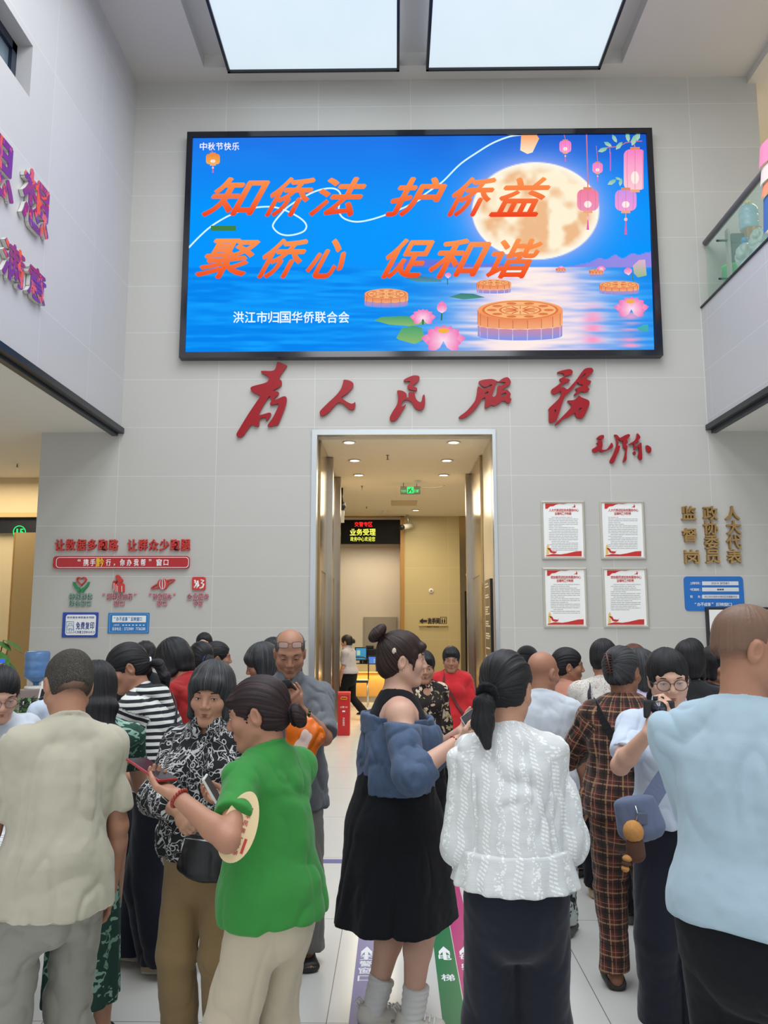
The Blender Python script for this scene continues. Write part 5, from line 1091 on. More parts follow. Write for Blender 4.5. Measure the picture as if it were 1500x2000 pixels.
mb = MB(); place(mb, poly_prism(frY(YF), [[W2(x, y, YF) for x, y in ((819,1213),(826,1207.5),(826,1211),(834,1211),(834,1214.5),(826,1214.5),(826,1218))]], .02)); row(mb, '洗手间', 835, 1207, 859, 1218.5, YF, .02, 0, .02); wpart(mb, 'lettering', M_text_black, t)
mb = MB(); rect_px(mb, 860, 1205, 872, 1218.5, YF, .012); wpart(mb, 'pictogram_tile', M_text_black, t); mb = MB(); rect_px(mb, 861, 1206, 871, 1217.5, YF-.012, .002); wpart(mb, 'pictogram_field', M_beige, t)
mb = MB(); [rect_px(mb, x, 1210, x+2.6, 1216.5, YF-.014, .003) for x in (862.4,867)]; [mb.lathe([(.001,-.004),(.012,-.004),(.012,.0),(.001,0)], 12, atY(x, 1208.3, YF-.014), 0, 'y') for x in (863.7,868.3)]; wpart(mb, 'figures', M_text_black, t)
mb = MB(); rect_px(mb, 818, 1218.8, 874, 1222.4, YF, .05); wpart(mb, 'bar', flat('pale_wood', (206,182,130), .5), t); mb = MB(); row(mb, 'REST ROOM', 834, 1223.4, 857, 1225.8, YF, .004); wpart(mb, 'small_lettering', M_text_black, t)
p = atY(842,1154,YF); t = thing('wall_alarm', 'round white alarm on the far beige wall', 'alarm', tuple(p)); wpart(MB().lathe([(.001,.03),(.05,.028),(.058,.01),(.058,0)], 24, p, 0, 'y'), 'base', M_white, t); wpart(MB().lathe([(.001,.036),(.02,.034),(.022,.028)], 14, p, 0, 'y'), 'sensor', flat('sensor_grey', (130,120,104), .5), t)
mb = MB(); z0 = atY(955,1300,10.3)[2]; t = thing('directory_board', 'dark floor directory board on the right corridor wall', 'board', (DX1,10.25,1.9)); ya, yb2 = 10.12, 10.72; zb, zt2 = 1.15, atX(966,1128,DX1)[2]
wpart(MB().box((DX1-.034,ya,zb), (DX1-.003,yb2,zt2)), 'board', flat('board_bronze', (92,80,64), .25, metal=.5), t); wpart(MB().box((DX1-.036,ya-.012,zb), (DX1-.003,ya,zt2)), 'edge', M_black, t)
mb = MB(); rr = random.Random(3)
for v in (.05,.09,.20,.23,.36,.39,.42,.45,.55,.58,.61,.71,.74,.77,.9): L_ = rr.uniform(.25,.5); zz = zt2-(zt2-zb)*v; mb.box((DX1-.036,yb2-.06-L_,zz-.014), (DX1-.0335,yb2-.06,zz+.004))
wpart(mb, 'text_lines', flat('board_print', (206,196,170), .6), t)
p = atX(922,1125,DX1); t = thing('wall_phone', 'small white wall fitting on the right corridor wall', 'fitting', tuple(p)); wpart(MB().box(p+V(-.05,-.08,-.10), p+V(0,.02,.08), bev=.012), 'base', M_white, t); wpart(MB().box(p+V(-.09,-.14,.0), p+V(-.05,.1,.05), bev=.012), 'arm', M_white, t)
# red extinguisher box
p = atZ(671,1437,0); t = thing('extinguisher_box', 'tall red fire extinguisher box on the floor by the lifts', 'fire box', (p[0],p[1],0)); hx = .085
MB().box((-hx,-.0,0), (hx,.17,.56), bev=.006).build('body', M_redpaint, t); MB().box((-hx-.004,-.004,.56), (hx+.004,.174,.595), bev=.006).build('lid', flat('red_lid', (214,60,58), .35), t)
MB().tube([V(-.04,-.004,.50), V(-.045,-.004,.515), V(-.03,-.004,.53), V(.03,-.004,.53), V(.045,-.004,.515), V(.04,-.004,.50), V(-.04,-.004,.50)], .006, 6).build('handle_ring', flat('yellow_ring', (226,170,50), .5), t)
mb = MB(); place(mb, text_cm('火警119', frame_of((0,-.001,.39), (1,0,0), (0,0,1)), .03, .002)); mb.box((-.02,-.003,.325), (.02,-.001,.345)); place(mb, text_cm('消\n防\n器\n材', frame_of((0,-.001,.19), (1,0,0), (0,0,1)), .03, .002)); mb.build('lettering', M_text_white, t)
# service counter with its screens, chair and cabinet
yc = 15.9; xl = -1.75; xr = .55
t = thing('service_counter', 'pale counter with amber-lit front at the end of the corridor', 'counter', (xl,yc,0)); zc = atY(720,1298,yc)[2]; zg = atY(720,1312,yc)[2]; zk = atY(720,1361,yc)[2]
MB().box((0,-.02,zg), (xr-xl,.75,zc)).build('worktop', flat('counter_cream', (214,196,150), .4), t); MB().box((0,.06,zk), (xr-xl,.6,zg)).build('front_panel', flat('amber_front', (206,160,84), .45), t); MB().box((0,.03,0), (xr-xl,.6,zk)).build('kick_plate', M_steel, t)
mb = MB(); mb.box((.0,.0,zg-.015), (xr-xl,.03,zg-.005)); mb.build('light_strip', glow('amber_strip', (255,190,90), 3.0), t)
area_light('counter_glow', (-.7,yc-.02,zg-.03), (math.radians(-20),0,0), 2.0, 9, (1,.70,.34), .05)
mb = MB(); rect_px(mb, 734, 1301, 742, 1312, yc-.02, .004); wpart(mb, 'number_plate', flat('plate_blue', (40,84,120), .5), t)
def monitor(lab, x0, y0, x1, y1, Y, kind, nm='monitor', dark=True):
    c = atY((x0+x1)/2, y1, Y); t = thing(nm, lab, 'monitor', tuple(c)); a = box_px(x0, y0, x1, y1, Y)
    wpart(MB().box((a[0]-.02,Y,a[1]-.02), (a[0]+a[2]+.02,Y+.04,a[1]+a[3]+.02), bev=.006), 'bezel', M_black if dark else M_white, t)
    tt = NT('screen_'+nm+str(len(bpy.data.materials))); o = tt.obj(); tt.set(col=(0,0,0,1), rough=.3, emit=tt.ramp(tt.xyz(o)[2], kind), estr=.9); wpart(MB().box((a[0],Y-.003,a[1]), (a[0]+a[2],Y,a[1]+a[3])), 'screen', tt.m, t)
    wpart(MB().box((c[0]-.03,Y+.04,zc), (c[0]+.03,Y+.07,a[1]+a[3]*.5)).box((c[0]-.13,Y-.04,zc), (c[0]+.13,Y+.14,zc+.015)), 'stand', M_black, t); return t, a
m, a = monitor('dark monitor with blue desktop beside the walking staff member', 695, 1266, 715, 1288, 16.1, [(0,srgb(20,60,130)),(1,srgb(60,150,190))])
mb = MB(); mb.box((a[0]+.02,16.096,a[1]+a[3]*.38), (a[0]+a[2]*.42,16.097,a[1]+a[3]*.8)); wpart(mb, 'window_area', glow('ui_pale', (196,220,190), .8), m)
m, a = monitor('light blue screen tablet on the corridor counter', 720, 1283, 742, 1297, 16.0, [(0,srgb(110,160,230)),(1,srgb(80,130,220))], 'tablet')
mb = MB(); [mb.box((a[0]+a[2]*.45,15.996,a[1]+a[3]*v), (a[0]+a[2]*.95,15.997,a[1]+a[3]*(v+.1))) for v in (.2,.4,.6)]; wpart(mb, 'window_area', bpy.data.materials['ui_pale'], m)
c = atY(724,1290,16.3); t = thing('printer', 'black machine behind the monitor on the corridor counter', 'printer', (c[0],16.3,zc)); MB().box((-.16,0,0), (.12,.3,.30), bev=.02).build('body', M_black, t); MB().box((-.1,-.02,.30), (.06,.2,.36), bev=.01).build('tray', M_black, t)
xa = atY(710,1205,YF+1.15)[0]; xb = atY(776,1205,YF+1.15)[0]; zz = atY(740,1205,YF+1.15)[2]; t = thing('filing_cabinet', 'grey two-door steel cabinet against the niche wall', 'cabinet', (xa,YF+1.15,0)); mid = atY(743,1205,YF+1.15)[0]-xa
MB().box((0,0,0), (xb-xa,.04,zz)).build('body', flat('cabinet_grey', (166,160,148), .5), t); MB().box((.02,-.02,.05), (mid-.005,0,zz-.02)).build('door', bpy.data.materials['cabinet_grey'], t); MB().box((mid+.005,-.02,.05), (xb-xa-.02,0,zz-.02)).build('door', bpy.data.materials['cabinet_grey'], t)
p = atZ(694,1378,0); t = thing('visitor_chair', 'tubular chair in front of the counter behind the walking staff member', 'chair', (-.72,15.3,0))
for x in (-.2,.2):
    for y in (-.2,.2): MB().tube([V(x,y,0), V(x*.95,y*.9,.45)], .011, 8).build('leg', M_steel2, t)
MB().box((-.21,-.21,.44), (.21,.21,.485), bev=.015).build('seat', M_black, t); MB().tube([V(.2,.18,.45), V(.2,.2,.85), V(.1,.2,.9), V(-.1,.2,.9), V(-.2,.2,.85), V(-.2,.18,.45)], .012, 8).build('back_frame', M_black, t)
area_light('corridor_fill', (.1,14.6,3.9), (0,0,0), 1.6, 120, (1,.86,.62), 5.0)
area_light('niche_wash', (-.6,YF+.5,3.2), (math.radians(12),0,0), 1.4, 10, (1,.86,.66), .3)
# ------------------------------------------------------------------ floor guide strips with their writing
def strip(lab, x0, x1, y0, y1, mat, s, ax, ys, sizes, name='floor_strip'):
    t = thing(name, lab, 'floor marking', ((x0+x1)/2,(y0+y1)/2,0)); wpart(MB().box((x0,y0,.0002), (x1,y1,.0015)), 'strip', mat, t)
    if not s: return
    mb = MB(); c = (x0+x1)/2; fr = frame_of((0,0,.0016), (1,0,0), (0,1,0)); w_ = (x1-x0)*.62
    yA = ys[0]; place(mb, poly_prism(fr, [[(c-w_*.45,yA-.015),(c-w_*.45,yA-.06),(c-w_*.14,yA-.02),(c-w_*.14,yA-.11),(c+w_*.14,yA-.11),(c+w_*.14,yA-.02),(c+w_*.45,yA-.06),(c+w_*.45,yA-.015),(c,yA+.045)]], .0006))
    for ch, (ya_, yb_) in zip(s, ys[1:]): glyph_fit(mb, ch, fr, c-w_*.5, ya_, w_, yb_-ya_, .0006, 0, .02)
    wpart(mb, 'lettering', M_text_white, t)
fy = lambda y: float(atZ(750, y, 0)[1])
sp = lambda a_, b_: (fy(b_), fy(a_))
strip('blue-violet floor strip with white arrow, left of the standing woman in black', -.19, -.095, 2.4, 5.4, flat('strip_blue', (64,72,150), .3), '交警窗口', 0, [fy(1857), sp(1865,1876), sp(1878,1889), sp(1891,1903), sp(1907,1917.5)], 0)
strip('green floor strip with white arrow between the other two strips', .187, .283, 2.4, 5.4, flat('strip_green', (30,118,76), .3), '电梯', 0, [fy(1856), sp(1864,1875), sp(1903,1916)], 0)
strip('magenta floor strip, rightmost of the three', .287, .385, 2.4, 5.4, flat('strip_magenta', (182,60,122), .3), '母婴室', 0, [fy(1856), sp(1864,1875), sp(1883,1894), sp(1904,1916)], 0)
tag(MB().box((-1.6,fy(1686.5),.0002), (.9,fy(1679),.0014)).build('floor_tape', flat('tape_blue', (70,78,146), .4)), 'thin blue line taped across the floor', 'floor marking')
tag(MB().box((-1.3,fy(1550),.0002), (-.69,fy(1544),.0014)).build('floor_tape', flat('tape_yellow', (214,206,60), .5)), 'short yellow line taped on the floor near the doorway', 'floor marking')
# ------------------------------------------------------------------ right balcony: glass rail and what stands behind it
def clear_mat(name, rgb, alpha, rough=.05):
    t = NT(name); t.set(col=srgb(*rgb), rough=rough, spec=.6, alpha=alpha); return t.m
M_glass = clear_mat('rail_glass', (150,196,176), .20); xg = 4.05
t = thing('glass_railing', 'glass balustrade with grey handrail above the right parapet', 'railing', (xg,8,5.65)); zr = 6.47
ye_ = atX(1398,470,xg)[1]; yj = atX(1474,350,xg)[1]
wpart(MB().box((xg-.006,yj+.01,5.65), (xg+.006,D-.05,zr-.03)), 'glass_pane', M_glass, t); wpart(MB().box((xg-.006,4.5,5.65), (xg+.006,yj-.01,zr-.03)), 'glass_pane', M_glass, t)
wpart(MB().tube([V(xg,4.5,zr), V(xg,D-.05,zr)], .042, 14), 'handrail', flat('rail_grey', (110,106,112), .35), t)
for y_ in (D-.45, yj-.25):
    wpart(MB().box((xg+.10,y_-.03,5.63), (xg+.13,y_+.05,zr-.02)), 'post', flat('post_grey', (176,176,164), .4), t)
    for z_ in (5.8,6.30): wpart(MB().tube([V(xg-.03,y_,z_), V(xg+.1,y_,z_)], .014, 8), 'clamp', M_black, t)
def water_jug(name, lab, c, s=1.0, cap=None, mat=None, R=None):
    t = thing(name, lab, 'water jug', tuple(c)); pr = [(.001,0),(.12,0),(.135,.02),(.135,.10),(.128,.115),(.135,.13),(.135,.21),(.128,.225),(.135,.24),(.135,.31),(.10,.37),(.035,.40),(.03,.44),(.001,.44)]
    MB().lathe([(r*s, z*s) for r, z in pr], 28).build('bottle', mat, t); MB().lathe([(.034*s,.415*s),(.036*s,.455*s),(.001,.46*s)], 16).build('cap', cap, t); return t
M_jug = clear_mat('jug_blue', (140,186,206), .55, .1); M_capb = flat('cap_blue', (70,140,206), .4)
zs_ = 5.60
def on_balcony(px, py, X): p = atX(px, py, X); return p
p = on_balcony(1464,450,4.5); t = thing('carton', 'brown carton under the water jug on the balcony', 'box', (p[0],p[1],zs_)); hc = p[2]-zs_
MB().box((-.09,-.12,0), (.09,.12,hc-.003), bev=.01).build('body', flat('carton_brown', (150,116,88), .8), t); MB().box((-.02,-.121,0), (.02,.121,hc-.002)).build('tape_strip', flat('carton_tape', (176,146,110), .5), t)
water_jug('water_jug', 'large clear blue water jug behind the balcony glass', p, .86, flat('cap_yellow', (216,190,70), .5), M_jug)
p = on_balcony(1436,485,4.33); t = thing('storage_box', 'dark grey box behind the balcony glass', 'box', (p[0],p[1],zs_)); hb = on_balcony(1436,462,4.33)[2]-zs_; MB().box((-.075,-.09,0), (.075,.09,hb), bev=.01).build('body', flat('box_grey', (86,92,96), .6), t); MB().box((-.08,-.095,hb-.12), (.08,.095,hb+.01), bev=.008).build('lid', flat('box_lid', (70,76,80), .5), t)
p = on_balcony(1429,540,4.24); t = thing('bucket', 'bright green plastic bucket at the balcony edge', 'bucket', (p[0],p[1],zs_)); hk = (on_balcony(1429,520,4.24)[2]-zs_)/.40; MB().lathe([(r*.66, z*hk) for r, z in [(.001,.0),(.12,0),(.17,.36),(.19,.37),(.19,.40),(.165,.40),(.115,.03),(.001,.03)]], 28).build('body', flat('bucket_green', (84,206,110), .45), t); MB().tube([V(.12*math.cos(a_),.12*math.sin(a_),(.37-.1*abs(math.sin(a_)))*hk) for a_ in np.linspace(0,math.pi,12)], .005, 6).build('handle', M_white, t)
def bag(name, lab, c, r, mat, seed):
    F = Field(V(*c)-r*1.6, V(*c)+r*1.9, .012); F.ell(V(*c), V(.8,.85,1.0)*r, None, .03); F.ell(V(c[0],c[1],zs_+(c[2]-zs_)*.45), V(.85*r,.9*r,(c[2]-zs_)*.5), None, .05); F.ecap(V(*c)+V(0,0,r*.7), V(*c)+V(0,0,r*1.3), r*.4, r*.16, k=.06); P_, Fc = F.mesh(1); N = vnormals(P_, Fc); P_ = folds(P_, N, seed, .016, (9,9,6)); P_[:,2] = np.maximum(P_[:,2], zs_+.001)
    return tag(np_mesh(name, P_, Fc, mat), lab, 'bag')
M_bag = clear_mat('bag_film', (190,208,206), .75, .25)
p = on_balcony(1456,500,4.22); bag('plastic_bag', 'knotted translucent bag with blue top left on the balcony', p, .13, M_bag, 4); p2_ = p+V(0,0,.16); tag(MB().lathe([(.001,0),(.04,0),(.04,.06),(.034,.066),(.001,.066)], 18, p2_).build('bottle_cap', M_capb), 'blue cap sticking out of the translucent bag', 'cap')
p = on_balcony(1482,470,4.22); bag('plastic_bag', 'second translucent bag near the right picture edge', p, .13, M_bag, 9)
t = thing('flag_banner', 'pink orange and blue cloth hanging over the rail at the picture edge', 'banner', tuple(atX(1496,400,3.99)))
yb_ = atX(1491,380,3.99)[1]
def hang(z0, z1, mat, nm): 
    V_ = []; n = 14
    for i in range(n+1):
        for j in range(7): y = yb_-.9*i/n; V_.append((3.985-.012*math.sin(i*1.3)-.004*j, y, z1+(z0-z1)*j/6))
    wpart(MB().add(V_, [(i*7+j, i*7+j+1, (i+1)*7+j+1, (i+1)*7+j) for i in range(n) for j in range(6)], 0, True), nm, mat, t)
hang(6.45,6.70,flat('banner_pink', (240,140,180), .8),'pink_band'); hang(6.25,6.45,flat('banner_white', (230,214,210), .8),'white_band'); hang(6.1,6.25,flat('banner_orange', (240,146,110), .8),'orange_band'); hang(5.7,6.1,flat('banner_blue', (66,110,180), .8),'blue_band')
# white board on the wall behind the tall man
t = thing('whiteboard', 'white board in a black frame on the wall behind the tall man', 'board', tuple(atY(1440,1220,D-.04))); a = box_px(1386, 1186, 1600, 1330, D-.03)
wpart(MB().box((a[0],D-.04,a[1]), (a[0]+a[2],D,a[1]+a[3])), 'frame', M_black, t); wpart(MB().box((a[0]+.035,D-.043,a[1]+.035), (a[0]+a[2]-.035,D-.04,a[1]+a[3]-.03)), 'panel', M_paper, t)
# ------------------------------------------------------------------ left bay: queue screen, panel, shelf, dispenser, desk
YL = D+3.195; t = thing('queue_display', 'black window-number display with green number at the far left', 'display', tuple(atY(35,1026,YL-.1)))
a = box_px(-120, 1012, 84, 1040, YL-.1); wpart(MB().box((a[0],YL-.1,a[1]), (a[0]+a[2]+.3,YL,a[1]+a[3])), 'housing', M_black, t)
M_ledg = glow('led_green', (40,240,110), 1.5); mb = MB(); place(mb, poly_prism(frY(YL-.1), [[W2(x, y, YL-.1) for x, y in ring_c(38,1039,12.5,12.5,36)], [W2(x, y, YL-.1) for x, y in ring_c(38,1039,11,11,36)]], .004)); row(mb, '15', 29, 1033, 47, 1046, YL-.1, .004, 0, .02); wpart(mb, 'green_number', M_ledg, t)
mb = MB(); a = box_px(-200, 1004, 90, 1011, YL-.15); mb.box((a[0],YL-.2,a[1]), (a[0]+a[2]+.3,YL,a[1]+a[3]+.02)); tag(mb.build('bulkhead', flat('bulkhead_tan', (190,160,104), .6)), 'tan bulkhead edge above the number display', 'bulkhead')
a = box_px(6, 1040, 84, 1420, YL-.9); t = thing('partition_panel', 'tall tan partition panel left of the grey wall end', 'partition', (a[0],YL-.9,0)); MB().box((0,0,0), (a[2]+.45,.06,a[1]+a[3])).build('panel', M_tan, t); MB().box((-.02,-.005,0), (0,.065,a[1]+a[3])).build('edge_strip', M_wood, t)
# ------------------------------------------------------------------ the people
def tri(rgb): return srgb(*rgb)
def stripes_mat():
    t = NT('striped_jersey'); p = t.attr('pat'); z = t.math('ADD', t.xyz(p)[2], t.math('MULTIPLY', t.noise(p, 6, 2), .012))
    m = t.math('GREATER_THAN', t.math('FRACT', t.math('MULTIPLY', z, 33.0)), .5); t.set(col=t.mix(m, tri((214,218,214)), tri((24,26,38))), rough=.9, sheen=.1); t.bump(t.noise(p, 220, 2), .08, .002); return t.m
def plaid_mat():
    t = NT('plaid_flannel'); p = t.attr('pat'); x, y, z = t.xyz(p); u = x
    def band(q, per, ph, w_): return t.math('LESS_THAN', t.math('FRACT', t.math('ADD', t.math('DIVIDE', q, per), ph)), w_)
    c = tri((92,48,42)); c = t.mix(t.math('MULTIPLY', band(u,.062,.0,.42), .75), c, tri((44,34,30))); c = t.mix(t.math('MULTIPLY', band(z,.062,.3,.42), .65), c, tri((40,30,28)))
    for q, ph in ((u,.55),(z,.82)): c = t.mix(t.math('MULTIPLY', band(q,.062,ph,.09), .62), c, tri((176,142,104)))
    for q, ph in ((u,.80),(z,.12)): c = t.mix(t.math('MULTIPLY', band(q,.062,ph,.06), .9), c, tri((20,16,18)))
    for q, ph in ((u,.2),(z,.5)): c = t.mix(t.math('MULTIPLY', band(q,.062,ph,.03), .6), c, tri((206,130,100)))
    t.set(col=c, rough=.9, sheen=.15); t.bump(t.noise(p, 200, 2), .08, .002); return t.m
def glyph_mat():
    t = NT('black_printed_cotton'); p = t.attr('pat'); a = t.noise(p, 24, 1, .5, .9); b = t.noise(t.map(p, loc=(3,7,1)), 34, 1, .5, 1.4)
    la = t.math('LESS_THAN', t.math('ABSOLUTE', t.math('SUBTRACT', a, .5)), .016); lb = t.math('LESS_THAN', t.math('ABSOLUTE', t.math('SUBTRACT', b, .5)), .018)
    v = t.new('ShaderNodeTexVoronoi', {'Scale': 30.0, 'Vector': p}, feature='F1'); r = t.math('LESS_THAN', t.math('ABSOLUTE', t.math('SUBTRACT', v.outputs['Distance'], .27)), .045); lc = t.math('MULTIPLY', r, t.math('GREATER_THAN', t.xyz(v.outputs['Color'])[0], .5))
    v2 = t.new('ShaderNodeTexVoronoi', {'Scale': 20.0, 'Vector': p}, feature='DISTANCE_TO_EDGE'); ld = t.math('MULTIPLY', t.math('LESS_THAN', v2.outputs['Distance'], .03), t.math('GREATER_THAN', t.noise(p, 18, 1), .5))
    m = t.math('MAXIMUM', t.math('MAXIMUM', la, lc), t.math('MAXIMUM', t.math('MULTIPLY', lb, t.math('GREATER_THAN', t.noise(p, 12, 1), .5)), ld)); t.set(col=t.mix(m, tri((20,22,28)), tri((196,196,196))), rough=.85); return t.m
def blobs_mat(name, base, cols, scale, thr, ring=False):
    t = NT(name); p = t.attr('pat'); d = t.mix(.14, p, t.new('ShaderNodeTexNoise', {'Vector': p, 'Scale': scale*1.6}).outputs['Color'])
    v = t.new('ShaderNodeTexVoronoi', {'Scale': float(scale), 'Vector': d}); dist = v.outputs['Distance']; k = t.xyz(v.outputs['Color'])[0]
    c = t.ramp(k, [(i/len(cols), tri(q)) for i, q in enumerate(cols)], 'CONSTANT'); m = t.math('LESS_THAN', dist, thr)
    if ring: m = t.math('MULTIPLY', m, t.math('GREATER_THAN', dist, thr*.55))
    t.set(col=t.mix(t.math('MULTIPLY', m, t.math('GREATER_THAN', t.xyz(v.outputs['Color'])[1], .25)), tri(base), c), rough=.85); return t.m
def lace_mat():
    t = NT('white_embroidered_cotton'); p = t.attr('pat'); x, y, z = t.xyz(p)
    f = t.math('ABSOLUTE', t.math('SUBTRACT', t.math('FRACT', t.math('MULTIPLY', t.math('ADD', x, t.math('MULTIPLY', t.math('SINE', t.math('MULTIPLY', z, 60.0)), .004)), 12.5)), .5)); band = t.math('LESS_THAN', f, .13)
    v = t.new('ShaderNodeTexVoronoi', {'Scale': 150.0, 'Vector': p}); fl = t.math('MULTIPLY', band, t.math('LESS_THAN', v.outputs['Distance'], t.math('MULTIPLY', t.noise(p, 60, 1), .9)))
    br = t.math('MULTIPLY', t.math('LESS_THAN', t.math('ABSOLUTE', t.math('SUBTRACT', f, .44)), .05), t.math('GREATER_THAN', t.math('SINE', t.math('ADD', t.math('MULTIPLY', z, 520.0), t.math('MULTIPLY', x, 300.0))), 0.0))
    h = t.math('MAXIMUM', fl, br); t.set(col=t.mix(h, t.mix(t.noise(t.map(p,(1,1,7)), 18, 3), tri((200,203,204)), tri((216,218,219))), tri((236,238,238))), rough=.8, sheen=.1); t.bump(t.math('ADD', h, t.math('MULTIPLY', t.noise(t.map(p,(1,1,6)), 50, 2), .35)), .5, .004); return t.m
def denim_mat():
    t = NT('washed_denim'); p = t.attr('pat'); n = t.noise(p, 13, 4, .65); c = t.mix(n, tri((44,62,92)), tri((92,112,142)))
    t.set(col=c, rough=.9, sheen=.1); t.bump(t.noise(p, 260, 2), .15, .002); return t.m
CL = dict(beige=cloth('beige_cotton',(176,171,154)), greytr=cloth('grey_trouser',(140,138,130)), navy=cloth('navy_trouser',(26,28,42), var=.15), khaki=cloth('khaki_trouser',(146,122,86)), green=cloth('green_cotton',(52,132,58)), cream=cloth('cream_trouser',(190,178,156)), slate=cloth('slate_linen',(92,96,102), rgb2=(112,116,122)), black=cloth('black_jersey',(15,16,22), var=.1, sheen=.05), white=cloth('white_cotton',(196,204,214)), lblue=cloth('pale_blue_cotton',(160,182,196)), unif=cloth('uniform_shirt',(196,208,226)), salmon=cloth('salmon_jersey',(196,138,118)), red=cloth('red_jersey',(150,32,34)), redbl=cloth('red_blouse',(200,44,50)), lav=cloth('lavender_cotton',(190,184,208)), olive=cloth('olive_cotton',(92,104,80)), dgreen=cloth('dark_cloth',(34,36,40)), greypant=cloth('slate_trouser',(110,108,104)), pgrey=cloth('pale_uniform',(172,170,180)))
CL['stripe'] = stripes_mat(); CL['plaid'] = plaid_mat(); CL['glyph'] = glyph_mat(); CL['lace'] = lace_mat(); CL['denim'] = denim_mat()
CL['floral'] = blobs_mat('dark_floral',(34,24,24),[(206,150,120),(214,196,170),(150,140,96),(196,170,140)],17,.40); CL['redfloral'] = blobs_mat('white_red_floral',(206,204,196),[(150,50,54),(120,44,40),(170,90,80)],46,.34); CL['camo'] = blobs_mat('leaf_print_trouser',(176,184,184),[(30,44,38),(54,80,66),(26,30,34)],17,.46); CL['rings'] = blobs_mat('green_ring_print',(30,66,56),[(120,160,140),(140,176,160)],15,.44,True)
SH = dict(black=flat('black_shoe',(26,26,28),.5), grey=flat('grey_shoe',(84,82,80),.7), white=flat('white_sneaker',(206,202,192),.6), beige=flat('beige_sandal',(196,172,140),.6), sole=flat('pale_sole',(210,202,186),.7), dark=flat('dark_sandal',(48,42,40),.6))
def fit(label, px, ytop, Y, yaw, hair=.014, n=4, legs=None, H=None, **kw):
    """height and place solved so that the head shows where the photograph has it"""
    tgt = atY(px, ytop, Y); H = 1.6; xy = np.array([tgt[0], Y])
    for i in range(n):
        f = Fig('person', label, xy, yaw, H, **kw)
        top = f.wld(f.hc+f.Rh@V(0,-.01,.0)*f.hs)+V(0,0,(.116+hair)*f.hs)
        if i < n-1:
            bpy.data.objects.remove(f.root); H += (tgt[2]-top[2])*1.02; c = f.wld(f.hc); xy = xy+np.array([tgt[0]-c[0], Y-c[1]])
    print('%-40s H=%.2f at %.2f %.2f' % (label[:40], H, xy[0], xy[1])); return f
def wpx(x, y, Y): return dict(world=atY(x, y, Y))
def stubble_mat(z0=None):
    t = NT('shaved_scalp'); o = t.obj(); t.set(col=t.mix(t.noise(o, 9, 4, .6), tri((128,98,80)), tri((92,71,60))), rough=.5, spec=.3); t.bump(t.noise(o, 400, 2), .1, .001)
    if z0 is not None:     # the cropped hair thins out towards the nape
        t.set(alpha=t.math('DIVIDE', t.math('ADD', t.math('SUBTRACT', t.xyz(o)[2], z0), t.math('MULTIPLY', t.math('SUBTRACT', t.noise(o, 60, 3), .5), .03)), .035, clamp=True))
    return t.m
def crop_mat():
    t = NT('cropped_grey_hair'); o = t.obj(); n = t.noise(o, 300, 3, .7); g = t.noise(o, 14, 3); t.set(col=t.mix(t.ramp(n, [(.42,(0,0,0)),(.66,(1,1,1))]), t.mix(g, tri((34,31,29)), tri((58,53,48))), tri((92,87,80))), rough=.75, spec=.2); t.bump(n, .7, .004); return t.m
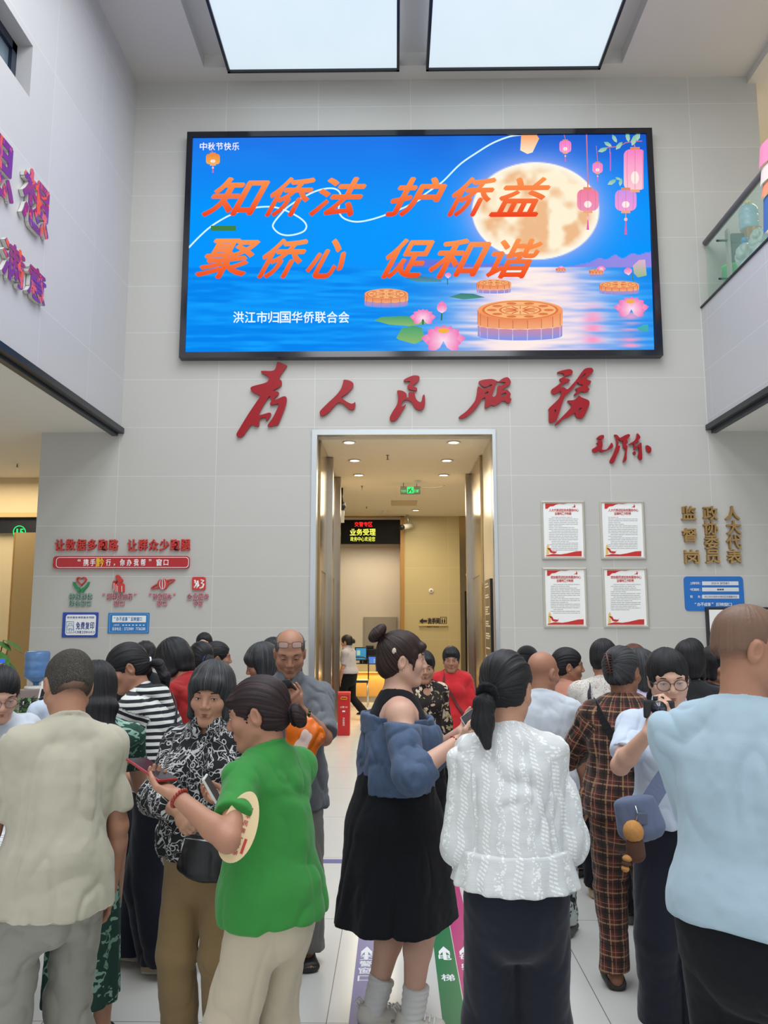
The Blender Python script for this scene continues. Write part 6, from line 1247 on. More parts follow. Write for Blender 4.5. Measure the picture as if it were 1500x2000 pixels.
# hair by kind
def hair(f, kind, mat, **k):
    p = f.hp; h = f.hs; R = f.Rh; lo, hi = f.hc-.14, f.hc+.14
    if kind in ('pony','long','bob','bunlow','bunhigh','clip'): lo = np.minimum(lo, p(0,-.12,-.36)-.1); hi = np.maximum(hi, p(0,-.20,.20)+.1); lo = np.minimum(lo, p(0,-.2,.1)-.1)
    F = f.hair_field(lo=lo, hi=hi); tie = None
    if kind == 'crop': f.hair_base(F, th=k.get('th',.005), nape=-.045, front=((0,.105,-.045),(.085,.070,.100))); return f.hair_done(F, mat, amp=.0012, freq=1.6)
    if kind == 'rim': # bald crown with hair left at the sides and back
        f.hair_base(F, th=.003, nape=-.05, front=((0,.105,-.02),(.085,.075,.14))); F.ell(p(0,.02,.10), V(.070,.10,.075)*h, R, k=.01, mode='s'); return f.hair_done(F, mat, amp=.0008, freq=1.6)
    if kind == 'short':
        f.hair_base(F, th=.013, nape=-.080, vol=.010, front=((0,.114,-.046),(.068,.068,.100)), ears=k.get('ears', True)); F.ecap(p(-.030,.074,.068), p(.034,.072,.069), .020*h, .020*h, k=.02)
    elif kind == 'bob':
        f.hair_base(F, th=.018, nape=-.12, ears=False, vol=.008, front=((0,.118,-.070),(.058,.064,.100)))
        for sd in (-1,1): F.ecap(p(sd*.062,.008,.03), p(sd*.068,.014,-.078), (.028*h,.040*h), (.022*h,.034*h), lat=R@V(1,0,0), k=.02)
        F.ecap(p(0,-.055,.0), p(0,-.055,-.085), (.068*h,.045*h), (.064*h,.035*h), lat=R@V(1,0,0), k=.03); F.ecap(p(-.04,.074,.058), p(.04,.074,.058), .026*h, .026*h, k=.02); F.ecap(p(0,.04,.0), p(0,.12,-.03), .050*h, .060*h, k=.01, mode='s') if not k.get('closed') else None
    elif kind in ('pony','bunlow','bunhigh','clip','long'):
        fr = k.get('front', ((0,.110,-.045),(.076,.076,.112))); f.hair_base(F, th=k.get('th',.011), nape=-.075, front=fr, ears=k.get('ears', True), temple=.0)
        if kind == 'pony':
            tie = k.get('tie', p(0,-.108,-.015)); d = k.get('d', [(0,-.135,-.05),(0,-.130,-.12),(0,-.115,-.19)])
            q = [tie]+[p(*x) for x in d]; r = [.018,.030,.032,.012]
            for a, b, r1, r2 in zip(q, q[1:], r, r[1:]): F.ecap(a, b, (r1*h*1.15,r1*h*.85), (r2*h*1.15,r2*h*.85), lat=R@V(1,0,0), k=.012)
        if kind == 'long':
            tie = p(0,0,.12); q = [p(0,-.06,.02), p(0,-.085,-.10), p(0,-.085,-.20), p(0,-.075,-.30)]; r = [(.074,.05),(.072,.032),(.062,.028),(.040,.018)]
            for a, b, r1, r2 in zip(q, q[1:], r, r[1:]): F.ecap(a, b, (r1[0]*h,r1[1]*h), (r2[0]*h,r2[1]*h), lat=R@V(1,0,0), k=.02)
        if kind == 'bunlow':
            tie = p(0,-.112,k.get('bz',-.02)); F.torus(tie+R@V(0,-.022,0), R@V(0,-1,.2), .024*h, .019*h, k=.006); F.ell(tie+R@V(0,-.02,0), V(.026,.03,.026)*h, R, k=.01)
        if kind == 'bunhigh':
            tie = p(0,-.085,.085); F.torus(tie+R@V(0,-.030,.022), R@V(0,-.75,.65), .026*h, .022*h, k=.006); F.ell(tie+R@V(0,-.03,.02), V(.03,.03,.03)*h, R, k=.01); F.ecap(p(-.03,.082,.056), p(.035,.082,.058), .020*h, .018*h, k=.015)
            F.ell(p(0,-.06,-.03), V(.062,.052,.062)*h, R, k=.02)
            for sd in (-1,1): F.ecap(p(sd*.066,.045,.03), p(sd*.072,.040,-.045), .012*h, .003, k=.01)
        if kind == 'clip':
            tie = p(0,-.10,.02); F.ecap(p(.0,-.085,.06), p(.02,-.098,-.045), (.038*h,.030*h), (.034*h,.026*h), lat=R@V(1,0,0), k=.02); F.ecap(p(-.045,-.07,.03), p(-.02,-.09,-.05), .025*h, .02*h, k=.02)
        if k.get('bangs'): F.ecap(p(-.032,.074,.055), p(.034,.074,.055), .018*h, .018*h, k=.02)
    o = f.hair_done(F, mat, tie=tie if kind in ('pony','bunlow','bunhigh','clip') else None, amp=k.get('amp',.0024)); f.tie = tie; return o
def face(f, brow=None, lip=None, **k): f.eyes(**k); f.brows(brow or MT['brow']); f.lips(lip or MT['lip'])
def scrunchie(f, mat, c, n, r=.024, t=.010):
    F = Field(c-.06, c+.06, .004); F.torus(c, n, r, t, k=.0); P_, Fc = F.mesh(1); N = vnormals(P_, Fc); P_ = P_+N*(vnoise(P_*160, 3)*.004)[:,None]; return np_mesh('hair_tie', P_, Fc, mat, f.root)
def strap_path(f, pts, w_, mat, name, parent, th=.004, on=None):
    """flat band through local points, lying against the clothes"""
    q = np.array(pts); n = len(q)*5; t = np.linspace(0, len(q)-1, n); P_ = np.stack([np.interp(t, range(len(q)), q[:,i]) for i in range(3)], 1)
    for _ in range(6): P_[1:-1] = P_[1:-1]*.5+(P_[:-2]+P_[2:])*.25
    T = np.gradient(P_, axis=0); T /= np.linalg.norm(T, axis=1)[:,None]; c = P_.mean(0); out = []; fs = []
    gv = None if on is None else np.array([v.co for v in on.data.vertices])
    O = []
    for i in range(n):
        axis = f.spine(0,0,min(max(P_[i][2], .3), f.H*.8)); o = P_[i]-axis; o[2] = 0; o = o/(np.linalg.norm(o)+1e-9); O.append(o)
        if gv is not None and P_[i][2] < f.H*.80:      # lie on the cloth
            q_ = gv-axis; rr_ = np.hypot(q_[:,0], q_[:,1]); m = (np.abs(gv[:,2]-P_[i][2]) < .025) & ((q_[:,0]*o[0]+q_[:,1]*o[1]) > .985*rr_)
            if m.any(): P_[i] = axis+o*(rr_[m].max()+.002)+V(0,0,P_[i][2]-axis[2])
    for _ in range(2): P_[1:-1] = P_[1:-1]*.5+(P_[:-2]+P_[2:])*.25
    for i in range(n):
        o = O[i]; o = o-(o@T[i])*T[i]; o = o/(np.linalg.norm(o)+1e-9); s_ = np.cross(T[i], o)
        out += [P_[i]+s_*w_/2, P_[i]+s_*w_/2+o*th, P_[i]-s_*w_/2+o*th, P_[i]-s_*w_/2]
    for i in range(n-1):
        for k in range(4): fs.append((i*4+k, i*4+(k+1)%4, i*4+4+(k+1)%4, i*4+4+k))
    return MB().add([f.wld(v) for v in out], fs, 0, False), name, mat, parent
def hand_frame(f, sd):
    A = f.arm[sd]; return f.wld(A['W']), f.M@A['fd'], f.M@A['pn']
def phone(f, sd, lab, col, long_ax=None, off=(.10,.026), tilt=None, scr_col=(30,32,40), size=(.075,.155)):
    W, d, n = hand_frame(f, sd); k = f.H*.105/.178; c = W+d*off[0]*k+n*off[1]; ax = nrm(d if long_ax is None else np.asarray(long_ax, float)); ax = nrm(ax-(ax@n)*n) if tilt is None else ax
    nn = n if tilt is None else nrm(np.asarray(tilt, float)-(np.asarray(tilt, float)@ax)*ax); sx = np.cross(ax, nn); R = np.stack([sx, ax, nn], 1)
    t = thing('phone', lab, 'phone', tuple(c)); MB().box((-size[0]/2,-size[1]/2,-.004), (size[0]/2,size[1]/2,.004), 0, R, V(0,0,0), .0035).build('body', flat('phone_shell_'+str(len(bpy.data.materials)), col, .25), t)
    MB().box((-size[0]/2+.004,-size[1]/2+.004,.0038), (size[0]/2-.004,size[1]/2-.004,.0046), 0, R, V(0,0,0)).build('screen', flat('phone_glass_'+str(len(bpy.data.materials)), scr_col, .08, spec=.7), t); return t
def beads(f, sd, mat, name, n=18, t_=.93, r=.030, br=.0058):
    A = f.arm[sd]; c = A['E']+(A['W']-A['E'])*t_; w_ = nrm(A['W']-A['E']); u = nrm(np.cross(w_, V(.3,.2,1))); v = np.cross(w_, u); b = MB()
    for i in range(n): a = 2*math.pi*i/n; q = c+(u*math.cos(a)+v*math.sin(a))*r*f.H/1.6; b.lathe([(.0005,-br),(br*.7,-br*.7),(br,0),(br*.7,br*.7),(.0005,br)], 8, q)
    return b.build(name, mat, f.root)
Q1, Q2, Q3 = dict(q=.0056, hq=.0030), dict(q=.0075, hq=.0038), dict(q=.011, hq=.0055)
NOLEG = dict()
# ---- front row, left to right
f = P1 = fit('man with cropped grey hair in beige T-shirt and grey trousers at the left desk', 137, 1262, 2.70, 36, female=False, sw=.84, build=.85, lean=11, side=4, head=(2,24,2), seed=11, skin=SK['tan'], armL=dict(up=(-.30,.10,-1), fore=(-.20,1,.12), palm=(.2,-.2,-1), curl=26), armR=dict(up=(.16,-.02,-1), fore=(.02,.30,-1), palm=(-.9,.2,0), curl=26), feet={-1:(-.13,-.02,12), 1:(.08,.06,-14)}, belly=.04, **Q1)
f.body(); face(f); hair(f, 'crop', crop_mat(), th=.0055); f.top(CL['beige'], hem=.475, ease=.014, hemease=.040, sleeve=.80, sw=.034, sw2=.043, amp=.0065, sc=(8,8,3), sh_ease=.012); hair_fade = f.hair_field(); f.hair_base(hair_fade, th=.0022, nape=-.075, front=((0,.105,-.050),(.085,.074,.104))); f.hair_done(hair_fade, stubble_mat(f.hp(0,-.07,-.060)[2]), amp=.0006, name='hair_fade'); f.pants(CL['greytr'], amp=.009, waist=.495, knee=.050, ankle=.050, thigh=.053, hipe=.008, sc=(6,6,7)); f.shoes(SH['black'], SH['sole'])
A = f.arm[1]; ringc = A['W']+A['fd']*.10*f.H*.105/.178; MB().lathe([(.0085,-.003),(.0105,-.003),(.0105,.003),(.0085,.003)], 14, ringc).build('finger_ring', flat('gold_ring', (210,160,70), .25, metal=1), f.root)
f = P4 = fit('woman in a green T-shirt and cream trousers with a low bun, reading a phone', 505, 1316, 2.62, 58, build=.93, lean=7, head=(28,10,4), seed=21, skin=SK['tan'], armL=dict(world=atY(343,1553,2.34), pole=(-.45,-.8,-.6), palm=(.1,-.3,1), curl=30, thumb=.35, fdir=(.05,1,.30)), armR=dict(hand=(.12,.30,.98), pole=(.9,-.5,-.5), palm=(-.5,0,1), curl=30), feet={-1:(-.095,.02,10), 1:(.11,.0,-6)}, belly=.035, **Q1)
f.body(); face(f, lip=MT['lip_dark']); hair(f, 'bunlow', HM['redblack'], bz=-.035, bangs=True, front=((0,.114,-.054),(.080,.078,.108))); scrunchie(f, CL['black'], f.tie+f.Rh@V(0,-.004,0), f.Rh@V(0,-1,.1), .026, .007)
f.top(CL['green'], hem=.50, ease=.018, hemease=.038, sleeve=.64, sw=.040, sw2=.045, amp=.006, sc=(8,8,3.5), neck=.060); f.pants(CL['cream'], amp=.005, waist=.56, thigh=.062, knee=.056, ankle=.058, sc=(5,5,2.5), hem=.02); f.shoes(SH['black'])
beads(f, -1, flat('red_beads',(140,36,30),.3), 'bracelet')
phone(f, -1, 'red-cased phone in the left hand of the woman in green', (150,34,44), off=(.15,.024), size=(.075,.16))
f = P3 = fit('woman with a greying bob in a black printed blouse and khaki trousers', 415, 1293, 3.12, 172, build=1.06, lean=2, head=(6,5,-3), seed=31, skin=SK['mid'], armR=dict(world=atY(346,1580,2.83), pole=(.9,-.3,-.6), palm=(-.5,-.6,-.4), curl=48, fdir=(-.55,.35,-.55)), armL=dict(up=(-.2,.1,-1), fore=(.1,.35,-1)), feet={-1:(-.08,0,6), 1:(.08,.02,-8)}, belly=.03, **Q1)
f.body(); face(f, lip=MT['lip_dark'], open_=.85, look=(-.45,0)); hair(f, 'bob', HM['grey']); f.top(CL['glyph'], hem=.52, ease=.018, hemease=.040, sleeve=1, longs=.80, sw=.044, sw2=.050, cuff=.74, amp=.0055, collar=True, rib=False); f.pants(CL['khaki'], amp=.004, waist=.56, thigh=.058, knee=.050, ankle=.046, sc=(5,5,2.5)); f.shoes(SH['black'])
f = P2 = fit('woman in a black and white striped hoodie and navy wide trousers, bending forward', 250, 1253, 3.92, 80, build=.98, lean=24, head=(32,14,0), seed=41, skin=SK['tan'], armL=dict(up=(-.12,.38,-1), fore=(.1,.55,-1), palm=(.8,.2,0), curl=30), armR=dict(hand=(.15,.45,.98), pole=(.8,-.4,-.6)), feet={-1:(-.02,-.06,4), 1:(.08,.16,-8)}, **Q1)
f.body(); face(f, lip=MT['lip_dark']); hair(f, 'pony', HM['black'], d=[(0,-.150,-.045),(0,-.155,-.12),(.0,-.135,-.20)]); scrunchie(f, M_text_white, f.tie+f.Rh@V(0,-.006,-.004), f.Rh@V(0,-1,-.5), .020, .006)
f.top(CL['stripe'], hem=.545, ease=.020, hemease=.030, sleeve=1, longs=.86, sw=.044, sw2=.042, amp=.0055, neck=.064); f.pants(CL['navy'], amp=.005, waist=.60, thigh=.062, knee=.066, ankle=.088, hem=.035, sc=(5,5,2.5)); f.shoes(SH['beige'], SH['sole'], open_=True)
F = Field(f.nb-.22, f.nb+.22, .008); u = f.Rs[-1]; F.ecap(f.nb+u@V(-.075,-.045,-.008), f.nb+u@V(.0,-.095,-.045), .030, .040, k=.02); F.ecap(f.nb+u@V(.075,-.045,-.008), f.nb+u@V(0,-.095,-.045), .030, .040, k=.02); F.ecap(f.nb+u@V(0,-.09,-.03), f.nb+u@V(0,-.115,-.12), (.07,.026), (.04,.022), lat=u@V(1,0,0), k=.03)
f.finish(F, 'hood', CL['stripe'], .005, (9,9,6), 5)
f = P5 = fit('man in a slate grey shirt reading a phone, glasses pushed up on his bald forehead', 567, 1223, 3.9, 186, female=False, build=.93, lean=2, head=(2,20,0), seed=51, skin=SK['tan'], armL=dict(world=atY(583,1384,3.62), pole=(-.55,-.3,-.9), palm=(.75,-.5,.4), curl=40, thumb=.2, fdir=(.25,.5,.8)), armR=dict(world=atY(540,1384,3.62), pole=(.55,-.3,-.9), palm=(-.75,-.5,.4), curl=46, fdir=(-.2,.5,.8)), feet={-1:(-.1,0,8), 1:(.1,0,-8)}, belly=.02, **Q2)
f.body(); face(f, open_=.45, lip=MT['lip_dark']); hair(f, 'rim', HM['salt']); f.top(CL['slate'], hem=.46, ease=.022, hemease=.035, sleeve=.92, sw=.038, sw2=.047, amp=.007, vneck=.06, collar=True, rib=False); f.pants(CL['greypant'], amp=.006, waist=.51); f.shoes(SH['black'])
beads(f, -1, flat('dark_green_beads',(40,60,30),.3), 'bracelet', 12, .80, .030, .008)
phone(f, -1, 'dark phone held up by the man in the slate shirt', (40,42,44), off=(.11,.03), long_ax=(-.25,-.75,.5), tilt=(0,.55,.8))
GL = f
f = P6 = fit('smiling woman with a high bun in a black dress and off-shoulder denim jacket', 786, 1229, 3.40, -84, build=1.16, lean=1, head=(0,2,0), seed=61, skin=SK['fair'], armR=dict(world=atY(893,1448,3.17), pole=(.5,-.8,-.7), palm=(-.5,.2,.8), curl=28, thumb=.4, fdir=(.05,.85,.35)), armL=dict(world=atY(900,1430,3.42), pole=(-.7,-.6,-.7), palm=(.5,0,.9), curl=26, thumb=.3, fdir=(.15,.8,.6)), feet={-1:(-.03,-.09,10), 1:(.055,.055,-16)}, bare=True, **Q1)
f.body(); face(f, lip=MT['lip_red'], open_=.8); hair(f, 'bunhigh', HM['brown'], front=((0,.118,-.052),(.068,.072,.106)), bangs=False)
f.top(CL['black'], hem=.58, ease=.006, hemease=.012, sleeve=0, noarms=(-1,1), amp=.001, neck=.066, rib=False, name='dress_top', sh_ease=.004)
f.top(CL['denim'], hem=.595, topcut=.772, ease=.030, hemease=.020, sleeve=1, longs=.34, sw=.046, sw2=.048, cuff=.92, amp=.008, neck=.05, rib=False, name='denim_jacket', blouson=.028, sc=(9,9,5))
F = f.garment_field(); z = .765*f.H
F.ecap(f.spine(0,.0,.725*f.H), f.spine(0,0,.785*f.H), (.120*f.H,.088*f.H*1.1), (.126*f.H,.090*f.H*1.1), lat=V(1,0,0), k=.01, cut=[(f.spine(0,0,.783*f.H), V(0,.08,1)), (f.spine(0,0,.728*f.H), V(0,-.1,-1))]); F.ecap(f.spine(0,0,.745*f.H), f.spine(0,0,.86*f.H), (.108*f.H,.080*f.H), (.140*f.H,.104*f.H), lat=V(1,0,0), k=.004, mode='s')
f.finish(F, 'jacket_collar', CL['denim'], .003, (9,9,5), 6)
f.skirt(CL['black'], z0=.66, z1=.262, r0=(.084,.080), mids=((.58,.098,.092),(.50,.118,.112)), r1=(.142,.140), n=7, ramp=.07, name='skirt', yoff=-.005)
M_sock = cloth('white_sock',(214,214,212))
for sd in (-1,1):
    hip, kn, an, fd = f.leg[sd]; F = Field(an-V(.09,.09,.10), an+V(.09,.09,.17), .005); w_ = nrm(kn-an); F.ecap(an-V(0,0,.02), an+w_*.115, .046, .054, k=.01, cut=[(an+w_*.105, w_)]); P_, Fc = F.mesh(1); N = vnormals(P_, Fc); P_ = P_+N*(np.sin(P_[:,2]*260)*.0016)[:,None]; np_mesh('sock', P_, Fc, M_sock, f.root, {'pat': P_})
f.shoes(SH['white'], SH['sole'], wide=1.1, h=.075, name='sneaker', toe=.135)
for sh in [c for c in f.root.children if c.name.startswith('sneaker')]:
    sd = -1 if sh.name == 'sneaker' else 1; hip, kn, an, fd = f.leg[sd]; lat = np.cross(fd,(0,0,1)); c = V(an[0],an[1],0)
    MB().tube([c-fd*.055+V(0,0,.06), c-fd*.075+V(0,0,.085), c-fd*.06+V(0,0,.10), c-fd*.045+V(0,0,.08)], .006, 8).build('heel_tab', SH['white'], sh)
    mb = MB()
    for i in range(4): q = c+fd*(.035+.018*i)+V(0,0,.064-.005*i); mb.tube([q-lat*.026, q+V(0,0,.008), q+lat*.026], .0035, 6)
    mb.build('laces', M_text_white, sh); MB().tube([c+fd*.06+lat*.055*k+V(0,0,.022) if k else c+fd*.135+V(0,0,.022) for k in (-1,0,1)], .006, 8).build('toe_trim', flat('grey_trim_'+str(sd),(150,146,138),.6), sh)
tt_ = f.hp(-.0,-.06,.045); ellip('hair_clip', f.hp(.077,-.045,.035), V(.006,.012,.016)*f.hs, f.Rh, flat('pearl_clip',(206,190,170),.3), f.root, 10)
ellip('earring', f.hp(.080,-.004,-.043), V(.003,.003,.003), f.Rh, M_steel2, f.root, 8)
beads(f, 1, flat('red_cord',(160,30,40),.4), 'bracelet', 16, .96, .028, .004)
phone(f, -1, 'white-edged dark phone held by the woman in the denim jacket', (206,206,208), off=(.12,.03), scr_col=(24,26,34))
f = P7 = fit('woman with a low ponytail in a white embroidered ruffle blouse, back turned', 988, 1266, 2.56, -4, build=.83, lean=5, head=(-22,14,0), seed=71, skin=SK['mid'], armL=dict(hand=(-.12,.24,.93), pole=(-.25,-.9,-.5), palm=(.5,0,1), curl=30), armR=dict(hand=(.14,.24,.90), pole=(.25,-.9,-.5), palm=(-.5,0,1), curl=30), feet={-1:(-.075,0,4), 1:(.075,.0,-6)}, side=-2.5, sw=.88, **Q1)
f.body(); face(f); hair(f, 'pony', HM['black'], tie=f.hp(-.02,-.108,-.03), d=[(-.03,-.130,-.07),(-.035,-.128,-.13),(-.02,-.118,-.20)]); scrunchie(f, CL['black'], f.tie+f.Rh@V(-.004,-.010,-.008), f.Rh@V(-.2,-1,-.7), .025, .013)
f.top(CL['lace'], hem=.600, ease=.020, hemease=.034, sleeve=1, longs=.40, sw=.036, sw2=.045, cuff=.95, amp=.006, neck=.058, rib=True, name='blouse', sc=(9,9,4))
f.skirt(CL['lace'], z0=.615, z1=.548, r0=(.132,.108), r1=(.158,.130), n=15, ramp=.05, name='blouse_ruffle', amp=.002)
f.pants(CL['navy'], amp=.003, waist=.60, thigh=.060, knee=.056, ankle=.060, hem=.02, sc=(4,4,2)); f.shoes(SH['black'])
f = P8 = fit('bald old man in a white T-shirt seen from behind, head turned right', 1060, 1272, 4.35, -14, female=False, build=1.0, lean=6, head=(-34,8,0), seed=81, skin=SK['tan'], armL=dict(hand=(-.12,.28,1.0), pole=(-.8,-.5,-.6)), armR=dict(up=(.20,.02,-1), fore=(.06,.20,-1)), feet={-1:(-.08,0,5), 1:(.09,.06,-10)}, hair=.0, **Q2)
f.body(); face(f); f.top(CL['white'], hem=.50, ease=.02, hemease=.03, sleeve=.88, sw=.040, sw2=.046, amp=.006); f.pants(CL['camo'], amp=.006, waist=.54, knee=.05, ankle=.045); f.shoes(SH['grey'])
f = P11 = fit('woman in a brown plaid suit with a hair claw clip, back turned', 1214, 1259, 3.80, -10, build=1.08, lean=5, head=(-30,8,-4), seed=111, skin=SK['dark'], armL=dict(hand=(-.12,.28,1.0), pole=(-.8,-.4,-.7)), armR=dict(hand=(.10,.30,.98), pole=(.8,-.4,-.7)), feet={-1:(-.085,.0,6), 1:(.09,-.06,-8)}, **Q1)
f.body(); face(f); hair(f, 'clip', HM['grey'], front=((0,.118,-.035),(.070,.080,.112))); f.top(CL['plaid'], hem=.50, ease=.022, hemease=.035, sleeve=1, longs=.8, sw=.042, sw2=.042, amp=.006, neck=.058, collar=False, rib=True); f.pants(CL['plaid'], amp=.007, waist=.55, thigh=.060, knee=.050, ankle=.044, hem=.045, sc=(7,7,6)); f.shoes(SH['dark'], open_=True)
mb = MB(); c = f.hp(-.005,-.125,.02)
for i in range(8):
    a = c+f.Rh@V(-.010+.012*i/7,-.006,.045-.012*i); mb.tube([a+f.Rh@V(-.024,.014,0), a+f.Rh@V(-.010,-.006,.002), a+f.Rh@V(.014,.010,0)], [.003,.004,.003], 6)
mb.tube([c+f.Rh@V(-.014,-.008,.052), c+f.Rh@V(.004,-.010,-.045)], .005, 8); mb.build('hair_claw', flat('tortoise_clip',(70,38,30),.3), f.root)
f = P13 = fit('young woman in glasses and pale uniform shirt holding up a camera', 1302, 1263, 3.25, 164, build=.96, lean=2, head=(6,10,3), seed=131, skin=SK['fair'], armR=dict(world=atY(1266,1432,2.98), pole=(.6,-.2,-.9), palm=(-.8,-.35,-.1), curl=46, fdir=(-.35,.1,.95)), armL=dict(world=atY(1318,1410,2.98), pole=(-.7,-.2,-.8), palm=(.8,-.3,0), curl=50, fdir=(.3,.1,.9)), feet={-1:(-.08,0,4), 1:(.09,.0,-6)}, **Q1)
f.body(); face(f, open_=.7); hair(f, 'long', HM['black'], front=((0,.118,-.040),(.062,.070,.104)), ears=False); f.top(CL['unif'], hem=.55, ease=.016, hemease=.022, sleeve=.72, sw=.038, sw2=.044, amp=.006, collar=True, rib=False); f.pants(CL['navy'], amp=.004, waist=.60, thigh=.060, knee=.056, ankle=.056, sc=(5,5,2.5)); f.shoes(SH['black'])
f = P14 = fit('tall man with shaved head in pale blue T-shirt at the right edge', 1462, 1179, 2.12, -40, female=False, build=.98, lean=4, head=(-56,10,0), seed=141, skin=SK['tan'], armL=dict(hand=(-.08,.34,1.02), pole=(-.15,-.8,-.6)), armR=dict(up=(.22,.10,-1), fore=(.0,.5,-.8)), feet={-1:(-.11,0,8), 1:(.11,.02,-10)}, belly=.03, hair=.003, **Q1)
f.body(); face(f); hair(f, 'crop', stubble_mat(f.hp(0,-.07,-.045)[2]), th=.0016); f.top(CL['lblue'], hem=.525, ease=.022, hemease=.036, sleeve=.95, sw=.039, sw2=.050, amp=.008, sc=(7,7,2.6), sh_ease=.010, hemtilt=-.12); f.pants(CL['black'], amp=.004, waist=.56, thigh=.062, knee=.056, ankle=.05, sc=(5,5,3)); f.shoes(SH['black'])
# ---- left background
f = P18 = fit('woman with loose dark hair in a green ring-print dress behind the man in beige', 190, 1287, 3.30, 18, build=.84, lean=10, head=(10,18,0), seed=181, skin=SK['mid'], armL=dict(hand=(-.1,.34,.95)), armR=dict(hand=(.1,.34,.95)), bare=True, **Q2)
f.body(); face(f); hair(f, 'long', HM['black'], ears=False); f.top(CL['rings'], hem=.56, ease=.014, hemease=.02, sleeve=.6, name='dress_top'); f.skirt(CL['rings'], z0=.60, z1=.12, r0=(.085,.070), mids=((.50,.104,.09),), r1=(.115,.105), n=8, ramp=.06, name='skirt'); f.shoes(SH['black'])
f = P19 = fit('young clerk in glasses and white shirt leaning over the desk at the left edge', 4, 1296, 3.5, 222, build=.92, lean=20, head=(-6,14,4), seed=191, skin=SK['fair'], armL=dict(world=atY(12,1520,2.95), pole=(-.9,-.2,-.8), palm=(0,.2,-1), curl=52), armR=dict(hand=(.15,.40,.92), pole=(.9,-.3,-.7), palm=(0,0,-1), curl=35), **Q2)
f.body(); face(f, open_=.75); hair(f, 'pony', HM['black'], front=((0,.116,-.050),(.072,.074,.108)), ears=False, bangs=False); f.top(CL['white'], hem=.55, sleeve=.8, sw=.040, sw2=.044, amp=.005); f.pants(CL['navy'], waist=.58, amp=.003); f.shoes(SH['black']); CLERK = f
f = P20 = fit('uniformed staff member with shoulder straps, hidden behind the man in beige', 122, 1284, 4.7, 40, build=1.0, lean=6, head=(10,20,0), seed=201, skin=SK['mid'], armL=dict(up=(-.45,.25,-1), fore=(-.2,.7,-.5)), armR=dict(hand=(.1,.34,1.0)), **Q2)
f.body(); face(f); hair(f, 'short', HM['black']); f.top(CL['unif'], hem=.53, sleeve=.9, sw=.042, sw2=.050, amp=.004, collar=True, rib=False); f.pants(CL['navy'], waist=.56, amp=.003); f.shoes(SH['black'])
for sd in (-1,1): a = f.nb+(f.sh[sd]-f.nb)*.55+V(0,0,.055); b = f.sh[sd]+V(0,0,.052); MB().tube([a, b], [.022,.026], 6).build('shoulder_strap', CL['navy'], f.root)
f = P28 = fit('stooping person in olive behind the woman in stripes', 246, 1328, 5.0, 200, build=1.0, lean=12, head=(20,16,0), seed=281, skin=SK['mid'], **Q3)
f.body(); face(f); hair(f, 'short', HM['black']); f.top(CL['olive'], hem=.5, longs=.8, sleeve=1, sw=.042); f.pants(CL['dgreen'], waist=.55); f.shoes(SH['black'])
f = P25 = fit('person with tied dark hair mostly hidden behind the woman in stripes', 284, 1250, 5.65, 24, build=1.0, lean=4, head=(0,10,0), seed=251, skin=SK['mid'], **Q3)
f.body(); face(f); hair(f, 'pony', HM['black']); f.top(CL['dgreen'], hem=.5, longs=.8, sleeve=1, sw=.042); f.pants(CL['navy'], waist=.55); f.shoes(SH['black'])
f = P21 = fit('woman with a black bob in a dark red top, bending forward', 342, 1246, 4.6, 62, build=1.02, lean=24, head=(10,26,0), seed=211, skin=SK['tan'], armL=dict(hand=(-.12,.46,.95)), armR=dict(hand=(.12,.46,.95)), **Q2)
f.body(); face(f); hair(f, 'bob', HM['black'], closed=True); f.top(CL['red'], hem=.5, longs=.6, sleeve=1, sw=.042, amp=.004, neck=.066); f.pants(CL['black'], waist=.55); f.shoes(SH['black'])
f = P22 = fit('woman with a dark bun behind the woman with the bob, blue hair tie', 392, 1251, 5.5, 42, build=1.0, lean=3, head=(0,4,0), seed=221, skin=SK['tan'], **Q3)
f.body(); face(f); hair(f, 'bunlow', HM['black']); scrunchie(f, flat('blue_tie',(40,66,130),.6), f.tie, f.Rh@V(0,-1,.1), .03, .011); f.top(CL['dgreen'], hem=.5, longs=.8, sleeve=1); f.pants(CL['navy'], waist=.55); f.shoes(SH['black'])
f = P23 = fit('woman facing the camera far back by the grey wall', 399, 1234, 8.2, 184, build=.95, seed=231, skin=SK['fair'], **Q3)
f.body(); face(f); hair(f, 'long', HM['black'], front=((0,.112,-.045),(.068,.074,.108)), ears=False); f.top(CL['unif'], hem=.54, sleeve=.7); f.pants(CL['navy'], waist=.58); f.shoes(SH['black'])
f = P24 = fit('woman in profile facing right, behind the woman in printed blouse', 426, 1251, 5.9, -72, build=1.0, seed=241, head=(0,3,0), skin=SK['tan'], **Q3)
f.body(); face(f, lip=MT['lip_dark']); hair(f, 'pony', HM['black']); f.top(CL['dgreen'], hem=.5, longs=.8, sleeve=1); f.pants(CL['navy'], waist=.55); f.shoes(SH['black'])
f = P26 = fit('woman with a grey bob facing left beside the man in the slate shirt', 513, 1256, 4.9, 72, build=1.0, lean=12, head=(30,12,0), seed=261, skin=SK['tan'], **Q2)
f.body(); face(f); hair(f, 'bob', HM['grey'], closed=True); f.top(CL['lav'], hem=.5, longs=.8, sleeve=1); f.pants(CL['dgreen'], waist=.55); f.shoes(SH['black'])
f = P27 = fit('dark haired person behind the grey bob and the man in slate', 533, 1246, 5.6, 140, build=1.0, lean=4, head=(0,8,0), seed=271, skin=SK['tan'], **Q3)
f.body(); face(f); hair(f, 'short', HM['black']); f.top(CL['salmon'], hem=.5, sleeve=.7); f.pants(CL['navy'], waist=.55); f.shoes(SH['black'])
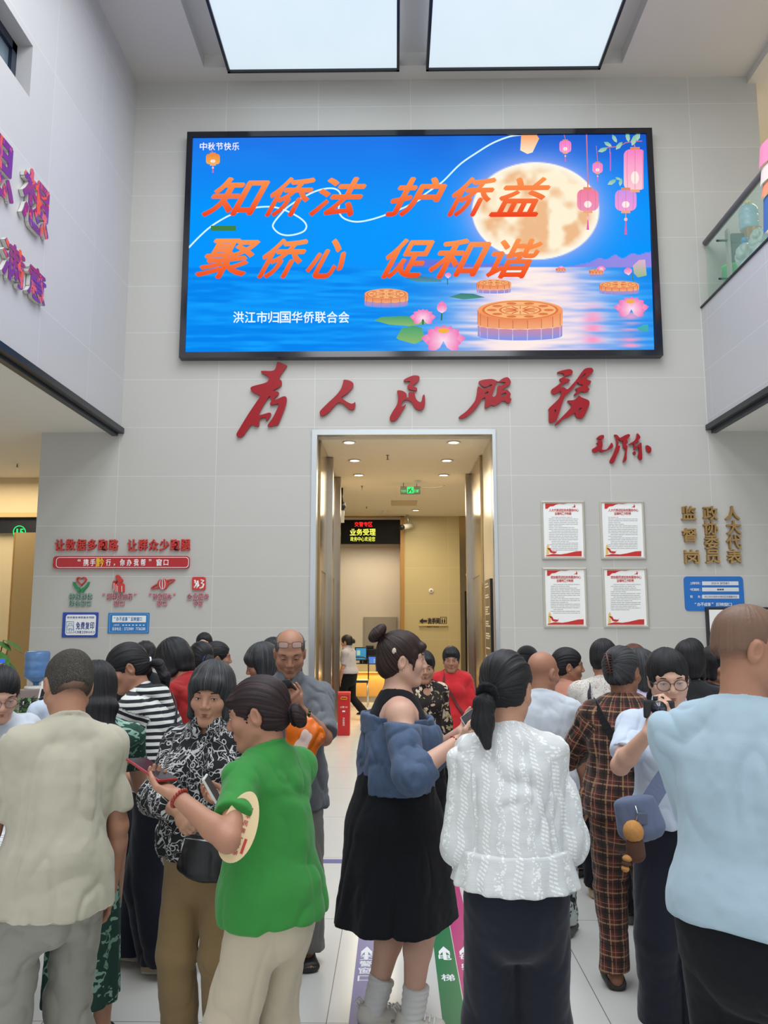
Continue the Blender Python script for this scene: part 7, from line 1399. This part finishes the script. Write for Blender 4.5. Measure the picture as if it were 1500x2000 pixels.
# ---- corridor
f = P29 = fit('staff member in a pale shirt and black trousers walking left by the counter', 677, 1239, 13.2, 66, build=.98, lean=4, head=(0,6,0), seed=291, skin=SK['mid'], armL=dict(up=(-.1,.10,-1), fore=(0,.25,-1)), feet={-1:(-.06,.05,0), 1:(.06,-.24,0,.07)}, hs=.95, **Q2)
f.body(); face(f); hair(f, 'bunlow', HM['black'], bz=.0); f.top(CL['pgrey'], hem=.55, sleeve=.8, sw=.036, sw2=.042, amp=.003, collar=True, rib=False); f.pants(CL['black'], waist=.6, amp=.002, knee=.046, ankle=.05, hem=.03); f.shoes(SH['black'], SH['sole'])
f = P31 = fit('woman in a dark floral blouse, half hidden by the woman in the denim jacket', 828, 1271, 6.0, 196, build=1.05, lean=2, head=(-12,4,0), seed=311, skin=SK['mid'], **Q2)
f.body(); face(f, lip=MT['lip_dark']); hair(f, 'short', HM['black']); f.top(CL['floral'], hem=.50, longs=.5, sleeve=1, sw=.042, sw2=.046, amp=.004, vneck=.04); f.pants(CL['black'], waist=.55); f.shoes(SH['black'])
f = P30 = fit('short woman in a bright red blouse with a crossbody strap in the corridor', 881, 1263, 7.4, 172, build=1.12, lean=0, head=(4,4,0), seed=301, skin=SK['tan'], hs=.94, armL=dict(up=(-.25,.05,-1), fore=(.1,.3,-1)), armR=dict(up=(.25,.05,-1), fore=(-.1,.3,-1)), **Q2)
f.body(); face(f, lip=MT['lip_dark']); hair(f, 'short', HM['black']); f.top(CL['redbl'], hem=.47, sleeve=1, longs=.1, sw=.042, sw2=.050, amp=.006, neck=.072); f.pants(CL['black'], waist=.53); f.shoes(SH['black']); REDW = f
# ---- right background
f = P9 = fit('woman in a salmon top with hair tied back, smiling to the right', 1109, 1263, 5.35, -58, build=1.0, lean=3, head=(-34,2,0), seed=91, skin=SK['tan'], **Q2)
f.body(); face(f, lip=MT['lip_dark'], open_=.8); hair(f, 'pony', HM['black']); f.top(CL['salmon'], hem=.5, sleeve=.8, sw=.04); f.pants(CL['navy'], waist=.55); f.shoes(SH['black'])
ellip('earring', f.hp(.080,-.004,-.043), V(.004,.004,.006), f.Rh, flat('gold_stud',(210,170,80),.25,metal=1), f.root, 8)
f = P10 = fit('woman with short black hair in a white and red floral blouse, back turned', 1178, 1249, 4.95, -16, build=1.08, lean=6, head=(-10,14,0), seed=101, skin=SK['tan'], feet={-1:(-.08,.0,6), 1:(.09,-.04,-8)}, **Q2)
f.body(); face(f); hair(f, 'short', HM['black'], ears=False); f.top(CL['redfloral'], hem=.5, longs=.5, sleeve=1, sw=.044, amp=.004); f.pants(CL['black'], waist=.55); f.shoes(SH['beige']); FLOR = f
f = P12 = fit('woman in lavender with greying hair, face turned right beside the plaid suit', 1250, 1269, 4.45, -62, build=1.0, lean=4, head=(-35,8,0), seed=121, skin=SK['dark'], **Q2)
f.body(); face(f); hair(f, 'bob', HM['grey'], closed=True); f.top(CL['lav'], hem=.5, longs=.6, sleeve=1, sw=.042, collar=True, rib=False); f.pants(CL['black'], waist=.55); f.shoes(SH['grey'])
f = P32 = fit('person with reddish brown hair in the back of the right crowd', 1238, 1259, 5.3, -40, build=1.0, seed=321, skin=SK['tan'], head=(0,10,0), **Q3)
f.body(); face(f); hair(f, 'short', HM['auburn']); f.top(CL['dgreen'], hem=.5, longs=.8, sleeve=1); f.pants(CL['navy'], waist=.55); f.shoes(SH['black'])
f = P16 = fit('person in a black baseball cap behind the bald old man', 1030, 1260, 5.95, -30, female=False, build=1.0, seed=161, skin=SK['tan'], head=(0,6,0), **Q3)
f.body(); face(f); hair(f, 'crop', HM['black'], th=.007); f.top(CL['dgreen'], hem=.5, sleeve=.8); f.pants(CL['navy'], waist=.54); f.shoes(SH['black']); CAPM = f
f = P15 = fit('woman with black hair behind the young woman with the camera', 1345, 1252, 4.75, -20, build=1.02, lean=4, head=(-6,12,0), seed=151, skin=SK['tan'], **Q2)
f.body(); face(f); hair(f, 'bob', HM['black'], closed=True); f.top(CL['dgreen'], hem=.5, longs=.8, sleeve=1); f.pants(CL['black'], waist=.55); f.shoes(SH['dark'])
f = P33 = fit('person with black hair beyond, between the camera holder and the tall man', 1350, 1248, 5.7, -10, build=1.0, lean=2, head=(0,8,0), seed=331, skin=SK['tan'], **Q3)
f.body(); face(f); hair(f, 'short', HM['black'], ears=False); f.top(CL['dgreen'], hem=.5, longs=.8, sleeve=1); f.pants(CL['navy'], waist=.55); f.shoes(SH['black'])
f = P34 = fit('woman whose eye shows beside the neck of the tall man', 1400, 1262, 5.3, 196, build=1.0, seed=341, skin=SK['tan'], head=(10,4,0), **Q3)
f.body(); face(f); hair(f, 'bob', HM['black']); f.top(CL['dgreen'], hem=.5, longs=.8, sleeve=1); f.pants(CL['navy'], waist=.55); f.shoes(SH['black'])
f = P35 = fit('person in bright red with a dark strap at the right edge behind the tall man', 1540, 1262, 3.7, -30, build=1.1, seed=351, skin=SK['tan'], **Q2)
f.body(); face(f); hair(f, 'short', HM['black']); f.top(CL['redbl'], hem=.5, longs=.5, sleeve=1, sw=.044); f.pants(CL['black'], waist=.55); f.shoes(SH['black'])
# ------------------------------------------------------------------ things worn over, carried or set down beside the people
def wthing(name, lab, cat, c, group=None): return thing(name, lab, cat, tuple(c), 0, group)
def glasses(f, lab, col, up=False, rect=False, s_=1.0):
    p = f.hp; t = wthing('eyeglasses', lab, 'glasses', f.wld(p(0,.1,.0))); m = flat('spectacle_frame_'+str(len(bpy.data.materials)), col, .3); gl = clear_mat('lens_'+str(len(bpy.data.materials)), (200,206,212), .18)
    dz, dy = (.078,-.012) if up else (-.003,.0); tl = math.radians(38) if up else 0
    def q(x, y, z): z0 = z*math.cos(tl)-0*y; y0 = y-z*math.sin(tl)*1.0; return f.wld(p(x, y0+dy, z0+dz))
    for sd in (-1,1):
        n = 20; ring = []
        for i in range(n+1):
            a = 2*math.pi*i/n; cx, cz = math.cos(a), math.sin(a)
            if rect: cx = math.copysign(abs(cx)**.45, cx); cz = math.copysign(abs(cz)**.45, cz)
            ring.append(q(sd*.033+.0235*cx*s_, .101-abs(sd*.033+.0235*cx)*.12, (.015 if rect else .020)*cz*s_))
        wpart(MB().tube(ring, .0014, 6, cap=False), 'rim', m, t); wpart(MB().add(ring[:-1], [tuple(range(n))]), 'lens', gl, t)
        wpart(MB().tube([q(sd*.057,.094,.006), q(sd*.074,.085,.008), q(sd*.081,.03,.006), q(sd*.080,-.015,.0), q(sd*.078,-.03,-.018)] if not up else [q(sd*.057,.094,.006), q(sd*.070,.088,.006), q(sd*.077,.05,.0), q(sd*.079,.01,-.012)], .0017, 6), 'temple', m, t)
    wpart(MB().tube([q(-.010,.100,.006), q(0,.104,.009), q(.010,.100,.006)], .0014, 6), 'bridge', m, t); return t
glasses(P5, 'rectangular glasses pushed up onto the forehead of the man in slate', (40,44,60), True, True); glasses(P13, 'dark round glasses on the young woman with the camera', (34,30,32), s_=1.12); glasses(CLERK, 'thin round glasses on the clerk at the left edge', (110,86,84), s_=1.12)
# white round fan tucked under the arm of the woman in green
A = P4.arm[-1]; c = P4.wld(A['S']*.30+A['E']*.70+V(-.02,-.02,-.09)); cw = atY(468,1614,c[1]+.02); n = nrm(CAM-cw+V(.9,0,.1)); zx = nrm(V(.50,0,1)-(V(.50,0,1)@n)*n); xx = np.cross(zx, n); R = np.stack([xx, zx, n], 1)
t = wthing('paper_fan', 'cream paper fan with red writing tucked under the arm of the woman in green', 'fan', cw)
ring = [(.052*math.cos(a)*(1-.12*math.sin(a)), .098*math.sin(a)) for a in np.linspace(0, 2*math.pi, 40, endpoint=False)]; mb = MB(); fr = (cw, xx, zx, n); place(mb, poly_prism(fr, [ring], .004, -.002)); wpart(mb, 'leaf', flat('fan_paper', (226,202,158), .7, var=.04), t)
mb = MB(); row_fr = lambda ch, x, z, s_: glyph_fit(mb, ch, fr, x, z, s_, s_, .0008, .0022, .015)
for i, ch in enumerate('同心共筑中国梦'): row_fr(ch, -.022, .058-i*.020, .014)
for i, ch in enumerate('中华民族一家亲'):
    if ch == '一': mb.box((0,0,0),(.0001,.0001,.0001)); glyph_fit(mb, ch, fr, .006, .052-i*.020, .014, .0025, .0008, .0022, .015)
    else: row_fr(ch, .006, .046-i*.020, .014)
wpart(mb, 'lettering', flat('fan_red_print', (186,70,66), .6), t); wpart(MB().box((-.004,-.02,0),(.004,.02,.001), 0, R, cw+xx*.030-zx*.045+n*.0022), 'seal', flat('fan_seal', (190,60,50), .6), t)
c = atY(408,1532,2.72); d = nrm(V(.5,.1,-.85)); t = wthing('phone', 'white phone edge showing between the blouse and the green sleeve', 'phone', c); sx = nrm(np.cross(d, V(0,1,0))); wpart(MB().box((-.035,-.07,-.004),(.035,.07,.004), 0, np.stack([np.cross(d, sx), d, sx], 1), c+d*.04, .003), 'body', flat('phone_white', (222,224,226), .3), t); wpart(MB().box((-.031,-.064,.0038),(.031,.064,.0044), 0, np.stack([np.cross(d, sx), d, sx], 1), c+d*.04), 'screen', M_black, t)
def soft_bag(name, lab, mat, c, r, R, amp=.006, seed=1, h=.007, cat='bag', boxy=2):
    t = wthing(name, lab, cat, c); F = Field(-V(1,1,1)*max(r)*1.5, V(1,1,1)*max(r)*1.5, h); x, y, z = r
    F.ecap(V(0,0,-z*.55), V(0,0,z*.55), (x,y), (x*.86,y*.7), lat=V(1,0,0), k=.0); F.plane((0,0,z*.8), (0,0,1), .02); P_, Fc = F.mesh(2); N = vnormals(P_, Fc); P_ = folds(P_, N, seed, amp, (12,12,8)); P_ = P_@R.T
    np_mesh('pouch', P_, Fc, mat, t, {'pat': P_}); return t
M_leather = flat('black_leather', (22,24,28), .4, var=.15, scale=30, bump=.2)
def chest_line(f, pts):
    return [f.spine(x*f.H, y*f.H, z*f.H) for x, y, z in pts]
# black crossbody purse of the woman in the printed blouse
f = P3; c = atY(408,1668,2.90); R = RZ(172-180+8)@RY(8); t = soft_bag('handbag', 'black crossbody purse hanging at the hip of the woman in printed blouse', M_leather, c, (.105,.045,.095), R, .004, 3)
MB().tube([R@V(-.085,-.040,.052), R@V(0,-.047,.056), R@V(.085,-.040,.052)], .003, 6).build('zip', M_steel2, t); MB().tube([R@V(-.085,-.042,.05), R@V(-.09,-.046,.01)], .004, 6).build('zip_pull', M_steel2, t)
def SHIRT_OF(f): return next(c for c in f.root.children if c.name.split('.')[0] == 'shirt')
# strap of the plaid suit and the navy sling
mkf = P11; mk = strap_path(P11, chest_line(P11, [(-.085,.05,.83),(-.085,-.045,.825),(-.070,-.09,.77),(-.03,-.1,.70),(.03,-.1,.63),(.09,-.08,.56)]), .038, flat('strap_black', (20,20,24), .7), 'strap', None, on=SHIRT_OF(mkf)); o = mk[0].build('bag_strap', mk[2]); tag(o, 'black strap running diagonally over the back of the plaid jacket', 'strap')
mkf = REDW; mk = strap_path(REDW, chest_line(REDW, [(.05,.02,.845),(.045,.07,.80),(.01,.098,.72),(-.05,.105,.62),(-.09,.085,.54)]), .022, flat('strap_brown', (92,44,42), .6), 'strap', None, on=SHIRT_OF(mkf)); o = mk[0].build('bag_strap', mk[2]); tag(o, 'brown strap running across the bright red blouse', 'strap')
mkf = FLOR; mk = strap_path(FLOR, chest_line(FLOR, [(-.055,.03,.835),(-.055,-.045,.83),(-.052,-.085,.76),(-.05,-.098,.68),(-.06,-.10,.60)]), .024, flat('strap_navy', (40,40,56), .6), 'strap', None, on=SHIRT_OF(mkf)); o = mk[0].build('bag_strap', mk[2]); tag(o, 'narrow dark strap over the white and red floral blouse', 'strap')
mkf = P2; mk = strap_path(P2, chest_line(P2, [(.05,-.075,.80),(.0,-.092,.74),(-.06,-.092,.66),(-.10,-.06,.58)]), .016, flat('strap_thin', (26,28,40), .6), 'strap', None, on=SHIRT_OF(mkf)); o = mk[0].build('bag_strap', mk[2]); tag(o, 'thin dark strap over the back of the striped hoodie', 'strap')
# blue-grey waist bag with the plush charm
f = P13; M_bluebag = cloth('blue_grey_canvas', (98,108,134), var=.1); c = atY(1246,1592,2.98); t = soft_bag('waist_bag', 'blue-grey sling bag at the hip of the young woman with camera', M_bluebag, c, (.085,.05,.085), RZ(-20)@RY(-14), .006, 5)
q = [f.loc(atY(x, y, Y)) for x, y, Y in ((1262,1578,2.97),(1290,1530,2.98),(1318,1492,3.02),(1345,1450,3.08))]
mk = strap_path(f, q, .062, M_bluebag, 'strap', None, .006); o = mk[0].build('strap', M_bluebag, t); o.matrix_parent_inverse = Matrix.Translation(-Vector(t.location)); at = o.data.attributes.new('pat','FLOAT_VECTOR','POINT'); at.data.foreach_set('vector', np.array([v.co for v in o.data.vertices], np.float32).ravel())
MB().box((-.018,-.056,-.02),(.018,-.046,.02), bev=.004).build('buckle', flat('buckle_blue', (84,92,116), .4), t)
def plush(name, lab, c, r, mat, cap=None, h=.005):
    F = Field(c-r*1.6, c+r*1.6, h); F.ell(c, V(1,.95,1.06)*r, None, 0); P_, Fc = F.mesh(1); N = vnormals(P_, Fc); P_ = P_+N*(vnoise(P_*220, 2)*.0018)[:,None]; return P_, Fc
c1 = atY(1237,1624,2.93); t = wthing('plush_charm', 'round tan plush charm hanging from the blue-grey bag', 'charm', c1)
M_plush = flat('tan_plush', (190,136,76), .95, var=.1, scale=60, bump=.4); M_plush2 = flat('brown_plush', (86,58,44), .95, var=.1, scale=60, bump=.4)
P_, Fc = plush('x','',c1,.036,M_plush); o = np_mesh('head', P_, Fc, M_plush, t); o.matrix_parent_inverse = Matrix.Translation(-Vector(t.location))
F = Field(c1-V(.07,.07,.13), c1+V(.07,.07,.03), .005); F.ecap(c1+V(.004,0,-.045), c1+V(.006,0,-.078), (.033,.028), (.034,.028), k=.01); P_, Fc = F.mesh(1); o = np_mesh('body', P_, Fc, M_plush2, t); o.matrix_parent_inverse = Matrix.Translation(-Vector(t.location))
for i, (dx, dz) in enumerate(((-.028,-.088),(-.032,-.105),(-.036,-.122))): ellip('tail_segment', V(dx,-.01,dz), V(.018-.002*i,.016,.012), np.eye(3), M_plush if i != 1 else M_plush2, t, 12)
MB().tube([V(.012,0,.035), V(.018,.0,.06), V(.014,.01,.085)], .003, 6).build('ring', M_steel2, t)
# camera held by the young woman
c = atY(1287,1384,2.99); d = nrm(CAM-c); R = np.stack([np.cross(V(0,0,1), d)/np.linalg.norm(np.cross(V(0,0,1), d)), np.cross(d, np.cross(V(0,0,1), d))/np.linalg.norm(np.cross(V(0,0,1), d)), d], 1)
t = wthing('camera', 'black camera raised in front of the face of the young woman', 'camera', c); wpart(MB().box((-.055,-.036,-.02),(.055,.030,.02), 0, R, c, .008), 'body', M_black, t); wpart(MB().box((-.02,.028,-.015),(.02,.044,.015), 0, R, c, .005), 'viewfinder', M_black, t); wpart(MB().tube([c+d*.018, c+d*.05], .028, 20), 'lens', flat('lens_barrel', (30,30,34), .25), t); wpart(MB().tube([c+d*.0495, c+d*.0515], .020, 20), 'front_glass', flat('lens_front', (24,30,52), .05, spec=.9), t)
# orange shopping bag and a white bag beside the man in slate
def carry(name, lab, c, w_, h_, cols, seed, tilt=0):
    t = wthing(name, lab, 'bag', c); F = Field(V(-w_,-w_*.8,-h_*1.3), V(w_,w_*.8,h_*.9), .008); F.ecap(V(0,0,-h_*.55), V(0,0,h_*.25), (w_*.62,w_*.30), (w_*.5,w_*.18), lat=V(1,0,0), k=.0); F.ecap(V(0,0,h_*.2), V(0,0,h_*.5), (w_*.34,w_*.12), (w_*.22,w_*.06), lat=V(1,0,0), k=.05); F.plane((0,0,-h_*.85), (0,0,-1), .01); P_, Fc = F.mesh(2); N = vnormals(P_, Fc); P_ = folds(P_, N, seed, .010, (14,14,5)); P_ = P_@RY(tilt).T; np_mesh('sack', P_, Fc, cols, t); return t
def orange_mat():
    t = NT('orange_film'); o = t.obj(); n = t.noise(t.map(o,(5,5,2)), 1.6, 2); t.set(col=t.ramp(n, [(.55, tri((232,112,20))), (.60, tri((236,206,196)))], 'CONSTANT'), rough=.3, spec=.5); return t.m
BAGT = carry('shopping_bag', 'orange and white plastic bag carried by the man in slate', atY(590,1450,3.50), .13, .20, orange_mat(), 5, 18)
q0 = atY(556,1345,3.58); BAGH = (MB().tube([q0, atY(562,1375,3.50), atY(575,1398,3.5)], [.016,.012,.020], 8)); wpart(BAGH, 'handle', clear_mat('bag_white_film', (224,226,230), .9, .3), BAGT)
TOTE = carry('tote_bag', 'white bag showing between the striped woman and the printed blouse', atY(338,1640,3.55), .09, .16, cloth('tote_white', (204,204,200)), 8); wpart(MB().tube([atY(338,1618,3.55), atY(336,1585,3.5), atY(334,1545,3.45)], .008, 8), 'handle', bpy.data.materials['tote_white'], TOTE)
# cap
f = CAPM; F = Field(f.hc-.2, f.hc+.2, .005); p = f.hp; R = f.Rh; F.ell(p(0,-.012,.045), V(.083,.104,.084)*f.hs, R, k=.0); F.plane(p(0,0,.040), R@nrm(V(0,-.12,-1)), .004); P_, Fc = F.mesh(1); t = wthing('cap', 'black baseball cap on the person behind the bald old man', 'cap', f.wld(f.hc)); P_ = np.array([f.wld(v) for v in P_])-np.array(t.location); np_mesh('crown', P_, Fc, cloth('cap_black', (22,22,26)), t, {'pat': P_})
F = Field(f.hc-.25, f.hc+.25, .006); F.ell(p(0,.115,.043), V(.072,.075,.010)*f.hs, R@RX(-8), k=0); P_, Fc = F.mesh(1); P_ = np.array([f.wld(v) for v in P_])-np.array(t.location); np_mesh('brim', P_, Fc, bpy.data.materials['cap_black'], t, {'pat': P_})
wl = f.wld(p(-.065,-.055,.075))-np.array(t.location); MB().lathe([(.001,.003),(.014,.002),(.014,-.002)], 12, wl).build('badge', M_steel2, t)
# pen and papers on the service desk at the left
dz = .78; t = thing('service_desk', 'dark service desk with pale top edge at the left picture edge', 'desk', (-2.05,2.95,0))
MB().box((-.60,-.42,dz-.04),(.60,.30,dz), bev=.008).build('worktop', flat('desk_top', (150,142,134), .4), t); MB().box((-.56,-.38,0),(.56,.26,dz-.04)).build('front_panel', flat('desk_dark', (26,24,26), .5), t)
def sheets(lab, px, py, w_, l_, h_, rot, mat, nm='paper_stack', gr=None):
    p = atZ(px, py, dz); t = thing(nm, lab, 'papers', (p[0],p[1],dz), math.radians(rot), gr); n = max(2, int(h_/.006))
    for i in range(n): d_ = .004*math.sin(i*2.3); MB().box((-w_/2+d_,-l_/2-d_,h_*i/n), (w_/2+d_,l_/2-d_,h_*(i+1)/n-.0008)).build('sheaf', mat, t)
    return t
M_sheet = flat('paper_sheet', (214,218,224), .8)
t = sheets('front stack of white forms on the desk at the left edge', -25, 1668, .24, .32, .035, 6, M_sheet)
for i in range(9): MB().box((-.10,-.13+.03*i,.0348),(.02+.07*((i*7)%3)/2,-.127+.03*i,.0353)).build('printed_line', M_text_grey, t)
t = sheets('rear stack of white forms on the desk at the left edge', -20, 1622, .24, .30, .02, -4, M_sheet)
p = atZ(6,1585,dz+.005); t = thing('folder', 'mauve folder lying on the desk under the clerk hands', 'folder', (p[0],p[1],dz), .2); MB().box((-.14,-.11,0),(.14,.11,.012), bev=.003).build('cover', flat('folder_mauve', (150,118,122), .6), t); MB().box((-.141,-.008,.010),(.141,-.004,.0135)).build('crease', flat('folder_crease', (100,76,80), .7), t)
W, d, n = hand_frame(CLERK, -1); k_ = W+d*.09+n*.03; tag(MB().tube([k_+V(.02,.02,.06), k_, k_+V(-.02,-.03,-.07)], [.0045,.0045,.001], 8).build('pen', flat('pen_white', (206,216,226), .3)), 'pen in the hand of the clerk at the left edge', 'pen')
# rear counter with kiosk and planter, and the water dispenser by the wall end
yk = 6.4; t = thing('rear_counter', 'dark counter with white top behind the clerk', 'counter', (-3.15,yk,0)); MB().box((-.7,-.05,.74),(.62,.5,.78), bev=.006).build('worktop', M_white, t); MB().box((-.66,0,0),(.58,.46,.74)).build('front_panel', flat('counter_dark', (60,62,66), .5), t); MB().box((-.66,-.02,.40),(.58,.0,.46)).build('band', M_white, t)
p = atY(82,1372,yk); t = thing('check_in_terminal', 'white tilted touch terminal behind the man in beige', 'terminal', (p[0],yk+.15,.78)); R = RX(-22); MB().box((-.13,-.02,0),(.13,.02,.34), 0, R, V(0,0,0), .012).build('body', M_white, t); MB().box((-.11,-.023,.04),(.11,-.019,.27), 0, R, V(0,0,0)).build('bezel', M_black, t); MB().box((-.07,-.025,.10),(.09,-.022,.24), 0, R, V(0,0,0)).build('screen', glow('kiosk_teal', (90,160,156), .7), t); MB().box((-.08,-.1,-.0),(.08,.1,.02)).build('foot', M_white, t)
p = atY(24,1412,yk); t = thing('planter', 'white planter of small green leaves on the rear counter', 'plant', (p[0],yk+.05,.78)); MB().box((-.15,-.05,0),(.15,.05,.08), bev=.008).build('trough', M_white, t)
rr = random.Random(5); mb = MB()
for i in range(110):
    c = V(rr.uniform(-.15,.15), rr.uniform(-.06,.06), rr.uniform(.07,.20)); a = rr.uniform(0,6.28); e = rr.uniform(.2,1.0); d = V(math.cos(a)*math.cos(e), math.sin(a)*math.cos(e), math.sin(e)); s_ = nrm(np.cross(d, (0,0,1))); L_ = rr.uniform(.03,.05); mb.add([c, c+d*L_*.5+s_*L_*.32, c+d*L_, c+d*L_*.5-s_*L_*.32], [(0,1,2,3)])
mb.build('leaves', flat('leaf_green', (58,112,44), .5, var=.3, scale=20), t)
p = atY(70,1340,9.2); t = thing('water_dispenser', 'grey water dispenser by the end of the grey wall', 'water dispenser', (p[0],9.2,0)); zt_ = p[2]; MB().box((-.16,-.16,0),(.16,.16,zt_-.03), bev=.015).build('body', flat('dispenser_grey', (142,128,124), .5), t); MB().box((-.10,-.165,zt_-.32),(.10,-.155,zt_-.12)).build('tap_recess', M_black, t); MB().lathe([(.001,zt_-.03),(.13,zt_-.03),(.12,zt_),(.05,zt_+.01),(.001,zt_+.01)], 24).build('collar', M_white, t)
for x_ in (-.04,.04): MB().tube([V(x_,-.16,zt_-.16), V(x_,-.20,zt_-.16), V(x_,-.20,zt_-.19)], .010, 8).build('tap', M_steel2, t)
M_bluejug = clear_mat('jug_deep_blue', (96,140,196), .78, .1); t = thing('water_bottle', 'blue water bottle upside down on the dispenser', 'water bottle', (p[0],9.2,zt_+.01))
MB().lathe([(.03,0),(.035,.03),(.10,.07),(.137,.10),(.137,.16),(.131,.175),(.137,.19),(.137,.26),(.131,.275),(.137,.29),(.137,.36),(.125,.385),(.001,.39)], 28).build('bottle', M_bluejug, t); MB().lathe([(.028,.02),(.096,.072),(.131,.10),(.131,.17),(.125,.175),(.131,.19),(.131,.22),(.001,.22)], 24).build('water', flat('water_blue', (60,112,186), .1), t)
p = atY(4,1290,7.6); t = thing('potted_plant', 'broad leaved plant cut by the left picture edge', 'plant', (p[0]-.15,7.6,0)); MB().lathe([(.001,0),(.13,0),(.17,.35),(.16,.35),(.12,.04),(.001,.04)], 20).build('pot', M_white, t); rr = random.Random(2)
mb = MB(); mb2 = MB()
for i in range(14):
    a = rr.uniform(0,6.28); h_ = rr.uniform(.8,1.45); r_ = rr.uniform(.08,.22); tip = V(r_*math.cos(a), r_*math.sin(a), h_); mb2.tube([V(0,0,.3), V(tip[0]*.3,tip[1]*.3,h_*.6), tip], .006, 6); d = nrm(V(math.cos(a),math.sin(a),-.3)); s_ = nrm(np.cross(d,(0,0,1))); L_ = .2; pts = [tip+d*L_*u+s_*L_*.3*v+V(0,0,-.05*u*u) for u, v in ((0,0),(.25,.8),(.55,1),(.85,.5),(1,0),(.85,-.5),(.55,-1),(.25,-.8))]; mb.add(pts, [tuple(range(8))])
mb.build('leaves', bpy.data.materials['leaf_green'], t); mb2.build('stems', flat('stem_brown', (110,84,56), .7), t)
a = box_px(-60,1287,8,1295,7.1); t = thing('desk_sign', 'small bright blue sign at the left picture edge', 'sign', (a[0],7.1,0)); MB().box((0,0,a[1]),(a[2],.02,a[1]+a[3])).build('plate', glow('sign_blue', (70,120,240), .8), t); MB().box((a[2]*.4,.0,0),(a[2]*.5,.02,a[1])).build('post', M_steel2, t)
